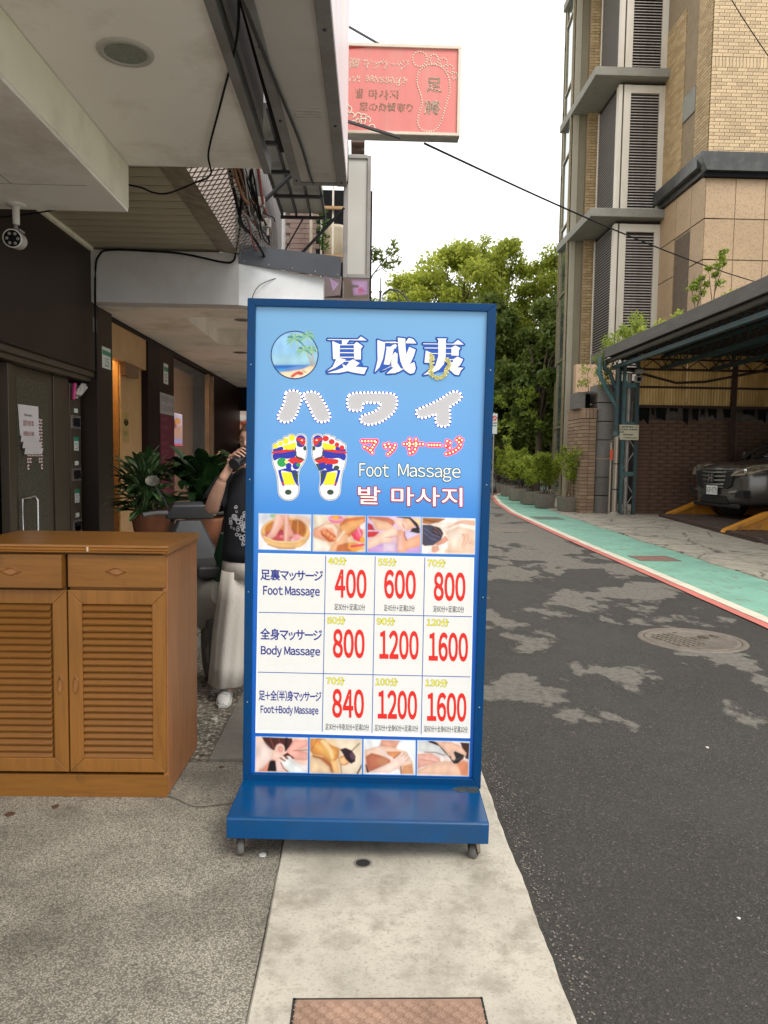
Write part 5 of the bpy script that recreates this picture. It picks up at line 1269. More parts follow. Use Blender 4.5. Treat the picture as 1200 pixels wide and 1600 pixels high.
# notice on the steel door
t = thing('paper_notice', 'curled white paper notice with dark red print taped to the steel door', 'notice', (-2.75, 6.4, 1.6))
d = MB()
for j in range(8):
    z0_ = 1.88 - j * .05; b0 = .0 if j < 5 else (j - 5) * .012; b1 = .0 if j < 4 else (j - 4) * .012
    d.quad((-2.752 + b1, 6.25 + .006 * j, z0_), (-2.752 + b1, 6.64 - .0 * j, z0_ + .004), (-2.752 + b0, 6.64, z0_ - .046), (-2.752 + b0, 6.256 + .006 * j, z0_ - .05))
d.build('sheet', mat('paper', (.66, .62, .62), .7, .04), t, weld=True, fix=False)
wall_text('張貼廣告', -2.751, 6.36, 6.52, 1.79, 1.81, t, ink, False)
wall_text('請勿停車', -2.751, 6.34, 6.54, 1.71, 1.76, t, mat('dark_red_print', (.25, .01, .02), .6), False); wall_text('請隨手關', -2.751, 6.34, 6.54, 1.62, 1.67, t, bpy.data.materials['dark_red_print'], False)
# number plates
def plate(y0, z0_, w_, h_, s, lab):
    t = thing('address_plate', lab, 'number plate', (-2.6, y0, z0_), group='green and white number plates')
    MB().box(-2.6, y0, z0_, -2.594, y0 + w_, z0_ + h_).build('plate', pl_w, t, bevel=.001); MB().box(-2.5938, y0, z0_ + h_ * .62, -2.593, y0 + w_, z0_ + h_ * .84).build('green_band', pl_g, t)
    wall_text(s, -2.5935, y0 + w_ * .25, y0 + w_ * .75, z0_ + h_ * .1, z0_ + h_ * .5, t, ink)
plate(7.80, 2.35, .25, .21, '15', 'white and green number plate reading 15 on the stone column')
plate(10.17, 2.42, .22, .26, '15', 'white and green number plate above the grey strip of the purple price board')
MB().box(-2.6, 7.55, 2.66, -2.597, 7.665, 2.80).build('grey_patch', mat('grey_sticker', (.16, .15, .15), .6), fs_)
# entrance and windows
d = MB(); d.box(-3.2, 8.12, 2.86, -2.64, 16.4, 2.929); d.build('lintel', M['dark_wood'], fs_, bevel=.004)
d = MB(); d.box(-3.2, 9.45, 0, -2.60, 9.98, 2.86); d.build('dark_pier', M['dark_wood'], fs_); d = MB(); d.box(-3.2, 9.985, 0, -2.605, 10.74, 2.86); d.build('dark_pier', M['brown'], fs_)
d = MB(); d.box(-3.2, 13.6, 0, -2.60, 16.45, 2.86); d.build('dark_pier', M['dark_wood'], fs_)
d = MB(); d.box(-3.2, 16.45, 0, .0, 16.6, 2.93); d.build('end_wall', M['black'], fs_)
d = MB(); d.box(-2.70, 8.13, 2.50, -2.62, 9.44, 2.858); d.build('transom', M['tan'], fs_); d = MB(); d.box(-2.66, 8.55, 2.36, -2.60, 9.05, 2.50); d.build('door_closer', mat('closer_brown', (.16, .085, .04), .4), fs_)
d = MB(); d.box(-2.72, 8.62, 0, -2.68, 9.44, 2.50); d.build('door_leaf', M['tan'], fs_); d = MB(); d.box(-2.72, 8.50, 0, -2.66, 8.545, 2.50); d.box(-2.72, 8.13, 0, -2.66, 8.17, 2.5); d.build('brass_post', mat('brass', (.75, .50, .2), .25, .05, metal=.9), fs_)
t = thing('wifi_sticker', 'yellow and black wireless sticker on the tan entrance door', 'sticker', (-2.68, 8.7, 1.7))
MB().box(-2.68, 8.70, 1.62, -2.677, 8.92, 1.96).build('backing', mat('sticker_yellow', (.36, .25, .08), .5), t)
sk = MB()
for r_ in (.03, .055, .08):
    pp = [(-2.675, 8.81 + r_ * math.cos(a), 1.80 + r_ * math.sin(a)) for a in [R(30 + i * 15) for i in range(9)]]
    for a, b in zip(pp[:-1], pp[1:]): sk.bar(a, b, .012, .012)
sk.build('symbol', M['black'], t, kind='stuff'); wall_text('WiFi', -2.6765, 8.74, 8.88, 1.70, 1.76, t, ink)
# interior
rm = thing('shop_interior', 'warmly lit room behind the entrance and the shop window', 'room', (-4, 11, 0))
d = MB(); d.box(-5.2, 8.1, 0, -5.1, 14, 2.9); d.build('back_wall', M['warm_room'], rm); d = MB(); d.box(-5.1, 8.05, 0, -3.2, 8.1, 2.9); d.box(-5.1, 14, 0, -3.2, 14.1, 2.9); d.build('side_wall', M['warm_room'], rm)
d = MB(); d.box(-5.1, 8.1, 2.86, -2.7, 14, 2.9); d.build('ceiling', M['soffit'], rm); d = MB(); d.box(-5.1, 8.1, 0, -2.7, 14, .02); d.build('floor', M['brown'], rm)
d = MB(); d.box(-3.9, 8.6, .0, -3.85, 9.6, 1.98); d.build('partition', mat('orange_wood', (.40, .17, .04), .4, .1, 3), rm); d = MB(); d.box(-3.88, 8.7, 2.1, -3.84, 9.0, 2.22); d.build('wall_box', M['dark_wood'], rm)
d = MB(); d.box(-3.0, 11.9, 0, -2.95, 13.5, 2.85); d.build('curtain_wall', mat('curtain_brown', (.26, .115, .035), .5, .1, 8, stretch=(1, 4, .2)), rm); d = MB(); d.box(-4.2, 10.9, .0, -4.1, 12.2, 2.1); d.build('cabinet', M['dark_wood'], rm)
for (x, y, e_) in ((-3.0, 8.6, 110), (-3.4, 11.2, 90)):
    l = bpy.data.lights.new('room_lamp', 'AREA'); l.energy = e_; l.size = .7; l.color = (1, .62, .28); lo = bpy.data.objects.new('room_lamp', l); COL.objects.link(lo); lo.location = (x, y, 2.80)
gl_ = bpy.data.materials.new('window_glass'); gl_.use_nodes = True; b = gl_.node_tree.nodes['Principled BSDF']; b.inputs['Base Color'].default_value = (.9, .9, .9, 1); b.inputs['Roughness'].default_value = .03; b.inputs['Alpha'].default_value = .08; b.inputs['Specular IOR Level'].default_value = .4
d = MB(); d.box(-2.66, 10.76, .0, -2.655, 13.5, 2.84); d.build('window_pane', gl_, fs_)
d = MB(); d.box(-2.67, 13.15, 0, -2.60, 13.22, 2.85); d.box(-2.67, 13.5, 0, -2.60, 13.59, 2.85); d.build('window_mullion', mat('tan_frame', (.32, .21, .14), .35, metal=.3), fs_)
t = thing('window_poster', 'lit colourful poster behind the shop window', 'poster', (-2.7, 11.2, 1.6))
C = paint(0, 0, 60, 100, 36, 60, 'd8b8c8', [('p', 'c8c0e0', [(0, 0), (60, 0), (60, 20), (0, 25)], 8), ('e', 'f0a030', (38, 24, 14, 9, 0), 6), ('e', 'c86430', (22, 38, 14, 9, 20), 4), ('p', '804030', [(5, 25), (25, 20), (30, 45), (20, 55), (8, 48)], 5), ('p', 'd0a088', [(15, 50), (58, 35), (60, 78), (10, 80)], 10), ('e', 'b03030', (8, 62, 8, 8, 0), 4), ('p', 'a8a8e0', [(0, 80), (60, 78), (60, 92), (0, 92)], 4), ('p', 'f03050', [(0, 93), (60, 93), (60, 100), (0, 100)], 3)])
colour_grid('sheet', C, 36, 60, [(-2.69, 10.8, 2.09), (-2.69, 11.60, 2.09), (-2.69, 11.60, 1.62), (-2.69, 10.8, 1.62)], attr_mat('lit_print', .5), t, world=True)
MB().box(-2.71, 10.79, 1.61, -2.692, 11.61, 2.10).build('frame', M['dark_wood'], t)
t = thing('blue_leaflet', 'tilted blue and white leaflet below the lit poster', 'leaflet', (-2.69, 11.2, 1.4))
MB().poly([(-2.69, 10.8, 1.30), (-2.69, 10.8, 1.44), (-2.69, 11.35, 1.47), (-2.69, 11.65, 1.36), (-2.69, 11.6, 1.28)]).build('sheet', mat('leaflet_blue_glow', (.12, .32, .7), .5, .1, emit=.25), t, fix=False)  # glow added to the sheet's material; the leaflet is no lamp
t = thing('far_poster', 'small lit picture on the dark end wall of the arcade', 'poster', (-2.5, 16.4, 1.8))
C = paint(0, 0, 60, 100, 30, 50, 'c8b0a0', [('e', 'c05a30', (30, 40, 16, 20, 0), 5), ('p', '804830', [(5, 55), (55, 50), (50, 90), (10, 95)], 6), ('e', 'f0e8e0', (20, 20, 12, 10, 0), 6), ('l', '502818', ([(10, 30), (50, 70)], 5), 4)])
colour_grid('sheet', C, 30, 50, [(-2.72, 16.44, 2.43), (-2.2, 16.44, 2.43), (-2.2, 16.44, 1.75), (-2.72, 16.44, 1.75)], bpy.data.materials['lit_print'], t, world=True)
# price board on the dark pier
t = thing('price_board', 'tall purple red price board with a grey heading strip on the dark pier', 'board', (-2.6, 10.35, 1.6))
MB().box(-2.604, 10.0, .9, -2.598, 10.73, 2.02).build('panel', mat('purple_red', (.11, .010, .028), .5, .08), t)
MB().box(-2.604, 10.0, 2.022, -2.597, 10.73, 2.29).build('heading', mat('heading_grey', (.33, .30, .30), .5), t)
wall_text('腳底按摩全身', -2.5965, 10.05, 10.68, 2.18, 2.26, t, mat('faint_grey', (.18, .15, .16), .6), False); wall_text('足浴刮痧按摩', -2.5965, 10.05, 10.68, 2.06, 2.14, t, bpy.data.materials['faint_grey'], False)
fp_ = mat('faint_pink', (.24, .07, .09), .5)
for i, s in enumerate(('全身油壓', '腳底按摩三十分', '半身', '腳底四十分', '全身六十分', '半身指壓', '肩頸三十分', '修腳皮', '足浴', '拔罐刮痧')): wall_text(s, -2.5975, 10.06, 10.06 + .07 * len(s), 1.93 - i * .105, 1.98 - i * .105, t, fp_, False)

# loose cables on the canopy side
def cable(pts, r, lab, n=6, mt='black', smoothn=6, grp=None):
    p3 = []
    k = len(pts)
    for i in range(k - 1):
        p0, p1, p2, p3_ = [Vector(pts[min(max(i + j, 0), k - 1)]) for j in (-1, 0, 1, 2)]
        for q in range(smoothn):
            t_ = q / smoothn; p3.append(.5 * ((2 * p1) + (-p0 + p2) * t_ + (2 * p0 - 5 * p1 + 4 * p2 - p3_) * t_ ** 2 + (-p0 + 3 * p1 - 3 * p2 + p3_) * t_ ** 3))
    p3.append(Vector(pts[-1])); o = MB().tube(p3, r, n).build('cable', M[mt]); tag(o, lab, 'cable', grp); return o
# ---------------------------------------------------------------- right side buildings
def tile_mat(name, c1, c2, w=.3, h=.1, axis='X'):
    m, nt, b, P = start(name)
    g = nd(nt, 'ShaderNodeNewGeometry'); 
    r = ramp(nt, g.outputs['Random Per Island'], [(0, c1), (.5, tuple((a + b_) / 2 for a, b_ in zip(c1, c2))), (1, c2)])
    r = mixc(nt, bw(nt, noise(nt, P, 1.1, 5), .45, .7, 0, .3), r, tuple(x * .6 for x in c1)); finish(nt, b, r, .6, noise(nt, P, 60, 3), .15, .003); return m
TL = tile_mat('sand_tile', (.32, .22, .105), (.46, .33, .17))
def piece_mat(name, c1, c2, sc_=55., dk=(.10, .07, .04), rough=.5):
    m, nt, b, P = start(name); oi = nd(nt, 'ShaderNodeObjectInfo')
    r = ramp(nt, oi.outputs['Random'], [(0, c1), (1, c2)])
    n = vor(nt, P, sc_); s_ = nd(nt, 'ShaderNodeSeparateColor'); nt.links.new(n, s_.inputs[0])
    r = mixc(nt, bw(nt, s_.outputs[0], .1, .8, .0, .28), r, tuple(min(1, x * 1.35) for x in c2)); r = mixc(nt, bw(nt, s_.outputs[1], .8, .92, 0, .35), r, dk)
    r = mixc(nt, bw(nt, noise(nt, P, .7, 5), .45, .7, 0, .3), r, tuple(x * .65 for x in c1)); finish(nt, b, r, rough, noise(nt, P, 90, 3), .1, .003); return m
GR = piece_mat('sand_granite', (.33, .225, .125), (.38, .265, .155), 30.)
TLP = piece_mat('sand_tile_piece', (.34, .245, .135), (.50, .375, .215), 20.)
grout = mat('grout', (.22, .165, .10), .85, .15, 4)
cornM = mat('dark_cornice', (.035, .038, .036), .3, .2, 3, dirt=(.09, .095, .09), dscale=3)
fr_w = mat('cream_frame', (.60, .555, .47), .5, .05, 2, stretch=(1, 1, .3), dirt=(.42, .36, .27), dscale=1.2, damt=.5)
conc = mat('balcony_concrete', (.23, .225, .19), .85, .2, 2, .3, 30, dirt=(.11, .11, .09), dscale=2)
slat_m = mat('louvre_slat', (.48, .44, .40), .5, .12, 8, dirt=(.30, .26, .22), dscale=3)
slat_d = mat('louvre_slat_shade', (.30, .28, .25), .5, .12, 8)  # side slats: their shaded tone is put into the colour
GY = 22.6; GX = 9.84
gb = thing('granite_building', 'sand coloured granite and tile clad building behind the parking shed', 'building', (GX, GY, 0))
d = MB(); d.box(GX + .03, GY + .96, 0, 24, 34, 22); d.box(GX + .5, GY + .03, 0, 24, GY + .96, 22); d.build('core_wall', grout, gb)
# granite panels, front
zs = [0.9, 2.1, 3.3, 4.65, 5.97, 7.37, 8.56 + .02, 9.79]
zs = [2.1, 3.4, 4.75, 6.05, 7.39, 8.56, 9.80]
for j in range(len(zs) - 1):
    for i in range(4):
        x0 = GX + .02 + i * .88; x1 = x0 + .865
        d = MB(); d.box(x0, GY, zs[j] + .016, x1, GY + .028, zs[j + 1] - .016); d.build('granite_panel', GR, gb, bevel=.004)
    for (y0, y1) in ((GY + .03, GY + .95), (GY + 2.15, GY + 3.4)) if j < 5 else ((GY + .03, GY + .95), (GY + .965, GY + 2.1), (GY + 2.115, GY + 3.4)):
        d = MB(); d.box(GX, y0, zs[j] + .016, GX + .028, y1 - .012, zs[j + 1] - .016); d.build('granite_panel', GR, gb, bevel=.004)
    if j < 5:
        d = MB(); d.box(GX + .45, GY + 2.125, zs[j] + .016, GX + .9, GY + 2.145, zs[j + 1] - .016); d.build('granite_panel', GR, gb)
# niche: flat dark sheet between the panels, recess shade put into its colour
d = MB(); d.box(GX + .026, GY + .96, 2.1, GX + .031, GY + 2.12, 8.5); d.build('niche', mat('niche_shade', (.10, .07, .045), .8), gb)
# cornice
d = MB(); d.prism([(GX - .10, 9.83), (GX - .28, 10.22), (GX - .28, 10.36), (24, 10.36), (24, 9.83)], GY - .28, GY + .02) ; d.build('cornice', cornM, gb, bevel=.01)
d = MB(); d.box(GX - .28, GY + .021, 9.98, GX + .02, GY + 3.4, 10.36); d.box(GX - .10, GY + .021, 9.83, GX + .02, GY + 3.4, 9.98); d.build('cornice', cornM, gb, bevel=.01)
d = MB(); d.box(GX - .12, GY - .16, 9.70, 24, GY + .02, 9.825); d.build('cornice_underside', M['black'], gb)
# tiles, front wall above the cornice: each tile a piece
tx0 = GX + .03
tme = MB().box(0, 0, 0, .285, .03, .088).mesh('tile'); tme.materials.append(TLP)
tmh = MB().box(0, 0, 0, .1375, .03, .088).mesh('tile'); tmh.materials.append(TLP)
tmv = MB().box(0, 0, 0, .088, .03, .285).mesh('tile'); tmv.materials.append(TLP)
z = 10.39; row = 0; cnt = 0
while z < 14.9:
    if 12.72 < z < 12.80 or (z > 12.7 and z < 12.82):
        for i in range(18): piece('tile', tmv, gb, (tx0 + i * .1, GY - .02, z)); cnt += 1
        z += .30; continue
    x = tx0
    if row % 2: piece('tile', tmh, gb, (x, GY - .02, z)); x += .15; cnt += 1
    while x < tx0 + 1.75:
        piece('tile', tme, gb, (x, GY - .02 - random.uniform(0, .004), z)); x += .30; cnt += 1
    z += .10; row += 1
# the tiled returns (receding faces) and everything past the single tiles: joined courses
d = MB()
def courses(x0, y0, x1, y1, z0, z1, step=.1, along='Y', wid=.30):
    z = z0; r = 0
    while z < z1:
        if along == 'Y':
            y = y0 + (wid / 2 if r % 2 else 0) - wid
            while y < y1:
                a, b_ = max(y, y0), min(y + wid - .015, y1)
                if b_ > a: d.box(x0, a, z, x1, b_, z + step - .014)
                y += wid
        else:
            x = x0 + (wid / 2 if r % 2 else 0) - wid
            while x < x1:
                a, b_ = max(x, x0), min(x + wid - .015, x1)
                if b_ > a: d.box(a, y0, z, b_, y1, z + step - .014)
                x += wid
        z += step; r += 1
courses(GX + .0, GY + .03, GX + .028, GY + .95, 10.39, 15.4)
courses(GX + .0, GY + 1.9, GX + .028, GY + 3.4, 10.39, 15.4)
courses(GX + .5, GY + 1.88, GX + .95, GY + 1.90, 10.39, 15.4, along='X')
d.build('tile_courses', TL, gb, kind='stuff', fix=False)
d = MB(); d.box(GX + .031, GY + .96, 10.39, GX + .5, GY + 1.86, 15.4); d.build('tile_recess', mat('tile_recess', (.30, .21, .12), .7, .15, 5), gb)
d = MB(); d.box(GX - .02, GY + .97, 12.0, GX + .40, GY + 1.87, 12.75); d.build('concrete_lintel', conc, gb, bevel=.01)

# louvred tower
TY = 26.0
tw = thing('louvred_tower', 'tall building corner with white louvre screens between concrete ledges', 'tower', (8.3, TY, 0))
d = MB(); d.box(8.42, TY + .12, 0, 9.84, 31.4, 22); d.build('core_wall', mat('louvre_void', (.035, .028, .024), .8), tw)
smF = MB().prism([(-.5, 0), (-.5, .028), (-.42, .04), (-.42, .008)], -.48, .48, 'YZ') if False else None
sl = MB(); sl.add([(0, 0, 0), (1.02, 0, 0), (1.02, .07, .035), (0, .07, .035), (0, .0, .022), (1.02, .0, .022), (1.02, .07, .057), (0, .07, .057)], [(0, 3, 2, 1), (4, 5, 6, 7), (0, 1, 5, 4), (1, 2, 6, 5), (2, 3, 7, 6), (3, 0, 4, 7)])
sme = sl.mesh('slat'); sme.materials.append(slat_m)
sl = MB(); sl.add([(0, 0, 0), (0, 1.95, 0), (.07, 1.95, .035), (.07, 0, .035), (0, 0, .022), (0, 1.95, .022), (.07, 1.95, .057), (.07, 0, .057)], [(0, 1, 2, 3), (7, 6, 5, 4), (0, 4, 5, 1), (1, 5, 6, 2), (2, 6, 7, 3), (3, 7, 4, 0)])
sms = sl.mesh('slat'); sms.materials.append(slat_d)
ledges = [5.2, 9.50, 13.97, 18.4]
for i, (z0, z1) in enumerate(zip(ledges[:-1], ledges[1:])):
    a, b_ = z0 + .12, z1 - .12
    if i == 0: a = 4.2
    fo = MB()
    fo.box(8.30, TY - .02, a, 8.42, TY + .1, b_).box(8.47, TY - .02, a, 8.70, TY + .1, b_).box(9.66, TY - .02, a, 9.86, TY + .1, b_).box(8.70, TY - .01, a, 9.66, TY + .1, a + .22).box(8.70, TY - .01, b_ - .25, 9.66, TY + .1, b_)
    fo = fo.build('louvre_screen', fr_w, tw, kind=None, bevel=.006)
    n = int((b_ - a - .55) / .092)
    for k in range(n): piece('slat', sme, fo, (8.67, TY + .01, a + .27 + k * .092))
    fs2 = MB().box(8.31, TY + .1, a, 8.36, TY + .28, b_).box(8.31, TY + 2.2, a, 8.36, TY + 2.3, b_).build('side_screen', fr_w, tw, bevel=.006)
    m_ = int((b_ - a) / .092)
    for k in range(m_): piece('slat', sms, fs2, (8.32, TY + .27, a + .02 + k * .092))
for z in ledges[1:]:
    d = MB(); d.prism([(7.40, TY - .35), (9.92, TY - .35), (9.92, TY + .5), (8.4, TY + .6), (8.4, TY + 4.2), (7.40, TY + 4.2)], z, z + .28, 'XY'); d.build('ledge', conc, tw, bevel=.02)
d = MB(); courses(7.98, 28.38, 8.40, 28.42, 1.0, 19, along='X'); d.build('tile_courses', TL, tw, kind='stuff', fix=False)
d = MB(); d.box(7.98, 28.42, 0, 8.5, 30.6, 21); d.build('tiled_wall', grout, tw)
olive = mat('olive_metal', (.235, .205, .135), .45, .08, 2, metal=.2, stretch=(1, 1, .2), dirt=(.16, .14, .10), dscale=1.5)
d = MB(); d.box(7.705, 28.60, 0, 7.975, 29.3, 21); d.build('olive_pilaster', olive, tw, bevel=.01)
d = MB(); d.box(7.51, 28.57, 0, 7.70, 28.7, 21); d.build('pilaster_edge', mat('olive_light', (.36, .33, .25), .4, .06, 2), tw)
glass_d = mat('curtain_glass', (.30, .36, .36), .06, .2, .6, spec=1.0, metal=.8)
for k in range(8):
    for (xa, ya, xb, yb) in ((7.45, 28.72, 7.56, 30.0), (7.56, 30.03, 7.86, 31.5)):
        d = MB(); d.quad((xa, ya, .3 + k * 2.5), (xb, yb, .3 + k * 2.5), (xb, yb, 2.72 + k * 2.5), (xa, ya, 2.72 + k * 2.5)); d.build('window_pane', glass_d, tw, fix=False)
for (x, y) in ((7.45, 28.71), (7.56, 30.01), (7.86, 31.5)):
    d = MB(); d.box(x - .045, y - .03, 0, x + .03, y + .03, 21); d.build('mullion', mat('mullion_bronze', (.26, .215, .13), .4, metal=.3) if x == 7.45 else bpy.data.materials['mullion_bronze'], tw)
for k in range(9):
    d = MB(); z = .24 + k * 2.5
    d.bar((7.43, 28.7, z), (7.54, 30.0, z), .06, .07); d.bar((7.54, 30.0, z), (7.84, 31.5, z), .06, .07); d.build('transom', bpy.data.materials['mullion_bronze'], tw)

# brick pier, stone pier, small box
def brick_mat():
    m, nt, b, P = start('tan_brick'); oi = nd(nt, 'ShaderNodeObjectInfo')
    r = ramp(nt, oi.outputs['Random'], [(0, (.26, .17, .105)), (1, (.36, .25, .16))]); r = mixc(nt, bw(nt, noise(nt, P, 8, 5), .45, .7, 0, .35), r, (.14, .09, .06)); finish(nt, b, r, .8, noise(nt, P, 70, 4), .3, .004); return m
BK = brick_mat()
bp = thing('brick_gate_pier', 'tan brick gate pier with a soldier course on top', 'pier', (6.3, 21.6, 0))
d = MB(); d.box(6.12, 21.34, 0, 6.50, 22.9, 2.90); d.build('mortar_core', mat('mortar_dark', (.05, .04, .03), .9), bp)
b1 = MB().box(0, 0, 0, .19, .02, .088).mesh('brick'); b1.materials.append(BK); b2 = MB().box(0, 0, 0, .02, .375, .088).mesh('brick'); b2.materials.append(BK); b3 = MB().box(0, 0, 0, .085, .02, .24).mesh('brick'); b3.materials.append(BK); b4 = MB().box(0, 0, 0, .02, .085, .24).mesh('brick'); b4.materials.append(BK)
for k in range(26):
    z = .01 + k * .102
    for x in (6.11, 6.31): piece('brick', b1, bp, (x, 21.32, z))
    for j in range(4): piece('brick', b2, bp, (6.10, 21.34 + j * .39, z))
for i in range(4): piece('brick', b3, bp, (6.11 + i * .1, 21.315, 2.67))
for i in range(15): piece('brick', b4, bp, (6.10, 21.34 + i * .104, 2.67))
d = MB(); d.box(6.09, 21.31, 2.915, 6.52, 22.9, 2.94); d.build('coping', BK, bp)
STN = piece_mat('grey_granite', (.125, .115, .105), (.17, .155, .14), 42., (.04, .036, .03), .6)
sp_ = thing('stone_gate_pier', 'grey granite block pier beside the brick gate pier', 'pier', (6.9, 21.5, 0))
for k in range(7):
    z0 = .0 + k * .518
    d = MB(); d.prism([(6.54, 21.42), (6.76, 21.30), (7.08, 21.36), (7.12, 22.2), (6.54, 22.2)], z0 + .008, z0 + .505, 'XY'); d.build('stone_block', STN, sp_, bevel=.008)
bx_ = thing('letter_niche', 'grey stone box with a dark opening on top of the brick pier', 'box', (6.3, 21.6, 2.94))
d = MB(); d.box(6.00, 21.5, 2.945, 6.22, 22.3, 3.40); d.box(6.22, 21.5, 3.36, 6.50, 22.3, 3.42); d.box(6.22, 22.0, 2.945, 6.50, 22.3, 3.36); d.build('stone_shell', STN, bx_, bevel=.006)
d = MB(); d.box(6.225, 21.99, 2.95, 6.50, 21.998, 3.355); d.build('opening', M['black'], bx_)
wallb = thing('building_base_wall', 'peach rendered wall behind the brick pier', 'wall', (7.4, 23.5, 0))
d = MB(); d.box(6.9, 25.0, 0, 8.3, 25.3, 4.6); d.build('wall', mat('peach_render', (.46, .31, .20), .8, .1, 2, dirt=(.3, .2, .13), dscale=2), wallb)

# ---------------------------------------------------------------- parking shed
teal = mat('teal_paint', (.022, .062, .07), .5, .2, 8, .1, 50, dirt=(.06, .045, .03), dscale=6, damt=.7)
teal_l = mat('teal_paint_faded', (.055, .14, .15), .55, .2, 8, .1, 50, dirt=(.09, .07, .05), dscale=6, damt=.6)
rust = mat('rusty_brown', (.05, .025, .018), .7, .3, 8)
roofM = mat('roof_fascia_grey', (.10, .092, .08), .7, .15, 3, .1, 30, stretch=(1, .4, 2), dirt=(.055, .05, .04), dscale=2.5)
sh = thing('parking_shed', 'open parking shed with a dark lattice truss roof and yellow corrugated back panels', 'shed', (9, 15, 0))
d = MB(); d.box(6.60, 6.5, 4.30, 6.66, 22.4, 4.57); d.build('roof_fascia', roofM, sh, bevel=.006)
d = MB(); d.box(6.661, 6.5, 4.50, 15, 22.4, 4.56); d.build('roof_sheet', mat('roof_sheet', (.055, .05, .045), .8, .3, 3), sh)
rs_ = MB().box(0, -.02, -.03, 8.3, .02, .03).mesh('roof_rib'); rs_.materials.append(rust)
for i in range(38): piece('roof_rib', rs_, sh, (6.67, 6.8 + i * .41, 4.467))
for x in (6.95, 8.3, 9.7, 11.2):
    d = MB(); d.box(x - .06, 6.5, 4.02, x + .06, 21.5, 4.12); d.build('beam', teal, sh); d = MB(); d.box(x - .05, 6.5, 4.36, x + .05, 21.5, 4.42)
    y = 6.6
    while y < 21.2:
        d.bar((x, y, 4.12), (x, y + .22, 4.36), .022); d.bar((x, y + .22, 4.36), (x, y + .44, 4.12), .022); y += .44
    d.build('lattice', teal, sh, kind='stuff')
d = MB(); d.box(7.0, 21.20, 4.28, 14.5, 21.26, 4.33); d.box(7.0, 21.20, 4.0, 14.5, 21.26, 4.06); x = 7.1
while x < 14: d.bar((x, 21.23, 4.06), (x + .28, 21.23, 4.28), .022); d.bar((x + .28, 21.23, 4.28), (x + .56, 21.23, 4.06), .022); x += .62
d.build('front_truss', rust, sh, kind='stuff')
d = MB(); d.tube([(6.78, 7, 4.30), (6.78, 22.2, 4.24)], .07, 12); d.build('gutter_pipe', roofM, sh)
d = MB(); d.tube([(7.0, 21.1, 4.05), (8.6, 21.1, 3.66), (9.4, 21.1, 3.70), (11.5, 20.9, 4.12)], .035, 8); d.build('sagging_pipe', rust, sh)
d = MB(); d.box(7.6, 21.25, 3.52, 14.5, 21.31, 3.58); d.build('rail', rust, sh); d = MB(); d.box(7.6, 21.25, 2.98, 14.5, 21.31, 3.06); d.build('rail', rust, sh)
for x in (10.30, 13.2):
    d = MB(); d.box(x - .06, 21.18, 0, x + .06, 21.27, 4.28); d.build('post', rust, sh)
# corrugated translucent sheets
cm = bpy.data.materials.new('yellow_translucent'); cm.use_nodes = True; nt = cm.node_tree; b = nt.nodes['Principled BSDF']
tc = nd(nt, 'ShaderNodeTexCoord'); mp = nd(nt, 'ShaderNodeMapping'); mp.inputs['Scale'].default_value = (3, 1, .5); nt.links.new(tc.outputs['Object'], mp.inputs[0])
cc = mixc(nt, bw(nt, noise(nt, mp.outputs[0], 1.6, 6), .35, .7), (.88, .66, .30), (.55, .36, .13)); nt.links.new(cc, b.inputs['Base Color']); b.inputs['Roughness'].default_value = .5
tr = nd(nt, 'ShaderNodeBsdfTranslucent'); nt.links.new(cc, tr.inputs[0]); x_ = nd(nt, 'ShaderNodeMixShader'); x_.inputs[0].default_value = .75
nt.links.new(b.outputs[0], x_.inputs[1]); nt.links.new(tr.outputs[0], x_.inputs[2]); nt.links.new(x_.outputs[0], nt.nodes['Material Output'].inputs['Surface'])
for (xa, xb, z0, z1) in ((7.62, 9.0, 3.06, 4.5), (9.02, 10.25, 3.06, 4.5), (10.36, 11.8, 3.06, 4.5), (11.82, 13.1, 3.06, 4.5)):
    n = int((xb - xa) / .0135); V = []; 
    for i in range(n + 1):
        x = xa + (xb - xa) * i / n; yy = 21.36 + .018 * math.sin(i * math.pi / 3); V += [(x, yy, z0), (x, yy, z1)]
    V = np.array(V); a = np.arange(n) * 2; fast_mesh('corrugated_sheet', V, np.stack([a, a + 2, a + 3, a + 1], 1), cm, sh, smooth=True)
# brick back wall, torn gap
bw_ = mat('dark_brick', (.15, .085, .055), .8, .25, 6, .2, 50, dirt=(.06, .04, .03), dscale=2)
d = MB(); d.box(7.70, 21.52, 0, 14.5, 21.7, 2.66); d.build('brick_wall_core', mat('mortar_brown', (.05, .035, .025), .9), sh)
bm1 = MB().box(0, 0, 0, .43, .02, .088).mesh('brick'); bm1.materials.append(bw_)
for k in range(26):
    for j in range(11): piece('brick', bm1, sh, (7.71 + j * .45 - (.2 if k % 2 and j else 0), 21.495 - random.uniform(0, .004), .02 + k * .102))
d = MB(); d.box(7.7, 21.9, 2.4, 14.5, 21.95, 3.2); d.build('gap_backing', mat('gap_sheet', (.16, .15, .14), .7, .5, 2), sh)
tn = MB(); random.seed(6); x = 7.7
while x < 12:
    w_ = random.uniform(.1, .4); h_ = random.uniform(.05, .45) if random.random() < .7 else .5; tn.poly([(x, 21.45, 3.0), (x + w_, 21.45, 3.0), (x + w_ * .9, 21.44, 3.0 - h_), (x + w_ * .5, 21.44, 3.0 - h_ * random.uniform(.3, 1.0)), (x + w_ * .15, 21.44, 3.0 - h_ * .8)]); x += w_ * random.uniform(.9, 1.6)
tn.build('torn_netting', M['black'], sh, fix=False, kind='stuff')
d = MB(); d.box(14.5, 6.5, 0, 14.6, 22, 4.5); d.box(14.0, 6.4, 0, 14.6, 6.5, 4.5); d.build('inner_wall', M['brown'], sh)
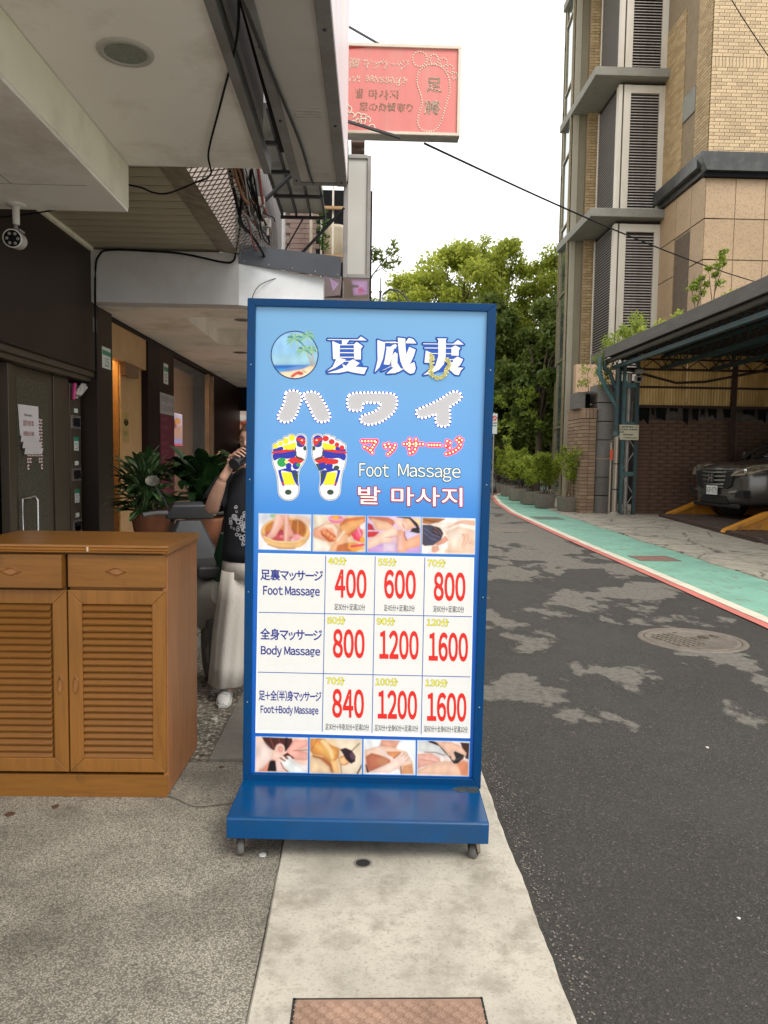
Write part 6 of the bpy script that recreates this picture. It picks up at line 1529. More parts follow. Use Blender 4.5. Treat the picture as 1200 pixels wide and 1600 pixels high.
# teal lattice post
pt = thing('lattice_post', 'teal painted lattice steel post holding up the shed roof', 'post', (7.2, 21, 0))
for x in (7.13, 7.50):
    d = MB(); d.box(x - .045, 20.95, 0, x + .045, 21.03, 4.2); d.build('upright', teal_l if x < 7.3 else teal, pt)
for z in (1.08, 2.45, 3.5):
    d = MB(); d.box(7.175, 20.96, z, 7.455, 21.02, z + .12); d.build('cross_bar', teal_l, pt)
d = MB()
for i, z in enumerate((.05, .6, 1.25, 1.85)): d.bar((7.16, 20.99, z), (7.47, 20.99, z + .5), .02) if i % 2 == 0 else d.bar((7.47, 20.99, z), (7.16, 20.99, z + .5), .02)
d.build('lacing', M['alu'], pt, kind='stuff')
d = MB(); d.tube([(7.30, 21.08, 0), (7.30, 21.08, 3.9)], .06, 10); d.build('conduit', M['alu'], pt)
t = thing('branched_downpipe', 'teal downpipe with slanting branches above the stone pier', 'pipe', (6.98, 20.95, 2.5))
d = MB(); d.tube([(6.95, 20.95, 2.2), (6.95, 20.95, 4.05)], .085, 12); d.build('main_pipe', teal, t); d = MB(); d.tube([(6.95, 20.95, 2.95), (6.62, 20.95, 3.45), (6.42, 20.95, 3.85), (6.42, 20.95, 4.3)], .06, 10); d.build('branch', teal_l, t)
d = MB(); d.tube([(6.95, 20.95, 3.35), (6.76, 20.95, 3.75), (6.70, 20.95, 3.92), (6.56, 20.95, 3.98), (6.56, 20.95, 4.2)], .055, 10); d.build('branch', teal, t); d = MB(); d.lathe([(.095, 2.18), (.095, 2.3)], (6.95, 20.95, 0), 14); d.build('collar', teal_l, t)
t = thing('steel_drainpipe', 'shiny steel drainpipe with an orange tag at the foot of the teal post', 'pipe', (6.92, 20.9, 0))
stp = mat('pipe_steel', (.42, .36, .30), .35, .15, 5, metal=.6, stretch=(1, 1, .3)); d = MB(); d.tube([(6.93, 20.85, 0.02), (6.93, 20.85, 2.15)], .075, 14); d.build('pipe', stp, t); d = MB(); d.tube([(6.80, 20.9, 0.02), (6.80, 20.9, 2.0)], .03, 10); d.build('thin_pipe', stp, t)
for z in (.7, 1.4): MB().lathe([(.08, z), (.082, z + .01), (.08, z + .03)], (6.93, 20.85, 0), 14).build('joint', M['dark_steel'], t)
MB().box(6.76, 20.855, 1.52, 6.84, 20.865, 1.80).build('tag', mat('orange_tag', (.7, .10, .03), .5), t); MB().lathe([(.17, .018), (.12, .06), (.08, .1)], (6.93, 20.85, 0), 12).build('mortar_foot', M['apron'], t)
t = thing('notice_plate', 'cream notice plate with dark lettering tied to the lattice post', 'sign', (7.25, 20.9, 2.25))
MB().box(6.96, 20.88, 2.07, 7.54, 20.90, 2.48).build('plate', mat('plate_cream', (.60, .56, .40), .5, .05), t, bevel=.004)
def front_text(s, x0, z0, x1, z1, Y, parent, material, full=False, nm='lettering', gap=.1, off=0.):
    lay = text_layout(s, x0, z0, x1, z1, gap, .3, full); mb = MB(); text_into(mb, lay, Y, off); return mb.build(nm, material, parent, fix=False)
for s, a_ in (('此處停車場出入口', (6.99, 2.40, 7.51, 2.445)), ('請勿停車 違者拖吊', (6.99, 2.33, 7.51, 2.375)), ('謝謝', (6.99, 2.26, 7.13, 2.305)), ('停車場啟', (7.10, 2.19, 7.40, 2.235)), ('管理委員會敬啟', (7.12, 2.11, 7.50, 2.145))): front_text(s, a_[0], a_[1], a_[2], a_[3], 20.878, t, ink, off=.02)
t = thing('flood_light', 'small square flood light under the shed roof beside the post', 'lamp', (7.5, 20.9, 3.8))
MB().box(7.38, 20.80, 3.86, 7.58, 20.95, 3.98).build('hood', M['alu'], t, bevel=.01); d = MB(); d.box(7.37, 20.8, 3.62, 7.55, 20.9, 3.80); d.build('housing', M['alu'], t, bevel=.01); MB().box(7.41, 20.79, 3.66, 7.51, 20.802, 3.76).build('lens', M['black'], t)

# car lift platform
yel = mat('yellow_paint', (.62, .26, .015), .5, .15, 4, .1, 40, dirt=(.22, .10, .03), dscale=4, damt=.8); deck = mat('deck_steel', (.12, .085, .07), .55, .2, 6, .1, 50, metal=.3, dirt=(.06, .035, .025), dscale=4)
pf = thing('parking_platform', 'brown corrugated steel parking platform with yellow edges', 'platform', (9, 17, .02))
dk = MB()
yy0, yy1 = 11.0, 19.4
x = 7.75; ribs = MB().prism([(0, 0), (.03, .05), (.11, .05), (.14, 0)], 0, 8.0, 'XZ').mesh('deck_rib'); ribs.materials.append(deck)
d = MB(); d.prism([(8.0, 20.4), (7.40, 14.0), (7.2, 11.2), (14.4, 11.2), (14.4, 20.4)], .019, .06, 'XY'); d.build('deck', deck, pf)
for k in range(34):
    xx = 8.0 + k * .18
    d = MB(); d.bar((xx + .02, 20.2, .085), (xx - .58, 14.0, .085), .10, .05); d.build('deck_rib', deck, pf)
d = MB(); d.bar((8.02, 20.4, .055), (7.36, 14.0, .055), .05, .075); d.build('edge_angle', rust, pf)
for (y, xs_) in ((20.35, 8.15), (15.65, 7.47)):
    d = MB(); d.prism([(xs_, .05), (xs_ + .05, .12), (xs_ + .85, .46), (xs_ + 1.0, .50), (13, .50), (13, .42), (xs_ + 1.0, .42), (xs_ + .12, .05)], y - .10, y + .10, 'XZ'); d.build('yellow_rail', yel, pf, bevel=.01)
    d = MB(); d.prism([(xs_ + .15, .05), (xs_ + 1.0, .415), (13, .415), (13, .05)], y + .02, y + .06, 'XZ'); d.build('yellow_web', yel, pf)
    if y < 16: MB().box(8.55, y - .13, .30, 8.62, y - .10, .40).build('hook', M['dark_steel'], pf)
# ---------------------------------------------------------------- cabinet
def wood(name, base, axis='X', rough=.38, dark=.55):
    m, nt, b, P = start(name)
    mp = nd(nt, 'ShaderNodeMapping'); mp.inputs['Scale'].default_value = {'X': (1.2, 9, 14), 'Z': (12, 12, 1.0)}[axis]; nt.links.new(P, mp.inputs[0])
    n = noise(nt, mp.outputs[0], 2.2, 8, .6, .5)
    g = ramp(nt, n, [(.25, tuple(x * .70 for x in base)), (.5, base), (.78, tuple(min(1, x * 1.22) for x in base))])
    mp2 = nd(nt, 'ShaderNodeMapping'); mp2.inputs['Scale'].default_value = {'X': (4, 60, 90), 'Z': (90, 90, 3)}[axis]; nt.links.new(P, mp2.inputs[0])
    g = mixc(nt, bw(nt, noise(nt, mp2.outputs[0], 2, 3), .52, .75, 0, .45), g, tuple(x * .45 for x in base))
    oi = nd(nt, 'ShaderNodeObjectInfo'); g = mixc(nt, bw(nt, oi.outputs['Random'], 0, 1, 0, .25), g, tuple(x * .75 for x in base))
    g = mixc(nt, bw(nt, noise(nt, P, 7, 7, .7), .60, .72, 0, .5), g, tuple(x * .3 for x in base))
    b.inputs['Specular IOR Level'].default_value = .35; finish(nt, b, g, rough, n, .05, .002); return m
WD = wood('oak_veneer', (.22, .092, .017)); WDZ = wood('oak_veneer_vertical', (.232, .097, .019), 'Z'); WDT = wood('oak_top', (.27, .112, .022), rough=.3); WDS = wood('oak_slat', (.19, .075, .012))
WD2 = wood('side_veneer', (.30, .125, .045), 'Z', rough=.45)
cb = thing('cabinet', 'wooden sideboard with louvred doors and diamond handles standing on the pavement', 'cabinet', (-1.26, 3.29, 0), (0, 0, R(-.8)))
cb.location = (-.83, 3.285, 0)
H = 1.11; Dp = .56; Wd = .865
def cbx(nm, b_, m, bev=.002, par=None): return MB().box(*b_).build(nm, m, par or cb, bevel=bev, world=False)
cbx('side_panel', (-.022, .012, .012, 0, Dp, H - .034), WD2); cbx('side_panel', (-Wd, .012, .012, -Wd + .022, Dp, H - .034), WD2)
cbx('carcass', (-Wd + .0225, .03, .10, -.0225, Dp, H - .035), WD)
d = MB(); d.prism([(-.012, H - .033), (-.006, H - .028), (-.014, H - .022), (-.008, H - .015), (-.014, H - .010), (-.012, H), (Dp + .006, H), (Dp + .006, H - .033)], -Wd - .012, .010, 'YZ'); d.build('top_board', WDT, cb, bevel=.0015, world=False)
cbx('plinth', (-Wd + .002, .004, .0, -.003, .03, .098), WD)
MB().box(-.135 - .20, -.0115 - .004, H - .028, -.128 - .20, -.006, H - .008).build('chip', mat('pale_chip', (.55, .45, .32), .6), cb, world=False)
def diamond(par, cx, cz, w_, h_, y0, nm='handle', vert=False):
    o = MB(); pts = [(cx - w_, cz), (cx - w_ * .18, cz + h_), (cx + w_ * .18, cz + h_), (cx + w_, cz), (cx + w_ * .18, cz - h_), (cx - w_ * .18, cz - h_)]
    if vert: pts = [(cx, cz - h_), (cx + w_, cz - h_ * .45), (cx + w_, cz + h_ * .45), (cx, cz + h_), (cx - w_, cz + h_ * .45), (cx - w_, cz - h_ * .45)]
    n = len(pts)
    ins = [(cx + (x - cx) * .82, cz + (z - cz) * .78) for x, z in pts]; core = [(cx + (x - cx) * .70, cz + (z - cz) * .6) for x, z in pts]
    for a in range(n):
        b_ = (a + 1) % n
        o.quad((*pts[a][:1], y0, pts[a][1]), (pts[b_][0], y0, pts[b_][1]), (ins[b_][0], y0 - .006, ins[b_][1]), (ins[a][0], y0 - .006, ins[a][1]))
        o.quad((ins[a][0], y0 - .006, ins[a][1]), (ins[b_][0], y0 - .006, ins[b_][1]), (core[b_][0], y0 - .0005, core[b_][1]), (core[a][0], y0 - .0005, core[a][1]))
    o.poly([(x, y0 - .0005, z) for x, z in core]); return o.build(nm, mat('handle_wood', (.25, .105, .03), .35, .2, 20) if 'handle_wood' not in bpy.data.materials else bpy.data.materials['handle_wood'], par, world=False, fix=False)
zt, zb = H - .043, .925
for i, (x0, x1, yo) in enumerate(((-.425, -.006, .0), (-Wd + .004, -.437, -.035))):
    dr_ = cbx('drawer', (x0, .006 + yo, zb, x1, .028 + (yo if yo == 0 else 0), zt), WD, .003); diamond(dr_, (x0 + x1) / 2, (zt + zb) / 2, .05, .018, .006 + yo)
sl_me = None
for i, (x0, x1) in enumerate(((-.425, -.006), (-Wd + .004, -.431))):
    z0, z1 = .112, .912; fw_ = .060
    dm = MB(); dm.prism([(x0, z0), (x1, z0), (x1 - fw_, z0 + fw_), (x0 + fw_, z0 + fw_)], .004, .026).prism([(x1, z0), (x1, z1), (x1 - fw_, z1 - fw_), (x1 - fw_, z0 + fw_)], .004, .026).prism([(x1, z1), (x0, z1), (x0 + fw_, z1 - fw_), (x1 - fw_, z1 - fw_)], .004, .026).prism([(x0, z1), (x0, z0), (x0 + fw_, z0 + fw_), (x0 + fw_, z1 - fw_)], .004, .026)
    do = dm.build('door', WDZ, cb, bevel=.003, world=False)
    MB().box(x0 + fw_, .024, z0 + fw_, x1 - fw_, .027, z1 - fw_).build('door_back', WD, do, world=False)
    n = 23; pit = (z1 - z0 - 2 * fw_) / n; L_ = x1 - x0 - 2 * fw_ - .001
    if sl_me is None:
        q = MB(); q.prism([(.0235, .001), (.0075, -pit * .12), (.0055, .003), (.0075, .006), (.0235, pit * .98)], 0, L_, 'YZ'); sl_me = q.mesh('slat'); sl_me.materials.append(WDS)
    for k in range(n): piece('slat', sl_me, do, (x0 + fw_ + .0005, 0, z0 + fw_ + pit * (k + .05)), (R(random.uniform(-.8, .8)), 0, 0), world=False)
    hx = (x0 + .030) if i == 0 else (x1 - .030)
    diamond(do, hx, .50, .012, .046, .004, vert=True)
MB().box(-.436, .02, .112, -.426, .029, zt).build('gap_shadow', M['black'], cb, world=False)  # black strip drawn in as the shadow between the doors

# thin cable on the ground, litter
cable([(-.86, 3.30, .012), (-.80, 3.275, .008), (-.70, 3.20, .006), (-.60, 3.21, .008), (-.46, 3.26, .012), (-.40, 3.4, .05)], .0035, 'thin brown cable lying on the pebble pavement between cabinet and sign', mt='cast_iron')
cable([(-.50, 3.0, 3.40), (-.556, 3.45, 3.325), (-.743, 4.1, 3.322), (-.95, 4.8, 3.318), (-1.0, 5.12, 3.30), (-1.13, 5.25, 3.29), (-1.30, 5.25, 3.22), (-1.40, 5.25, 3.22), (-1.48, 5.25, 3.25), (-1.58, 5.22, 3.26)], .006, 'black cable drooping below the canopy soffit across the mesh fascia', smoothn=8)
cable([(-2.545, 7.47, 2.2), (-2.545, 7.47, 3.15), (-2.50, 7.46, 3.36), (-2.38, 7.46, 3.41), (-2.0, 7.46, 3.405), (-1.7, 7.46, 3.385), (-1.35, 7.46, 3.32), (-1.25, 7.46, 3.33), (-1.22, 7.46, 3.42), (-1.15, 7.3, 3.65)], .010, 'black cable running along the white beam and down the granite corner')
cable([(-2.9, 5.2, 2.98), (-2.4, 5.2, 3.02), (-1.9, 5.18, 3.10), (-1.75, 5.15, 3.2)], .005, 'thin black cable behind the security camera')
cable([(-.33, 5.6, 3.62), (-.35, 5.3, 3.32), (-.38, 4.6, 3.30), (-.44, 3.9, 3.30), (-.50, 3.2, 3.31), (-.52, 2.8, 3.40)], .008, 'dark cable tucked along the inner edge of the long light box', mt='dark_steel')
cable([(-.60, 8.2, 3.5), (-.62, 8.05, 3.38), (-.80, 7.8, 3.28), (-1.02, 7.55, 3.12), (-1.10, 7.5, 2.9)], .004, 'thin grey wire hanging across the white beam to the sign', mt='dark_steel')
A_, B_c = Vector((.586, 8.0, 4.672)), Vector((13.0, 22.74, 6.53))
cable([tuple(A_ + (B_c - A_) * t_ - Vector((0, 0, .9 * t_ * (1 - t_)))) for t_ in [k / 8 for k in range(9)]], .011, 'overhead cable stretching from the red sign across the lane to the tan building')
cable([(6.1, 14.5, 10.8), (7.0, 15, 10.05), (8.2, 15.6, 9.2)], .010, 'overhead cable crossing the tiled wall at the upper right corner')
def flatbit(name, lab, cat, x, y, r, mt, h=.003, n=10, jag=.2, z=.0):
    pts = [(x + r * (1 + random.uniform(-jag, jag)) * math.cos(q), y + r * (1 + random.uniform(-jag, jag)) * math.sin(q)) for q in [2 * math.pi * j / n for j in range(n)]]
    return tag(MB().prism(pts, z + .0003, z + h, 'XY').build(name, mt), lab, cat)
flatbit('bottle_cap', 'small white plastic disc on the pavement beside the left caster', 'litter', -.355, 2.80, .013, mat('white_plastic', (.7, .7, .68), .4), .004, 16, .03)
flatbit('pebble', 'pale loose pebble on the mosaic pavement near the white shoe', 'stone', -.817, 4.273, .02, mat('pale_stone', (.6, .56, .47), .7), .012)
flatbit('paper_scrap', 'tiny white paper scrap on the dark asphalt at the lower right', 'litter', 1.271, 2.415, .006, bpy.data.materials['white_plastic'], .003, 5, .4, -.012)
flatbit('paper_scrap', 'small pale scrap on the asphalt below the large dust patch', 'litter', 1.847, 3.924, .009, bpy.data.materials['pale_stone'], .004, 5, .4, -.012)
lf = mat('dry_leaf', (.075, .035, .02), .8, .3, 30)
random.seed(12)
for x, y, r_, lb in ((-1.44, 3.13, .02, 'brown leaf scrap on the pavement at the left edge of the picture'), (-1.28, 3.20, .016, 'small brown leaf scrap just below the cabinet plinth'), (-.66, 3.62, .010, 'tiny brown scrap between the cabinet and the sign')):
    flatbit('dry_leaf', lb, 'leaf', x, y, r_, lf, .004, 7, .5)

# ---------------------------------------------------------------- the woman behind the sign
skin = mat('skin', (.52, .30, .215), .5, .06, 12, spec=.4)
pr = thing('person', 'person in black T-shirt and wide pale trousers drinking behind the blue sign', 'person', (-.66, 4.68, .002), (0, 0, R(-4)))
def skinned(verts, edges, radii, root=0):
    me = bpy.data.meshes.new('s'); me.from_pydata(verts, edges, []); ob = bpy.data.objects.new('s', me); COL.objects.link(ob)
    md = ob.modifiers.new('skin', 'SKIN'); md.use_smooth_shade = True
    sv = me.skin_vertices[0].data
    for i, r in enumerate(radii): sv[i].radius = (r, r) if not isinstance(r, tuple) else r; sv[i].use_root = i == root
    ob.modifiers.new('ss', 'SUBSURF').levels = 2
    dg = bpy.context.evaluated_depsgraph_get(); e = bpy.data.meshes.new_from_object(ob.evaluated_get(dg))
    v = [tuple(x.co) for x in e.vertices]; f = [tuple(p.vertices) for p in e.polygons]; bpy.data.objects.remove(ob); return v, f
V = [(0, 0, .95), (0, .0, 1.12), (0, -.005, 1.28), (0, .01, 1.40), (0, 0, 1.47), (-.10, .0, 1.355), (-.165, 0, 1.335), (-.20, -.07, 1.25), (-.225, -.13, 1.165), (-.175, -.19, 1.27), (-.125, -.235, 1.365),
     (.10, 0, 1.355), (.165, 0, 1.335), (.20, .0, 1.20), (.215, -.01, 1.07), (.22, -.06, .93), (.22, -.09, .84),
     (-.09, 0, .90), (-.13, 0, .50), (-.15, .01, .10), (-.155, -.07, .04), (.09, 0, .90), (.12, .03, .50), (.13, .08, .10), (.135, .0, .04)]
E_ = [(0, 1), (1, 2), (2, 3), (3, 4), (2, 5), (5, 6), (6, 7), (7, 8), (8, 9), (9, 10), (2, 11), (11, 12), (12, 13), (13, 14), (14, 15), (15, 16), (0, 17), (17, 18), (18, 19), (19, 20), (0, 21), (21, 22), (22, 23), (23, 24)]
Rr = [(.15, .11), (.13, .10), (.15, .10), .055, .052, .065, .058, .048, .046, .043, .029, .065, .058, .046, .04, .034, .026, .09, .06, .042, .035, .09, .06, .042, .035]
bv, bf = skinned(V, E_, Rr)
bb = MB(); bb.add(bv, bf, True)
# head: deformed sphere facing -Y, tipped slightly down towards the tumbler
hv = []; hf = []; NA, NB = 36, 28
for i in range(NB + 1):
    th = math.pi * i / NB
    for j in range(NA):
        ph = 2 * math.pi * j / NA; x, y, z = math.sin(th) * math.sin(ph), -math.sin(th) * math.cos(ph), math.cos(th)
        rx_, ry_, rz2 = .073, .092, .112
        if z < 0: rx_ *= 1 - .28 * (-z) ** 1.3; ry_ *= 1 - .12 * (-z)
        X, Y, Z = x * rx_, y * ry_, z * rz2
        f_ = max(0, -y)
        g2 = lambda ax, az, s_: math.exp(-(((X - ax) ** 2 + (Z - az) ** 2) / (2 * s_ * s_)))
        if f_ > .3:
            Y -= .022 * g2(0, -.018, .010) + .012 * g2(0, .0, .008) - .012 * (g2(.03, .008, .013) + g2(-.03, .008, .013)) + .007 * g2(0, -.052, .014) + .008 * g2(0, -.088, .018)
            Y -= .005 * (g2(.03, .028, .015) + g2(-.03, .028, .015)); Y += .004 * g2(0, -.040, .006)
        hv.append((X, Y, Z))
for i in range(NB):
    for j in range(NA): hf.append((i * NA + j, (i + 1) * NA + j, (i + 1) * NA + (j + 1) % NA, i * NA + (j + 1) % NA))
HR = Matrix.Rotation(R(6), 3, 'X') @ Matrix.Rotation(R(-14), 3, 'Z'); HC = Vector((0, -.02, 1.585))
hv = [tuple(HR @ Vector(p) + HC) for p in hv]; bb.add(hv, hf, True)
for s_ in (-1, 1):
    e = MB(); e.lathe([(.0001, -.01), (.014, -.008), (.019, 0), (.014, .008), (.0001, .010)], (0, 0, 0), 12, 'X'); bb.add([tuple(HR @ Vector((p[0] * .7 + s_ * .073, p[1] + .008, p[2] * 1.5 - .005)) + HC) for p in e.v], e.f, True)
# hand: palm and five fingers closing over the tumbler
def chain(mb, pts, r0, r1):
    pts = [Vector(p) for p in pts]; mb.tube(pts, r0, 10, r1)
    for p, r in ((pts[-1], r1), (pts[0], r0)):
        s_ = MB(); s_.lathe([(.0001, -r), (r * .7, -r * .7), (r, 0), (r * .7, r * .7), (.0001, r)], tuple(p), 10); mb.add(s_.v, s_.f, True)
    for i, p in enumerate(pts[1:-1]):
        r = r0 + (r1 - r0) * (i + 1) / (len(pts) - 1); s_ = MB(); s_.lathe([(.0001, -r), (r * .7, -r * .7), (r, 0), (r * .7, r * .7), (.0001, r)], tuple(p), 10); mb.add(s_.v, s_.f, True)
TC0, TC1 = Vector((-.005, -.125, 1.515)), Vector((-.052, -.275, 1.445)); ta = (TC1 - TC0).normalized()
def on_cup(t, ang, r): # point round the tumbler axis; ang measured from -X over the top
    s1 = Vector((-1, 0, 0)); s1 = (s1 - ta * s1.dot(ta)).normalized(); s2 = ta.cross(s1); s2 = s2 if s2.z > 0 else -s2
    return TC0 + (TC1 - TC0) * t + s1 * math.cos(ang) * r + s2 * math.sin(ang) * r
wrist = Vector((-.125, -.235, 1.365))
palm = [wrist, on_cup(.62, -.5, .055), on_cup(.6, .1, .052)]
chain(bb, palm, .026, .022); chain(bb, [wrist, on_cup(.4, -.4, .054), on_cup(.38, .1, .050)], .022, .019); chain(bb, [wrist, on_cup(.80, -.4, .052), on_cup(.82, .1, .048)], .02, .016)
for t_, l_, r_ in ((.28, 2.35, .0085), (.46, 2.6, .009), (.64, 2.5, .009), (.82, 2.2, .0082)): chain(bb, [on_cup(t_, .0, .047), on_cup(t_, .6, .049), on_cup(t_, .6 + (l_ - .6) * .5, .049), on_cup(t_, l_, .045)], r_, r_ * .8)
chain(bb, [on_cup(.62, -.9, .056), on_cup(.55, -1.5, .052), on_cup(.48, -2.1, .046)], .011, .009)
lw = Vector((.22, -.09, .84))
chain(bb, [lw, lw + Vector((0, -.01, -.05)), lw + Vector((0, -.015, -.085))], .024, .022)
for k in range(4): chain(bb, [lw + Vector((-.0, -.035 + k * .019, -.085)), lw + Vector((-.008, -.038 + k * .019, -.12)), lw + Vector((-.02, -.036 + k * .018, -.15))], .008, .0065)
chain(bb, [lw + Vector((0, -.03, -.03)), lw + Vector((-.01, -.055, -.06)), lw + Vector((-.018, -.06, -.09))], .0095, .0075)
body = bb.build('body', skin, pr, world=False, fix=False)
rm_ = body.modifiers.new('remesh', 'REMESH'); rm_.mode = 'VOXEL'; rm_.voxel_size = .0055; rm_.use_smooth_shade = True
sm_ = body.modifiers.new('smooth', 'SMOOTH'); sm_.factor = .5; sm_.iterations = 3
# hair, eyes, brows, lips
hm = MB(); hv2 = []
for i in range(NB + 1):
    for j in range(NA):
        p = Vector(hv[i * NA + j]) - HC; p = HR.inverted() @ p; hv2.append(p)
keep = lambda p: (p.z > .052) or (p.y > -.005 and p.z > -.055) or (p.y > -.045 and p.z > .02 and abs(p.x) > .05)
fc_ = [f for f in hf if all(keep(hv2[k]) for k in f)]
hm.add([tuple(HR @ (p * 1.07 + Vector((0, .004, .004)) + Vector((random.uniform(-.0008, .0008),) * 3)) + HC) for p in hv2], fc_, True)
hair = mat('brown_hair', (.10, .055, .035), .55, .4, 40, stretch=(1, 1, .3)); hm.build('hair', hair, pr, world=False, fix=False)
bun = MB(); bun.lathe([(.0001, -.035), (.025, -.03), (.035, 0), (.025, .03), (.0001, .035)], (0, .10, 1.60), 16); bun.build('hair_bun', hair, pr, world=False)
for s_ in (-1, 1):
    q = [tuple(HR @ Vector((s_ * .03 + dx, -.081 + abs(dx) * .25, .004 + dz)) + HC) for dx, dz in ((-.014, 0), (-.006, -.004), (.006, -.004), (.014, 0))]
    MB().tube(q, .0022, 6).build('eyelid', hair, pr, world=False); q = [tuple(HR @ Vector((s_ * .03 + dx, -.090 + abs(dx) * .25, .027 + dz)) + HC) for dx, dz in ((-.016, 0), (0, .004), (.016, 0))]
    MB().tube(q, .003, 6).build('eyebrow', hair, pr, world=False)
MB().tube([tuple(HR @ Vector((dx, -.090 + abs(dx) * .3, -.052)) + HC) for dx in (-.02, -.01, 0, .01, .02)], .0045, 8).build('lips', mat('lips', (.35, .10, .08), .4), pr, world=False)
# clothes
def loft(mb, rings, n=40, fold=0., seed=0, closed=False):
    rr_ = random.Random(seed); ph = [rr_.uniform(0, 6) for _ in range(4)]; vs = []; fs = []
    for k, (cx, cy, z, rx_, ry_, fo) in enumerate(rings):
        for j in range(n):
            a = 2 * math.pi * j / n; m_ = 1 + fo * (math.sin(5 * a + ph[0] + k * .15) * .5 + math.sin(9 * a + ph[1] - k * .2) * .35 + math.sin(3 * a + ph[2]) * .3)
            vs.append((cx + rx_ * math.cos(a) * m_, cy + ry_ * math.sin(a) * m_, z + fo * .02 * math.sin(4 * a)))
    for i in range(len(rings) - 1):
        for j in range(n): fs.append((i * n + j, i * n + (j + 1) % n, (i + 1) * n + (j + 1) % n, (i + 1) * n + j))
    mb.add(vs, fs, True)
blk = mat('black_cotton', (.008, .009, .014), .85, .3, 15, .2, 60)
sh_ = MB(); loft(sh_, [(0, 0, .86, .185, .14, .03), (0, 0, .92, .18, .135, .04), (0, 0, 1.02, .172, .128, .04), (0, 0, 1.12, .17, .13, .03), (0, -.005, 1.24, .178, .135, .02), (0, 0, 1.32, .172, .12, .01), (0, .005, 1.375, .135, .10, 0), (0, .005, 1.405, .085, .078, 0), (0, .005, 1.42, .066, .066, 0)])
sh_.tube([(-.11, 0, 1.335), (-.17, -.02, 1.31), (-.205, -.08, 1.235), (-.218, -.105, 1.20)], .072, 20, .068, caps=False); sh_.tube([(.11, 0, 1.34), (.17, 0, 1.30), (.20, 0, 1.20), (.208, 0, 1.13)], .072, 20, .066, caps=False)
so = sh_.build('shirt', blk, pr, world=False, fix=False); sol = so.modifiers.new('thick', 'SOLIDIFY'); sol.thickness = .004; sol.offset = 1
# pale printed motif on the chest
mo = MB(); random.seed(9)
def chest(x, z, o=0): return (x, -(.136 + o) * math.sqrt(max(0, 1 - (x / .182) ** 2)) * (1 - .12 * max(0, z - 1.25) / .1) - .004, z)
for i in range(95):
    a = random.uniform(0, 6.28); r = random.random() ** .6; cx, cz = .0 + r * .115 * math.cos(a), 1.10 + r * .14 * math.sin(a); q = random.uniform(.007, .018)
    for k in range(8):
        a0, a1 = k * math.pi / 4, (k + 1) * math.pi / 4; w_ = q * .45
        mo.quad(*[chest(cx + rr * math.cos(aa), cz + rr * math.sin(aa), .003) for rr, aa in ((q, a0), (q, a1), (q - w_, a1), (q - w_, a0))])
mo.build('printed_motif', mat('motif_grey', (.42, .42, .45), .8, .3, 60), pr, world=False, fix=False, kind='stuff')
lin_ = mat('linen_trousers', (.70, .65, .59), .85, .06, 5, .25, 120, stretch=(1, 1, .3))
tr_ = MB(); loft(tr_, [(0, 0, .97, .155, .12, .02), (0, 0, .93, .168, .13, .035), (0, 0, .84, .185, .14, .04), (0, 0, .76, .19, .14, .03)], 40, seed=2)
loft(tr_, [(-.085, 0, .80, .10, .125, .03), (-.10, 0, .62, .105, .125, .09), (-.125, 0, .42, .108, .125, .10), (-.145, 0, .22, .104, .125, .11), (-.155, -.01, .095, .104, .125, .10)], 40, seed=5)
loft(tr_, [(.085, 0, .80, .10, .125, .03), (.10, .01, .62, .105, .125, .09), (.12, .02, .42, .108, .125, .10), (.14, .05, .22, .115, .125, .06), (.15, .06, .11, .118, .128, .05)], 40, seed=7)
to = tr_.build('trousers', lin_, pr, world=False, fix=False); to.modifiers.new('thick', 'SOLIDIFY').thickness = .003
shoe = mat('white_leather', (.66, .65, .62), .5, .06, 20, dirt=(.4, .38, .34), dscale=12, damt=.4)
for (x, y, a) in ((-.165, -.03, 10), (.145, .06, -12)):
    s_ = MB(); secs = [(.10, .030, .02, .09), (.06, .038, .018, .105), (.0, .042, .016, .095), (-.06, .045, .014, .075), (-.12, .046, .012, .055), (-.16, .038, .012, .042), (-.185, .018, .014, .03)]
    n = 16; vs = []; fs = []
    for (yy, w_, zb_, zt_) in secs:
        for j in range(n):
            q = 2 * math.pi * j / n; vs.append((w_ * math.cos(q) * (1 if math.sin(q) < 0 else .86), yy, zb_ + (zt_ - zb_) * (.5 + .5 * math.sin(q))))
    for i in range(len(secs) - 1):
        for j in range(n): fs.append((i * n + j, i * n + (j + 1) % n, (i + 1) * n + (j + 1) % n, (i + 1) * n + j))
    s_.add(vs, fs, True); s_.add(vs[:n], [tuple(range(n))]); s_.add(vs[-n:], [tuple(range(n))])
    rot_ = Matrix.Rotation(R(a), 3, 'Z'); s_.v = [tuple(rot_ @ Vector(p) + Vector((x, y, 0))) for p in s_.v]; sho = s_.build('shoe', shoe, pr, world=False)
    so_ = MB(); so_.prism([(.042, .08), (.036, .105), (-.036, .105), (-.042, .08), (-.048, -.08), (-.045, -.14), (-.025, -.188), (.025, -.188), (.045, -.14), (.048, -.08)], 0, .022, 'XY'); so_.v = [tuple(rot_ @ Vector(p) + Vector((x, y, 0))) for p in so_.v]; so_.build('sole', shoe, sho, world=False, bevel=.004)
    lc = MB()
    for k in range(4): lc.tube([tuple(rot_ @ Vector((-.022, -.02 - k * .025, .087 - k * .009)) + Vector((x, y, 0))), tuple(rot_ @ Vector((.022, -.03 - k * .025, .088 - k * .009)) + Vector((x, y, 0)))], .003, 5)
    lc.build('laces', mat('lace_grey', (.35, .35, .34), .7), sho, world=False, kind='stuff')
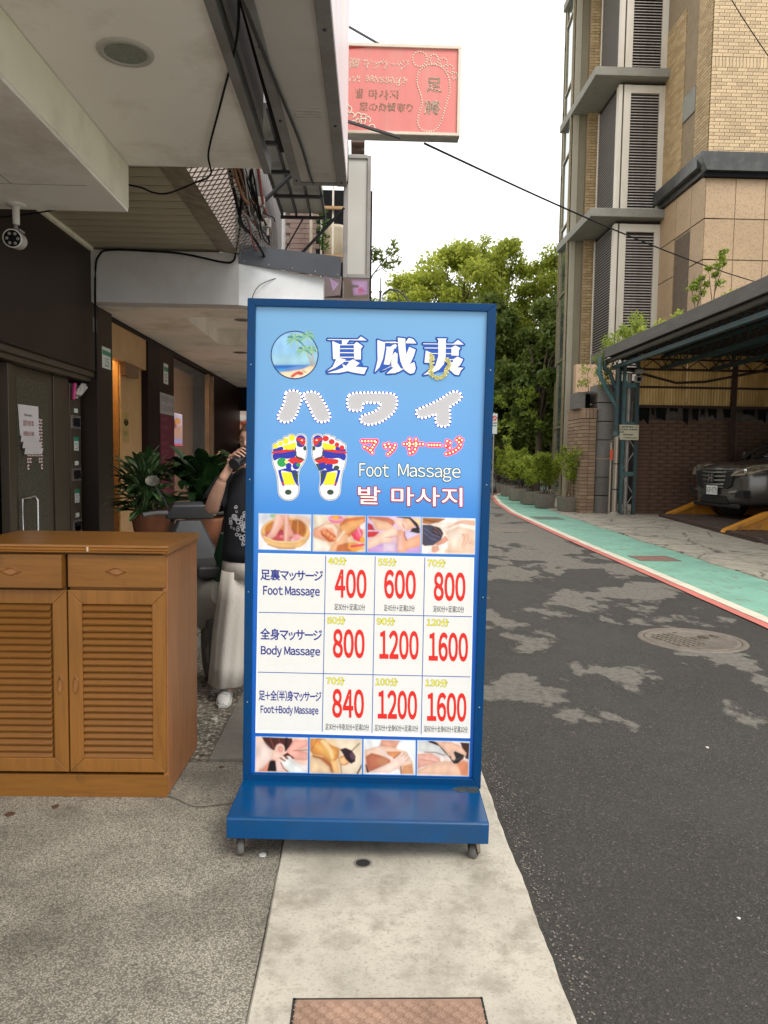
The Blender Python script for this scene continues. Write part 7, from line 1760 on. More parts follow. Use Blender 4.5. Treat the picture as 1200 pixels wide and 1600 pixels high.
bg_ = thing('shoulder_bag', 'dark green bag hanging at the hip of the person', 'bag', (-.80, 4.86, .9)); d = MB(); d.tube([(-.84, 4.84, 1.0), (-.875, 4.85, .86), (-.87, 4.86, .72), (-.82, 4.88, .64)], .05, 12, .07); d.build('pouch', mat('bag_green', (.01, .05, .02), .7), bg_); d = MB(); d.tube([(-.83, 4.80, 1.0), (-.79, 4.60, 1.22), (-.75, 4.60, 1.36)], .008, 6); d.build('strap', bpy.data.materials['bag_green'], bg_)
PM_ = Matrix.Rotation(R(-4), 3, 'Z')
tb = thing('tumbler', 'dark round tumbler held up to the mouth of the person', 'cup', tuple(PM_ @ TC0 + Vector(pr.location)))
q = [PM_ @ TC0 + Vector(pr.location), PM_ @ TC1 + Vector(pr.location)]; tdir = (q[1] - q[0])
cupm = mat('tumbler_dark', (.018, .016, .02), .3, .2, 10, metal=.3); MB().tube([q[0], q[1]], .036, 28, .034).build('cup_body', cupm, tb); MB().tube([q[1] - tdir * .06, q[1] + tdir * .015], .0355, 28, .033).build('base_ring', M['dark_steel'], tb)

# ---------------------------------------------------------------- scooter
sc_ = thing('motor_scooter', 'parked scooter with dark handlebar and pale grey body behind the cabinet', 'scooter', (-1.21, 5.68, .002), (0, 0, R(200)))
pg = mat('scooter_grey', (.42, .40, .35), .35, .08, 3, coat=.3, dirt=(.2, .19, .16), dscale=3, damt=.4); dk_ = mat('scooter_dark', (.045, .048, .052), .45, .2, 5)
def L2(mb, nm, m, bev=0, par=None): return mb.build(nm, m, par or sc_, bevel=bev, world=False)
# local: heading -Y, front wheel at y=-.55
for y in (-.55, .65):
    w_ = MB(); w_.lathe([(.12, -.03), (.17, -.045), (.215, -.04), (.235, 0), (.215, .04), (.17, .045), (.12, .03)], (0, y, .236), 28, 'X'); wo2 = L2(w_, 'wheel', M['rubber']); r_ = MB(); r_.lathe([(.02, -.035), (.12, -.03), (.13, 0), (.12, .03), (.02, .035)], (0, y, .236), 20, 'X'); L2(r_, 'rim', M['alu'], par=wo2)
f = MB(); pts = [(.25 * math.cos(a) * 1.02 - .55, .236 + .26 * math.sin(a)) for a in [R(15 + i * 15) for i in range(11)]]; f.prism(pts + [(p[0] * 1 + (-.55 - p[0]) * -.0, p[1] + .03) for p in pts[::-1]], -.06, .06, 'YZ'); L2(f, 'front_fender', pg, .006)
f = MB(); f.add([(-.20, -.36, .28), (.20, -.36, .28), (.22, -.42, .72), (.10, -.47, .98), (-.10, -.47, .98), (-.22, -.42, .72), (-.17, -.31, .28), (.17, -.31, .28), (.19, -.35, .72), (.08, -.42, .98), (-.08, -.42, .98), (-.19, -.35, .72), (0, -.50, .35), (0, -.56, .75)],
                [(0, 12, 13, 5), (12, 1, 2, 13), (13, 2, 3, 4), (5, 13, 4), (6, 11, 8, 7), (11, 10, 9, 8), (0, 5, 11, 6), (5, 4, 10, 11), (4, 3, 9, 10), (3, 2, 8, 9), (2, 1, 7, 8), (1, 12, 0, 6, 7)]); L2(f, 'leg_shield', dk_, .012)
f = MB(); f.box(-.15, -.33, .24, .15, .12, .29); L2(f, 'floor_board', dk_, .01)
f = MB(); secs = [(.10, .10, .28, .62), (.25, .17, .27, .70), (.5, .19, .30, .72), (.75, .15, .42, .72), (.95, .05, .56, .70)]; n = 14; vs = []; fs = []
for (yy, w_, zb_, zt_) in secs:
    for j in range(n): q = 2 * math.pi * j / n; vs.append((w_ * math.cos(q), yy, (zb_ + zt_) / 2 + (zt_ - zb_) / 2 * math.sin(q)))
for i in range(len(secs) - 1):
    for j in range(n): fs.append((i * n + j, i * n + (j + 1) % n, (i + 1) * n + (j + 1) % n, (i + 1) * n + j))
f.add(vs, fs, True); f.add(vs[:n], [tuple(range(n))]); f.add(vs[-n:], [tuple(range(n))]); L2(f, 'rear_body', pg)
f = MB(); f.prism([(.05, .74), (.10, .70), (.9, .72), (.92, .80), (.5, .79), (.3, .77)], -.13, .13, 'YZ'); L2(f, 'seat', dk_, .03)
hbm = MB(); hbm.add([(-.20, -.44, .98), (.20, -.44, .98), (.17, -.50, 1.02), (-.17, -.50, 1.02), (-.14, -.40, 1.10), (.14, -.40, 1.10), (.10, -.50, 1.13), (-.10, -.50, 1.13), (-.06, -.36, .94), (.06, -.36, .94), (0, -.54, 1.05)], [(0, 1, 2, 3), (4, 7, 6, 5), (0, 3, 7, 4), (1, 5, 6, 2), (3, 2, 6, 7), (0, 4, 5, 1)]); L2(hbm, 'handlebar_cover', dk_, .02)
for s_ in (-1, 1):
    L2(MB().tube([(s_ * .17, -.44, 1.04), (s_ * .26, -.40, 1.04), (s_ * .36, -.36, 1.03)], .019, 10), 'grip', M['rubber']); L2(MB().tube([(s_ * .18, -.50, 1.05), (s_ * .28, -.48, 1.04), (s_ * .35, -.44, 1.03)], .006, 6), 'brake_lever', M['dark_steel'])
    q = [(s_ * .16, -.44, 1.06), (s_ * .20, -.43, 1.16), (s_ * .26, -.42, 1.24)]; ar_ = L2(MB().tube(q, .006, 6), 'mirror_stem', M['dark_steel'])
    mm = MB(); mm.lathe([(.0001, -.012), (.04, -.010), (.046, 0), (.046, .006)], (0, 0, 0), 20, 'Y'); mm.v = [(p[0] * 1.25 + s_ * .28, p[1] - .43, p[2] * .95 + 1.29) for p in mm.v]; L2(mm, 'mirror_back', dk_, par=ar_)
    mm = MB(); mm.lathe([(.0001, .007), (.043, .0065)], (0, 0, 0), 20, 'Y'); mm.v = [(p[0] * 1.25 + s_ * .28, p[1] - .43, p[2] * .95 + 1.29) for p in mm.v]; L2(mm, 'mirror_glass', mat('mirror_warm', (.8, .72, .55), .1, metal=.9) if s_ < 0 else bpy.data.materials['mirror_warm'], par=ar_)
L2(MB().lathe([(.0001, -.03), (.06, -.02), (.075, 0), (.08, .03)], (0, -.505, .88), 18, 'Y'), 'headlight', mat('lamp_glass_grey', (.4, .4, .4), .1, metal=.3)); L2(MB().tube([(.12, .62, .26), (.14, .85, .30)], .04, 10), 'exhaust', M['alu'])
L2(MB().tube([(-.02, .1, .2), (.16, .14, .03), (.22, .16, .01)], .012, 6), 'stand', M['alu'])
# wooden planter rack below the plants
tw_ = thing('wooden_crate', 'dark slatted wooden crate under the potted plants', 'crate', (-1.5, 6.6, 0)); cw = wood('crate_wood', (.09, .045, .025))
bme = MB().box(0, 0, 0, 1.35, .02, .10).mesh('board'); bme.materials.append(cw)
for k in range(6): piece('board', bme, tw_, (-2.25, 6.58, .06 + k * .115))
MB().box(-2.24, 6.61, .0, -.92, 6.95, .70).build('inside', M['black'], tw_)

# ---------------------------------------------------------------- potted plants
terr = mat('terracotta', (.26, .095, .045), .75, .2, 8, .1, 40, dirt=(.12, .06, .03), dscale=5)
def leafy(name, mlist, parent, base, n, ln, wd, zspread, seed, droop=.6, big=False):
    rr = random.Random(seed); lm = []
    for var in range(4):
        q = MB(); k = 7; pts = []
        dr = droop * rr.uniform(.6, 1.3)
        for i in range(k):
            t = i / (k - 1); pts.append((0, ln * t * math.cos(dr * t * .9), ln * (.55 * t - dr * .55 * t * t)))
        for i in range(k):
            t = i / (k - 1); w_ = wd * math.sin(math.pi * min(1, t * .9 + .06)) ** .8
            q.v += [(-w_, pts[i][1], pts[i][2] + w_ * .35), (0, pts[i][1], pts[i][2]), (w_, pts[i][1], pts[i][2] + w_ * .35)]
        for i in range(k - 1):
            for s_ in (0, 1): q.f.append((i * 3 + s_, i * 3 + s_ + 1, i * 3 + s_ + 4, i * 3 + s_ + 3)); q.sm.append(True)
        me = q.mesh('leaf'); me.materials.append(mlist[var % len(mlist)]); lm.append(me)
    st_ = MB()
    for i in range(n):
        a = rr.uniform(0, 6.28); r = rr.uniform(.0, .12); hz = rr.uniform(*zspread); p0 = Vector(base); p1 = Vector((base[0] + r * math.cos(a), base[1] + r * math.sin(a), base[2] + hz))
        st_.tube([p0, (p0 + p1) / 2 + Vector((0, 0, .02)), p1], .004, 5)
        s_ = rr.uniform(.65, 1.2); o = piece('leaf', lm[i % 4], parent, tuple(p1), (rr.uniform(-.7, .9), rr.uniform(-.3, .3), a - math.pi / 2)); o.scale = (s_, s_, s_)
    st_.build('stems', mlist[0], parent, kind='stuff')
def varieg(name, c1, c2):
    m, nt, b, P = start(name); oi = nd(nt, 'ShaderNodeObjectInfo'); sx = nd(nt, 'ShaderNodeSeparateXYZ'); nt.links.new(P, sx.inputs[0])
    w = nd(nt, 'ShaderNodeTexWave', i_Scale=9., i_Distortion=6.); nt.links.new(P, w.inputs['Vector']); g = mixc(nt, bw(nt, w.outputs['Fac'], .62, .82, 0, .75), c1, c2); g = mixc(nt, bw(nt, oi.outputs['Random'], 0, 1, 0, .6), g, tuple(x * .4 for x in c1)); finish(nt, b, g, .35); return m
v1 = varieg('variegated_leaf', (.045, .10, .03), (.28, .36, .18)); v2 = varieg('dark_leaf', (.016, .05, .012), (.04, .10, .03))
t = thing('potted_plant', 'bushy potted plant with narrow silvery streaked leaves behind the cabinet', 'plant', (-1.86, 6.35, .7))
MB().lathe([(.0001, .70), (.12, .70), (.17, .95), (.18, .98), (.165, .98), (.15, .95), (.0001, .94)], (-1.84, 6.75, 0), 24).build('pot', terr, t)
leafy('leaf', [v1, v1, v2], t, (-1.88, 6.7, .93), 190, .26, .033, (.06, .42), 3)
t = thing('potted_plant', 'potted plant with broad glossy dark green leaves next to the handlebar', 'plant', (-1.36, 6.5, .7))
MB().lathe([(.0001, .70), (.12, .70), (.16, .92), (.17, .95), (.155, .95), (.14, .92), (.0001, .91)], (-1.38, 6.75, 0), 24).build('pot', terr, t)
leafy('leaf', [v2, v2], t, (-1.38, 6.72, .9), 90, .32, .065, (.10, .50), 8, .8)
t = thing('potted_plant', 'low plant with orange tipped leaves at the edge of the dark arcade', 'plant', (-1.0, 7.0, .7))
MB().lathe([(.0001, .0), (.12, 0), (.16, .6), (.15, .62), (.0001, .60)], (-1.02, 7.1, 0), 20).build('pot', terr, t)
leafy('leaf', [mat('orange_leaf', (.20, .07, .02), .5, .4, 8), v2], t, (-1.02, 7.1, .9), 60, .24, .04, (.1, .5), 18)
# ---------------------------------------------------------------- the car on the platform
CP = mat('car_paint', (.095, .090, .086), .25, .1, 3, spec=.6, metal=.4, coat=.6); CB = mat('car_plastic', (.012, .012, .012), .5, .2, 8); CG = mat('car_glass', (.015, .018, .018), .05, .1, 1, spec=.8, coat=.5); CH = mat('car_chrome', (.55, .55, .55), .18, .05, metal=.9)
car = thing('parked_car', 'dark grey SUV with a chrome barred grille parked nose out under the shed', 'car', (11.87, 19.25, .085), (0, 0, R(188))); car.scale = (1.4, 1.4, 1.4)
def sect(mb, secs, smooth=True, capends=True):
    """secs: (x, [(halfwidth, z) from bottom to top]); mirrored ring"""
    rings = []
    for x, pr_ in secs: rings.append([(x, -w, z) for w, z in pr_] + [(x, w, z) for w, z in pr_[::-1]])
    n = len(rings[0]); vs = [p for r_ in rings for p in r_]; fs = []
    for i in range(len(rings) - 1):
        for j in range(n): fs.append((i * n + j, i * n + (j + 1) % n, (i + 1) * n + (j + 1) % n, (i + 1) * n + j))
    if capends: fs.append(tuple(range(n))); fs.append(tuple((len(rings) - 1) * n + k for k in range(n))[::-1])
    return mb.add(vs, fs, smooth)
def prof(w, zb, zt, cr=.03): return [(w * .86, zb), (w * .98, zb + .10), (w, zb + (zt - zb) * .45), (w * .985, zt - .14), (w * .90, zt - .04), (w * .55, zt), (.001, zt + cr)]
b = MB(); sect(b, [(2.26, prof(.48, .34, .80, .02)), (2.22, prof(.66, .28, .90)), (2.12, prof(.78, .25, .95)), (1.95, prof(.86, .24, .99)), (1.6, prof(.905, .24, 1.03)), (1.1, prof(.91, .24, 1.08)), (.72, prof(.91, .24, 1.11)), (0, prof(.91, .24, 1.08)), (-1.2, prof(.91, .24, 1.08)), (-1.9, prof(.89, .26, 1.06)), (-2.2, prof(.80, .32, 1.0))])
bo = b.build('body', CP, car, world=False); bo.modifiers.new('ss', 'SUBSURF').levels = 2; bo.modifiers['ss'].render_levels = 2
def prof2(w, zb, zt): return [(w, zb), (w * .97, zb + .1), (w * .90, zb + (zt - zb) * .6), (w * .80, zt - .06), (w * .62, zt), (.001, zt + .015)]
b = MB(); sect(b, [(1.25, prof2(.80, 1.04, 1.12)), (.75, prof2(.82, 1.04, 1.40)), (.25, prof2(.82, 1.04, 1.62)), (-1.2, prof2(.82, 1.04, 1.62)), (-1.9, prof2(.78, 1.04, 1.52)), (-2.15, prof2(.72, 1.0, 1.10))])
go_ = b.build('windows', CG, car, world=False); go_.modifiers.new('ss', 'SUBSURF').levels = 2
b = MB(); sect(b, [(.25, [(.60, 1.62), (.45, 1.635), (.001, 1.645)]), (-.6, [(.66, 1.63), (.5, 1.655), (.001, 1.665)]), (-1.5, [(.64, 1.60), (.5, 1.63), (.001, 1.64)])]); b.build('roof', CP, car, world=False)
for s_ in (-1, 1): MB().bar((1.22, s_ * .79, 1.10), (.25, s_ * .66, 1.62), .05, .04).build('pillar', CP, car, world=False)
gr_ = MB(); gr_.prism([(-.50, .60), (-.56, .86), (.56, .86), (.50, .60), (.40, .56), (-.40, .56)], 2.20, 2.285, 'YZ'); gr_ = gr_.build('grille', CB, car, bevel=.01, world=False)
def curve_bar(z, w, x0, dx, h, th, nm, m, par):
    b = MB(); n = 12; pts = []
    for i in range(n + 1): y = -w + 2 * w * i / n; pts.append((x0 - dx * (y / w) ** 2, y, z + .02 * (abs(y) / w) ** 2))
    for p, q in zip(pts[:-1], pts[1:]): b.bar(p, q, th, h)
    return b.build(nm, m, par, world=False)
for z, w in ((.835, .54), (.765, .52), (.695, .50), (.625, .44)): curve_bar(z, w, 2.315, .10, .028, .03, 'grille_bar', CH, gr_)
curve_bar(.575, .46, 2.30, .06, .014, .02, 'grille_trim', CH, gr_); curve_bar(.885, .58, 2.27, .10, .02, .03, 'hood_trim', CH, car)
eb = MB()
for b_ in ((-.055, .665, -.035, .80), (.035, .665, .055, .80), (-.035, .72, .035, .745)): eb.box(2.335, b_[0], b_[1], 2.35, b_[2], b_[3])
eb.build('emblem', CH, gr_, world=False); MB().prism([(-.075, .65), (.075, .65), (.09, .82), (-.09, .82)], 2.318, 2.334, 'YZ').build('emblem_ground', CB, gr_, world=False)
for s_ in (-1, 1):
    h = MB(); pl = [(2.22, .52 * s_, .78), (2.05, .70 * s_, .80), (1.72, .885 * s_, .92), (1.68, .875 * s_, 1.0), (1.95, .78 * s_, .965), (2.15, .58 * s_, .875)]
    o_ = [(p[0] + .13, p[1] + .05 * s_, p[2]) for p in pl]; n = 6
    h.add(pl + o_, [tuple(range(n)), tuple(range(2 * n - 1, n - 1, -1))] + [(i, n + i, n + (i + 1) % n, (i + 1) % n) for i in range(n)]); ho = h.build('headlight', mat('headlight_glass', (.42, .37, .28), .12, .5, 14, metal=.55) if s_ < 0 else bpy.data.materials['headlight_glass'], car, world=False)
    MB().lathe([(.0001, .02), (.045, .01), (.055, 0)], (2.19, .74 * s_, .86), 14, 'X').build('lamp_lens', CH, ho, world=False)
    f = MB(); f.prism([(s_ * .48, .40), (s_ * .80, .42), (s_ * .78, .54), (s_ * .56, .53)], 2.10, 2.235, 'YZ'); fo_ = f.build('fog_lamp_housing', CB, car, world=False); MB().lathe([(.0001, .03), (.04, .02), (.05, 0)], (2.20, s_ * .70, .475), 14, 'X').build('fog_lamp', CG, fo_, world=False)
    MB().bar((2.27, s_ * .46, .50), (2.235, s_ * .62, .52), .03, .03).build('fog_trim', CH, fo_, world=False)
MB().prism([(-.42, .30), (.42, .30), (.34, .43), (-.34, .43)], 2.20, 2.262, 'YZ').build('lower_intake', CB, car, world=False)
MB().box(2.24, -.68, .22, 2.19, .68, .30).build('bumper_lip', CB, car, bevel=.02, world=False)
lp = MB().box(2.30, -.16, .44, 2.312, .16, .60).build('number_plate', mat('plate_white', (.75, .76, .72), .4, .03), car, bevel=.003, world=False)
lay = text_layout('AGR-0779', -.145, .47, .145, .57, .10, .3, True); mb = MB()
for ch, ox, oz, sx_, sz_ in lay:
    v, f, _ = glyph(ch); mb.add([(2.3135, ox + p[0] * sx_, oz + p[1] * sz_) for p in v], f)
mb.build('plate_lettering', ink, lp, world=False, fix=False)
for x in (1.35, -1.3):
    for s_ in (-1, 1):
        MB().lathe([(.40, -.10), (.41, 0), (.40, .06)], (x, s_ * .86, .36), 24, 'Y').build('wheel_arch', CB, car, world=False)
        w_ = MB().lathe([(.20, -.10), (.30, -.11), (.345, -.09), (.36, 0), (.345, .09), (.30, .11), (.20, .10)], (x, s_ * .82, .36), 28, 'Y').build('wheel', M['rubber'], car, world=False); MB().lathe([(.0001, s_ * .08), (.05, s_ * .10), (.20, s_ * .10), (.21, 0)], (x, s_ * .82, .36), 10, 'Y').build('rim', CH, w_, world=False)
for s_ in (-1, 1): MB().lathe([(.0001, -.09), (.07, -.06), (.085, 0), (.07, .05), (.0001, .06)], (.98, s_ * 1.0, 1.14), 14, 'X').build('side_mirror', CP, car, world=False)
for s_ in (-.35, .35): MB().tube([(1.2, s_, 1.15), (.95, s_ + .25, 1.32)], .008, 5).build('wiper', CB, car, world=False)

# ---------------------------------------------------------------- planters along the path
lf_b = leaf_mat('shrub_leaf', (.13, .19, .018), (.55, .62, .10), .6); lf_d = leaf_mat('dark_foliage', (.045, .085, .015), (.26, .32, .07), .45); lf_m = leaf_mat('mid_foliage', (.09, .15, .018), (.42, .50, .08), .55); lf_y = leaf_mat('tree_foliage', (.16, .22, .02), (.66, .70, .13), .65)
bark = mat('bark', (.10, .075, .05), .9, .3, 12, .5, 30, stretch=(1, 1, .25)); soil = mat('soil', (.05, .03, .02), .95, .3, 20); trough = mat('planter_concrete', (.19, .165, .135), .85, .15, 4, .3, 40, dirt=(.10, .085, .065), dscale=3)
PL = [((6.02, 22.0), 8, .62, .60, 'nearest square concrete planter, its sparse shrub spreading in front of the brick pier', 2.0, 'sparse'), ((5.68, 23.7), -6, .6, .5, 'second square concrete planter from the brick pier with a dense bright shrub', 1.75, 'd'), ((5.62, 25.5), 4, .6, .5, 'third planter from the brick pier, half hidden by its neighbours', 1.6, 'd'),
      ((5.75, 27.9), -3, .75, .5, 'fourth planter from the brick pier, wider and paler than the others', 1.9, 'd'), ((6.0, 30.9), 5, .7, .5, 'fifth planter from the brick pier, second from the far end', 2.1, 'd'), ((6.25, 33.4), 0, .7, .5, 'farthest planter from the brick pier, next to the parked motorbike', 1.9, 'd')]
random.seed(31)
for (x, y), a, w_, dpt, lab, ht, kd in PL:
    t = thing('concrete_planter', lab, 'planter', (x, y, .018), (0, 0, R(a)), group='concrete planters along the green path')
    h = .42; p = MB(); o1, i1 = .94, .80; W2, D2 = w_ / 2, w_ / 2
    def ring(s_, z): return [(-W2 * s_, -D2 * s_, z), (W2 * s_, -D2 * s_, z), (W2 * s_, D2 * s_, z), (-W2 * s_, D2 * s_, z)]
    R_ = [ring(.88, 0), ring(1, h), ring(.86, h), ring(.84, h - .06)]; vs = [q for r_ in R_ for q in r_]; fs = [(i * 4 + j, i * 4 + (j + 1) % 4, (i + 1) * 4 + (j + 1) % 4, (i + 1) * 4 + j) for i in range(3) for j in range(4)]
    p.add(vs, fs); p.build('trough', trough, t, bevel=.01, world=False); q = MB(); q.add(ring(.85, h - .055), [(0, 1, 2, 3)]); q.build('soil', soil, t, world=False)
    st_ = MB(); tips = []
    for i in range(16 if kd == 'd' else 12):
        an = random.uniform(0, 6.28); sp_r = random.uniform(.1, .75 if kd == 'd' else .8); hz = random.uniform(.55, 1.) * (ht - .5)
        b0 = (random.uniform(-.15, .15), random.uniform(-.15, .15), h - .06); tip = (sp_r * math.cos(an), sp_r * math.sin(an), h + hz); mid = ((b0[0] + tip[0]) / 2 * .8, (b0[1] + tip[1]) / 2 * .8, h + hz * .55)
        st_.tube([b0, mid, tip], .010, 5, .004); tips += [mid, tip, ((mid[0] + tip[0]) / 2, (mid[1] + tip[1]) / 2, (mid[2] + tip[2]) / 2)]
    st_.build('stems', bark, t, world=False, kind='stuff')
    leaf_cloud('foliage', tips, [random.uniform(.10, .20) for _ in tips], 120 if kd == 'd' else 60, .085, lf_b, t, ratio=.45, shell=.15, world=False)

# ---------------------------------------------------------------- plants on the roof edge and over the pier
def weeds(name, lab, pts, rad, per, size, m, stems=None, cat='plant'):
    t = thing(name, lab, cat, pts[0]); s_ = MB()
    for c in (stems or []): s_.tube(c, .012, 5, .005)
    if stems: s_.build('stems', bark, t, kind='stuff')
    leaf_cloud('foliage', pts, [rad * random.uniform(.7, 1.2) for _ in pts], per, size, m, t, shell=.2); return t
random.seed(41)
weeds('roof_shrub', 'low green shrubs growing along the far corner of the shed roof', [(6.85 + random.uniform(-.15, .25), 19 + i * .34, 4.62 + random.uniform(0, .45)) for i in range(10)] + [(6.9, 20.6, 5.0), (6.9, 21.2, 4.9), (7.0, 19.6, 5.05)], .20, 100, .085, lf_m, [[(6.9, 20.6, 4.55), (6.9, 20.6, 5.0)]])
weeds('roof_shrub', 'yellowish weeds on the middle of the shed roof edge', [(6.82 + random.uniform(-.1, .2), 16.4 + i * .3, 4.60 + random.uniform(0, .14)) for i in range(9)], .13, 70, .07, lf_b)
for (y, hh, lb) in ((15.9, .82, 'shorter leafy seedling standing on the shed roof edge, left of the taller one'), (15.15, 1.12, 'tallest leafy seedling on the shed roof edge against the granite wall')):
    b0 = Vector((6.85, y, 4.5)); st_ = [[b0, b0 + Vector((.05, .05, hh * .5)), b0 + Vector((.1, -.05, hh))], [b0 + Vector((.02, 0, hh * .3)), b0 + Vector((.2, .05, hh * .8))], [b0, b0 + Vector((-.12, .02, hh * .7))]]
    weeds('roof_seedling', lb, [tuple(b0 + Vector((random.uniform(-.02, .16), random.uniform(-.1, .1), hh * k))) for k in (.45, .6, .72, .85, .96)] + [tuple(b0 + Vector((.2, .05, hh * .8))), tuple(b0 + Vector((-.12, .02, hh * .7)))], .085, 46, .085, lf_m, st_)
weeds('roof_shrub', 'small grassy tuft on the shed roof edge right of the tall seedling', [(6.8, 14.3, 4.62), (6.8, 14.0, 4.6), (6.82, 14.6, 4.6)], .09, 60, .07, lf_b)
weeds('climbing_plant', 'leafy climbing plant hanging over the stone pier under the shed corner', [(6.0 + random.uniform(0, .9), 21.25 + random.uniform(-.1, .2), 3.45 + random.uniform(0, .95)) for i in range(22)], .16, 42, .075, lf_m, [[(6.3, 21.5, 3.4), (6.2, 21.3, 3.9), (6.4, 21.3, 4.4)]])

# ---------------------------------------------------------------- trees beyond the lane
def tree(lab, x, y, h, cr, trunk_h, m, leaves=9000, size=.20, seed=0, clumps=34, grp='trees at the end of the lane', squash=.8, spread=1.0, name='broadleaf_tree'):
    rr = random.Random(seed); t = thing(name, lab, 'tree', (x, y, -.05), group=grp)
    tk = MB(); top = Vector((x + rr.uniform(-.3, .3), y, trunk_h + (h - trunk_h) * .45)); tk.tube([(x, y, -.05), (x + .05, y, trunk_h * .5), (x + rr.uniform(-.15, .15), y, trunk_h), top], .20, 10, .07); tk.build('trunk', bark, t)
    cs = []; rs = []; cz = (h + trunk_h) / 2; hz = (h - trunk_h) / 2; lb = MB()
    for i in range(clumps):
        a = rr.uniform(0, 6.28); v = rr.uniform(-.9, 1); r = math.sqrt(max(0, 1 - v * v)) * rr.uniform(.25, 1.0)
        c = (x + r * cr * math.cos(a), y + r * cr * math.sin(a) * .9, cz + v * hz); cs.append(c); rs.append(rr.uniform(.12, .22) * (cr + hz) * .62)
        if i % 2 == 0: lb.tube([tuple(Vector((x, y, trunk_h * .9 + rr.uniform(0, 1) * (cz - trunk_h)))), tuple((Vector((x, y, cz)) + Vector(c)) / 2 + Vector((0, 0, -.2))), c], .06, 6, .015)
    lb.build('limbs', bark, t, kind='stuff'); leaf_cloud('crown', cs, rs, int(leaves / clumps), size, m, t, squash=squash, shell=.25, ratio=.55)
    # wispy top shoots
    return t
TR_ = [('large bright green tree rising highest above the sign', 4.6, 38.0, 11.6, 3.0, 3.2, lf_y, 15000, .17, 1), ('bright green tree left of the highest one with a rounded lower crown', 2.6, 39.5, 10.6, 2.4, 3.5, lf_y, 11000, .17, 2),
       ('bright green tree just right of the highest crown', 7.0, 39.5, 12.2, 2.0, 4, lf_y, 9000, .17, 3), ('pale green tree touching the glass facade at the right', 9.7, 39.0, 11.7, 2.6, 3.6, lf_y, 10000, .17, 4),
       ('mid green tree with loose crown low behind the vertical sign', .6, 41, 9.4, 2.4, 3, lf_m, 8000, .18, 5), ('dark dense tree with drooping glossy leaves beside the glass facade', 7.6, 33.4, 8.0, 2.0, 2.6, lf_d, 13000, .20, 6),
       ('dark tree filling the gap behind the shrubs next to the blue sign', 5.6, 35.5, 8.6, 2.1, 2.2, lf_d, 12000, .20, 7), ('shaded tree deep behind the planters with hanging lower branches', 9.2, 36.0, 8.8, 2.2, 2.0, lf_d, 10000, .20, 8),
       ('green tree far left of the lane behind the old buildings', -3.5, 42, 10.0, 3.0, 3, lf_m, 6000, .2, 9), ('green tree far right behind the tan buildings', 14, 40, 10.5, 3.0, 3, lf_m, 5000, .2, 10)]
for (lab, x, y, h, cr, th, m_, lv, sz, sd_) in TR_: tree(lab, x, y, h, cr, th, m_, int(lv * 1.9), sz * 1.15, sd_, clumps=64 if m_ is lf_y else 48)
# upright sprays on top of the highest crowns
weeds('tree_spray', 'pointed upright spray of leaves on the highest treetop', [(5.7, 38, 11.4), (5.75, 38, 11.75), (5.8, 38, 12.1), (7.3, 38.5, 11.8), (7.4, 38.5, 12.2), (6.4, 38, 11.2)], .30, 130, .15, lf_y, cat='foliage')
t = thing('undergrowth', 'dark mass of undergrowth and far trees closing the end of the lane, leaves coloured dark for forest shade', 'undergrowth', (5, 46, 0)); t['kind'] = 'stuff'
random.seed(77); cs = [(random.uniform(-14, 24), random.uniform(46, 50), random.uniform(.2, 6.5)) for _ in range(220)]
cs += [(random.uniform(-6, 14), random.uniform(43.5, 46), random.uniform(.2, 3.2)) for _ in range(150)]
leaf_cloud('foliage', cs, [random.uniform(.8, 1.4) for _ in cs], 150, .42, lf_d, t, shell=.3)  # dark leaf colour stands in for the forest shadow
weeds('lane_shrub', 'round green shrubs standing behind the motorbike at the end of the lane', [(5.2 + random.uniform(-.6, 1.4), 36.5 + random.uniform(-.4, .4), .5 + random.uniform(0, 1.4)) for _ in range(18)], .35, 120, .11, lf_m)
weeds('hanging_fronds', 'bright pale fronds hanging in the shade behind the planters', [(6.4 + random.uniform(-.8, 1.4), 32.2 + random.uniform(-.5, .5), 2.3 + random.uniform(0, 2.2)) for _ in range(16)], .22, 26, .22, lf_m)
MB().box(-20, 51, -.05, 40, 51.4, 5.5).build('x', lf_d) if False else None

# near branch peeping out beside the vertical sign, on its own slim tree
t = thing('slim_tree', 'slim tree whose leafy branch shows against the sky beside the vertical sign', 'tree', (-.08, 12.2, 0))
MB().tube([(-.08, 12.2, 0), (-.10, 12.2, 2.0), (-.05, 12.2, 3.6), (-.02, 12.2, 4.0)], .06, 8, .035).build('trunk', bark, t)
d = MB(); d.tube([(-.02, 12.2, 4.0), (.12, 12, 4.28), (.30, 12, 4.52), (.42, 12, 4.62)], .012, 6, .005); d.tube([(.15, 12, 4.32), (.25, 12, 4.38), (.5, 12, 4.52)], .008, 5, .004); d.tube([(-.02, 12.2, 4.0), (.05, 12.1, 4.55), (.10, 12.1, 4.66)], .01, 5, .004); d.build('branches', bark, t, kind='stuff')
leaf_cloud('foliage', [(.28, 12, 4.50), (.40, 12, 4.60), (.48, 12, 4.50), (.16, 12, 4.55), (.35, 12, 4.42), (.22, 12, 4.62), (.44, 12, 4.72), (.10, 12, 4.62)], [.09] * 8, 24, .10, lf_d, t, shell=.1, ratio=.32)
leaf_cloud('lower_foliage', [(.06, 12.4, 3.95), (.12, 12.4, 3.8), (.05, 12.4, 3.6), (.2, 12.4, 3.7)], [.13] * 4, 90, .07, lf_b, t, shell=.2)

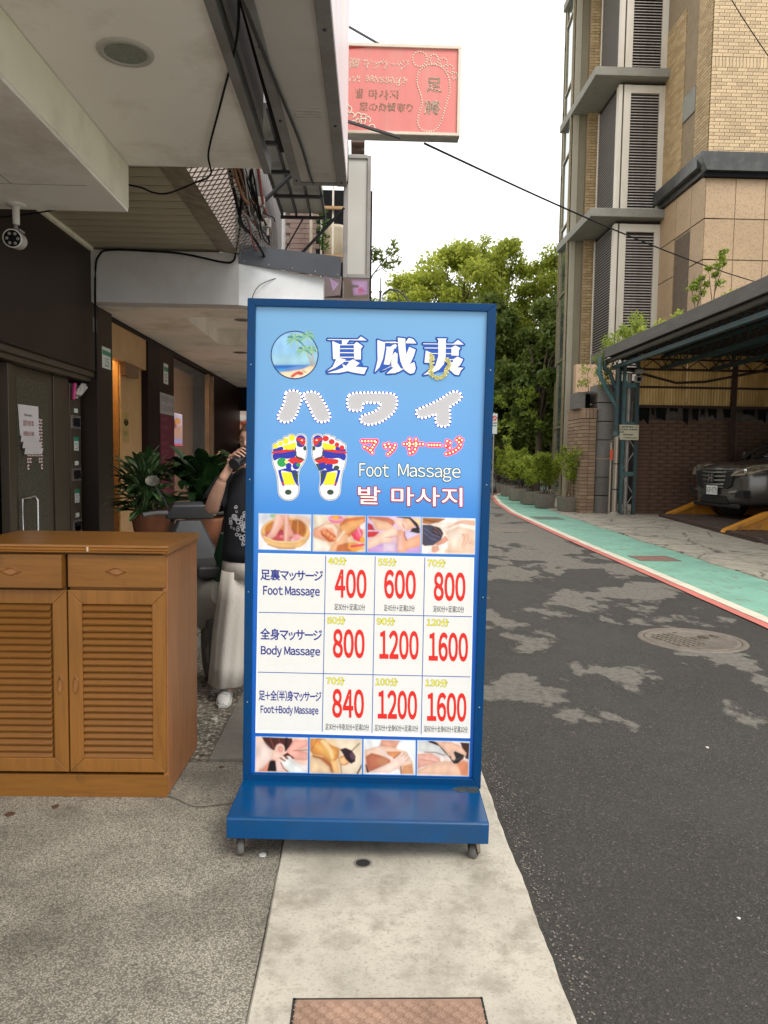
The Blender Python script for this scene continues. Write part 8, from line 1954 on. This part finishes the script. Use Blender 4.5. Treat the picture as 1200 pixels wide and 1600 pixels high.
# scrolled lamp post
t = thing('scroll_lamp_post', 'dark wrought iron lamp post with a scrolled arm behind the top of the sign', 'lamp post', (.51, 25, 0)); iron = mat('wrought_iron', (.05, .055, .045), .5, .2, 8, metal=.5)
MB().lathe([(.06, -.05), (.05, 6.3), (.075, 6.32), (.075, 6.45), (.04, 6.48), (.035, 6.75), (.06, 6.78), (.02, 6.82), (.015, 7.2), (.0001, 7.22)], (.51, 25, 0), 12).build('post', iron, t)
sc1 = [(.58 + .26 + .26 * math.cos(a) * k, 25, 6.60 + .24 * math.sin(a) * k + .0) for a, k in [(R(200 - i * 17), 1 if i < 14 else 1 - (i - 14) * .09) for i in range(24)]]
MB().tube([(.56, 25, 6.1)] + [(.585, 25, 6.45)] + sc1, .022, 7).build('scroll', iron, t); MB().tube([(.62, 25, 6.70), (.80, 25, 6.86), (1.05, 25, 6.84), (1.25, 25, 6.70), (1.45, 25, 6.45), (1.7, 25, 6.2)], .03, 8).build('arm', iron, t)
# no stopping sign, motorbikes
t = thing('no_stopping_sign', 'white no stopping sign plate with a red ring on a grey pole', 'sign', (5.12, 30, 0)); MB().tube([(5.12, 30.03, -.05), (5.12, 30.03, 3.3)], .03, 8).build('pole', M['alu'], t); MB().box(5.0, 29.98, 2.47, 5.24, 30.0, 3.26).build('plate', pl_w, t, bevel=.005)
rg = MB(); rg.lathe([(.062, 29.972), (.098, 29.972)], (5.12, 0, 3.08), 24, 'Y'); rg.build('red_ring', mat('traffic_red', (.6, .03, .02), .5), t, fix=False); MB().bar((5.06, 29.972, 3.14), (5.18, 29.972, 3.02), .004, .03).build('red_bar', bpy.data.materials['traffic_red'], t)
front_text('禁止停車', 5.03, 2.86, 5.21, 2.92, 29.975, t, ink, off=.02); front_text('違規拖吊', 5.04, 2.76, 5.20, 2.81, 29.975, t, ink, off=.02)
def motorbike(lab, x, y, rz, c1):
    t = thing('motorbike', lab, 'motorbike', (x, y, .018 if x > 5 else -.012), (0, 0, R(rz)))
    for yy in (-.6, .6):
        w_ = MB().lathe([(.16, -.04), (.27, -.045), (.29, 0), (.27, .045), (.16, .04)], (0, yy, .29), 22, 'X').build('wheel', M['rubber'], t, world=False); MB().lathe([(.02, -.03), (.16, -.03), (.16, .03), (.02, .03)], (0, yy, .29), 16, 'X').build('rim', M['alu'], w_, world=False)
    b = MB(); secs = [(-.35, .14, .35, .9), (-.15, .16, .3, .55), (.15, .18, .32, .70), (.5, .17, .42, .78), (.8, .06, .62, .74)]; n = 12; vs = []; fs = []
    for (yy, w_, zb_, zt_) in secs:
        for j in range(n): q = 2 * math.pi * j / n; vs.append((w_ * math.cos(q), yy, (zb_ + zt_) / 2 + (zt_ - zb_) / 2 * math.sin(q)))
    for i in range(4):
        for j in range(n): fs.append((i * n + j, i * n + (j + 1) % n, (i + 1) * n + (j + 1) % n, (i + 1) * n + j))
    b.add(vs, fs, True); b.build('body', c1, t, world=False)
    MB().prism([(0, .74), (.05, .68), (.75, .76), (.75, .86), (.3, .80)], -.12, .12, 'YZ').build('seat', dk_, t, world=False, bevel=.02); MB().tube([(-.33, -.38, 1.0), (-.1, -.45, .95), (.1, -.45, .95), (.33, -.38, 1.0)], .02, 8).build('handlebar', dk_, t, world=False)
    MB().lathe([(.0001, -.56), (.07, -.54), (.09, -.48), (.07, -.40)], (0, 0, .86), 14, 'Y').build('headlight', bpy.data.materials['lamp_glass_grey'], t, world=False)
    for s_ in (-1, 1): MB().tube([(s_ * .2, -.42, .98), (s_ * .25, -.40, 1.15)], .008, 5).build('mirror_stem', dk_, t, world=False); 
    MB().tube([(0, -.60, .30), (0, -.45, .92)], .03, 8).build('fork', M['alu'], t, world=False); return t
motorbike('red motorbike parked beyond the planters right beside the sign edge', 5.45, 34.6, 40, mat('bike_red', (.35, .015, .015), .25, coat=.5))
motorbike('white scooter parked behind the red motorbike', 5.75, 35.6, 30, mat('bike_white', (.55, .55, .52), .3, coat=.4))
motorbike('dark scooter parked behind the planters under the dark trees', 7.0, 34.5, 60, dk_)
# further shophouses on the left of the lane, behind the sign
t = thing('far_shophouse', 'pale shophouse row continuing behind the dark arcade end wall', 'building', (-3, 24, 0))
MB().box(-6, 16.7, 0, -1.3, 32, 6.8).build('wall', mat('far_wall', (.42, .38, .33), .8, .12, 2, dirt=(.25, .22, .18), dscale=1.2), t)
for i in range(6):
    for z in (.0, 3.8):
        q = MB().box(-1.30, 17.4 + i * 2.4, z + .3, -1.26, 19.0 + i * 2.4, z + 2.3).build('window', M['alu'], t); MB().box(-1.262, 17.5 + i * 2.4, z + .4, -1.255, 18.9 + i * 2.4, z + 2.2).build('pane', glass_d, q)
MB().box(-1.3, 16.7, 3.0, -.6, 32, 3.2).build('canopy', M['white_wall'], t)
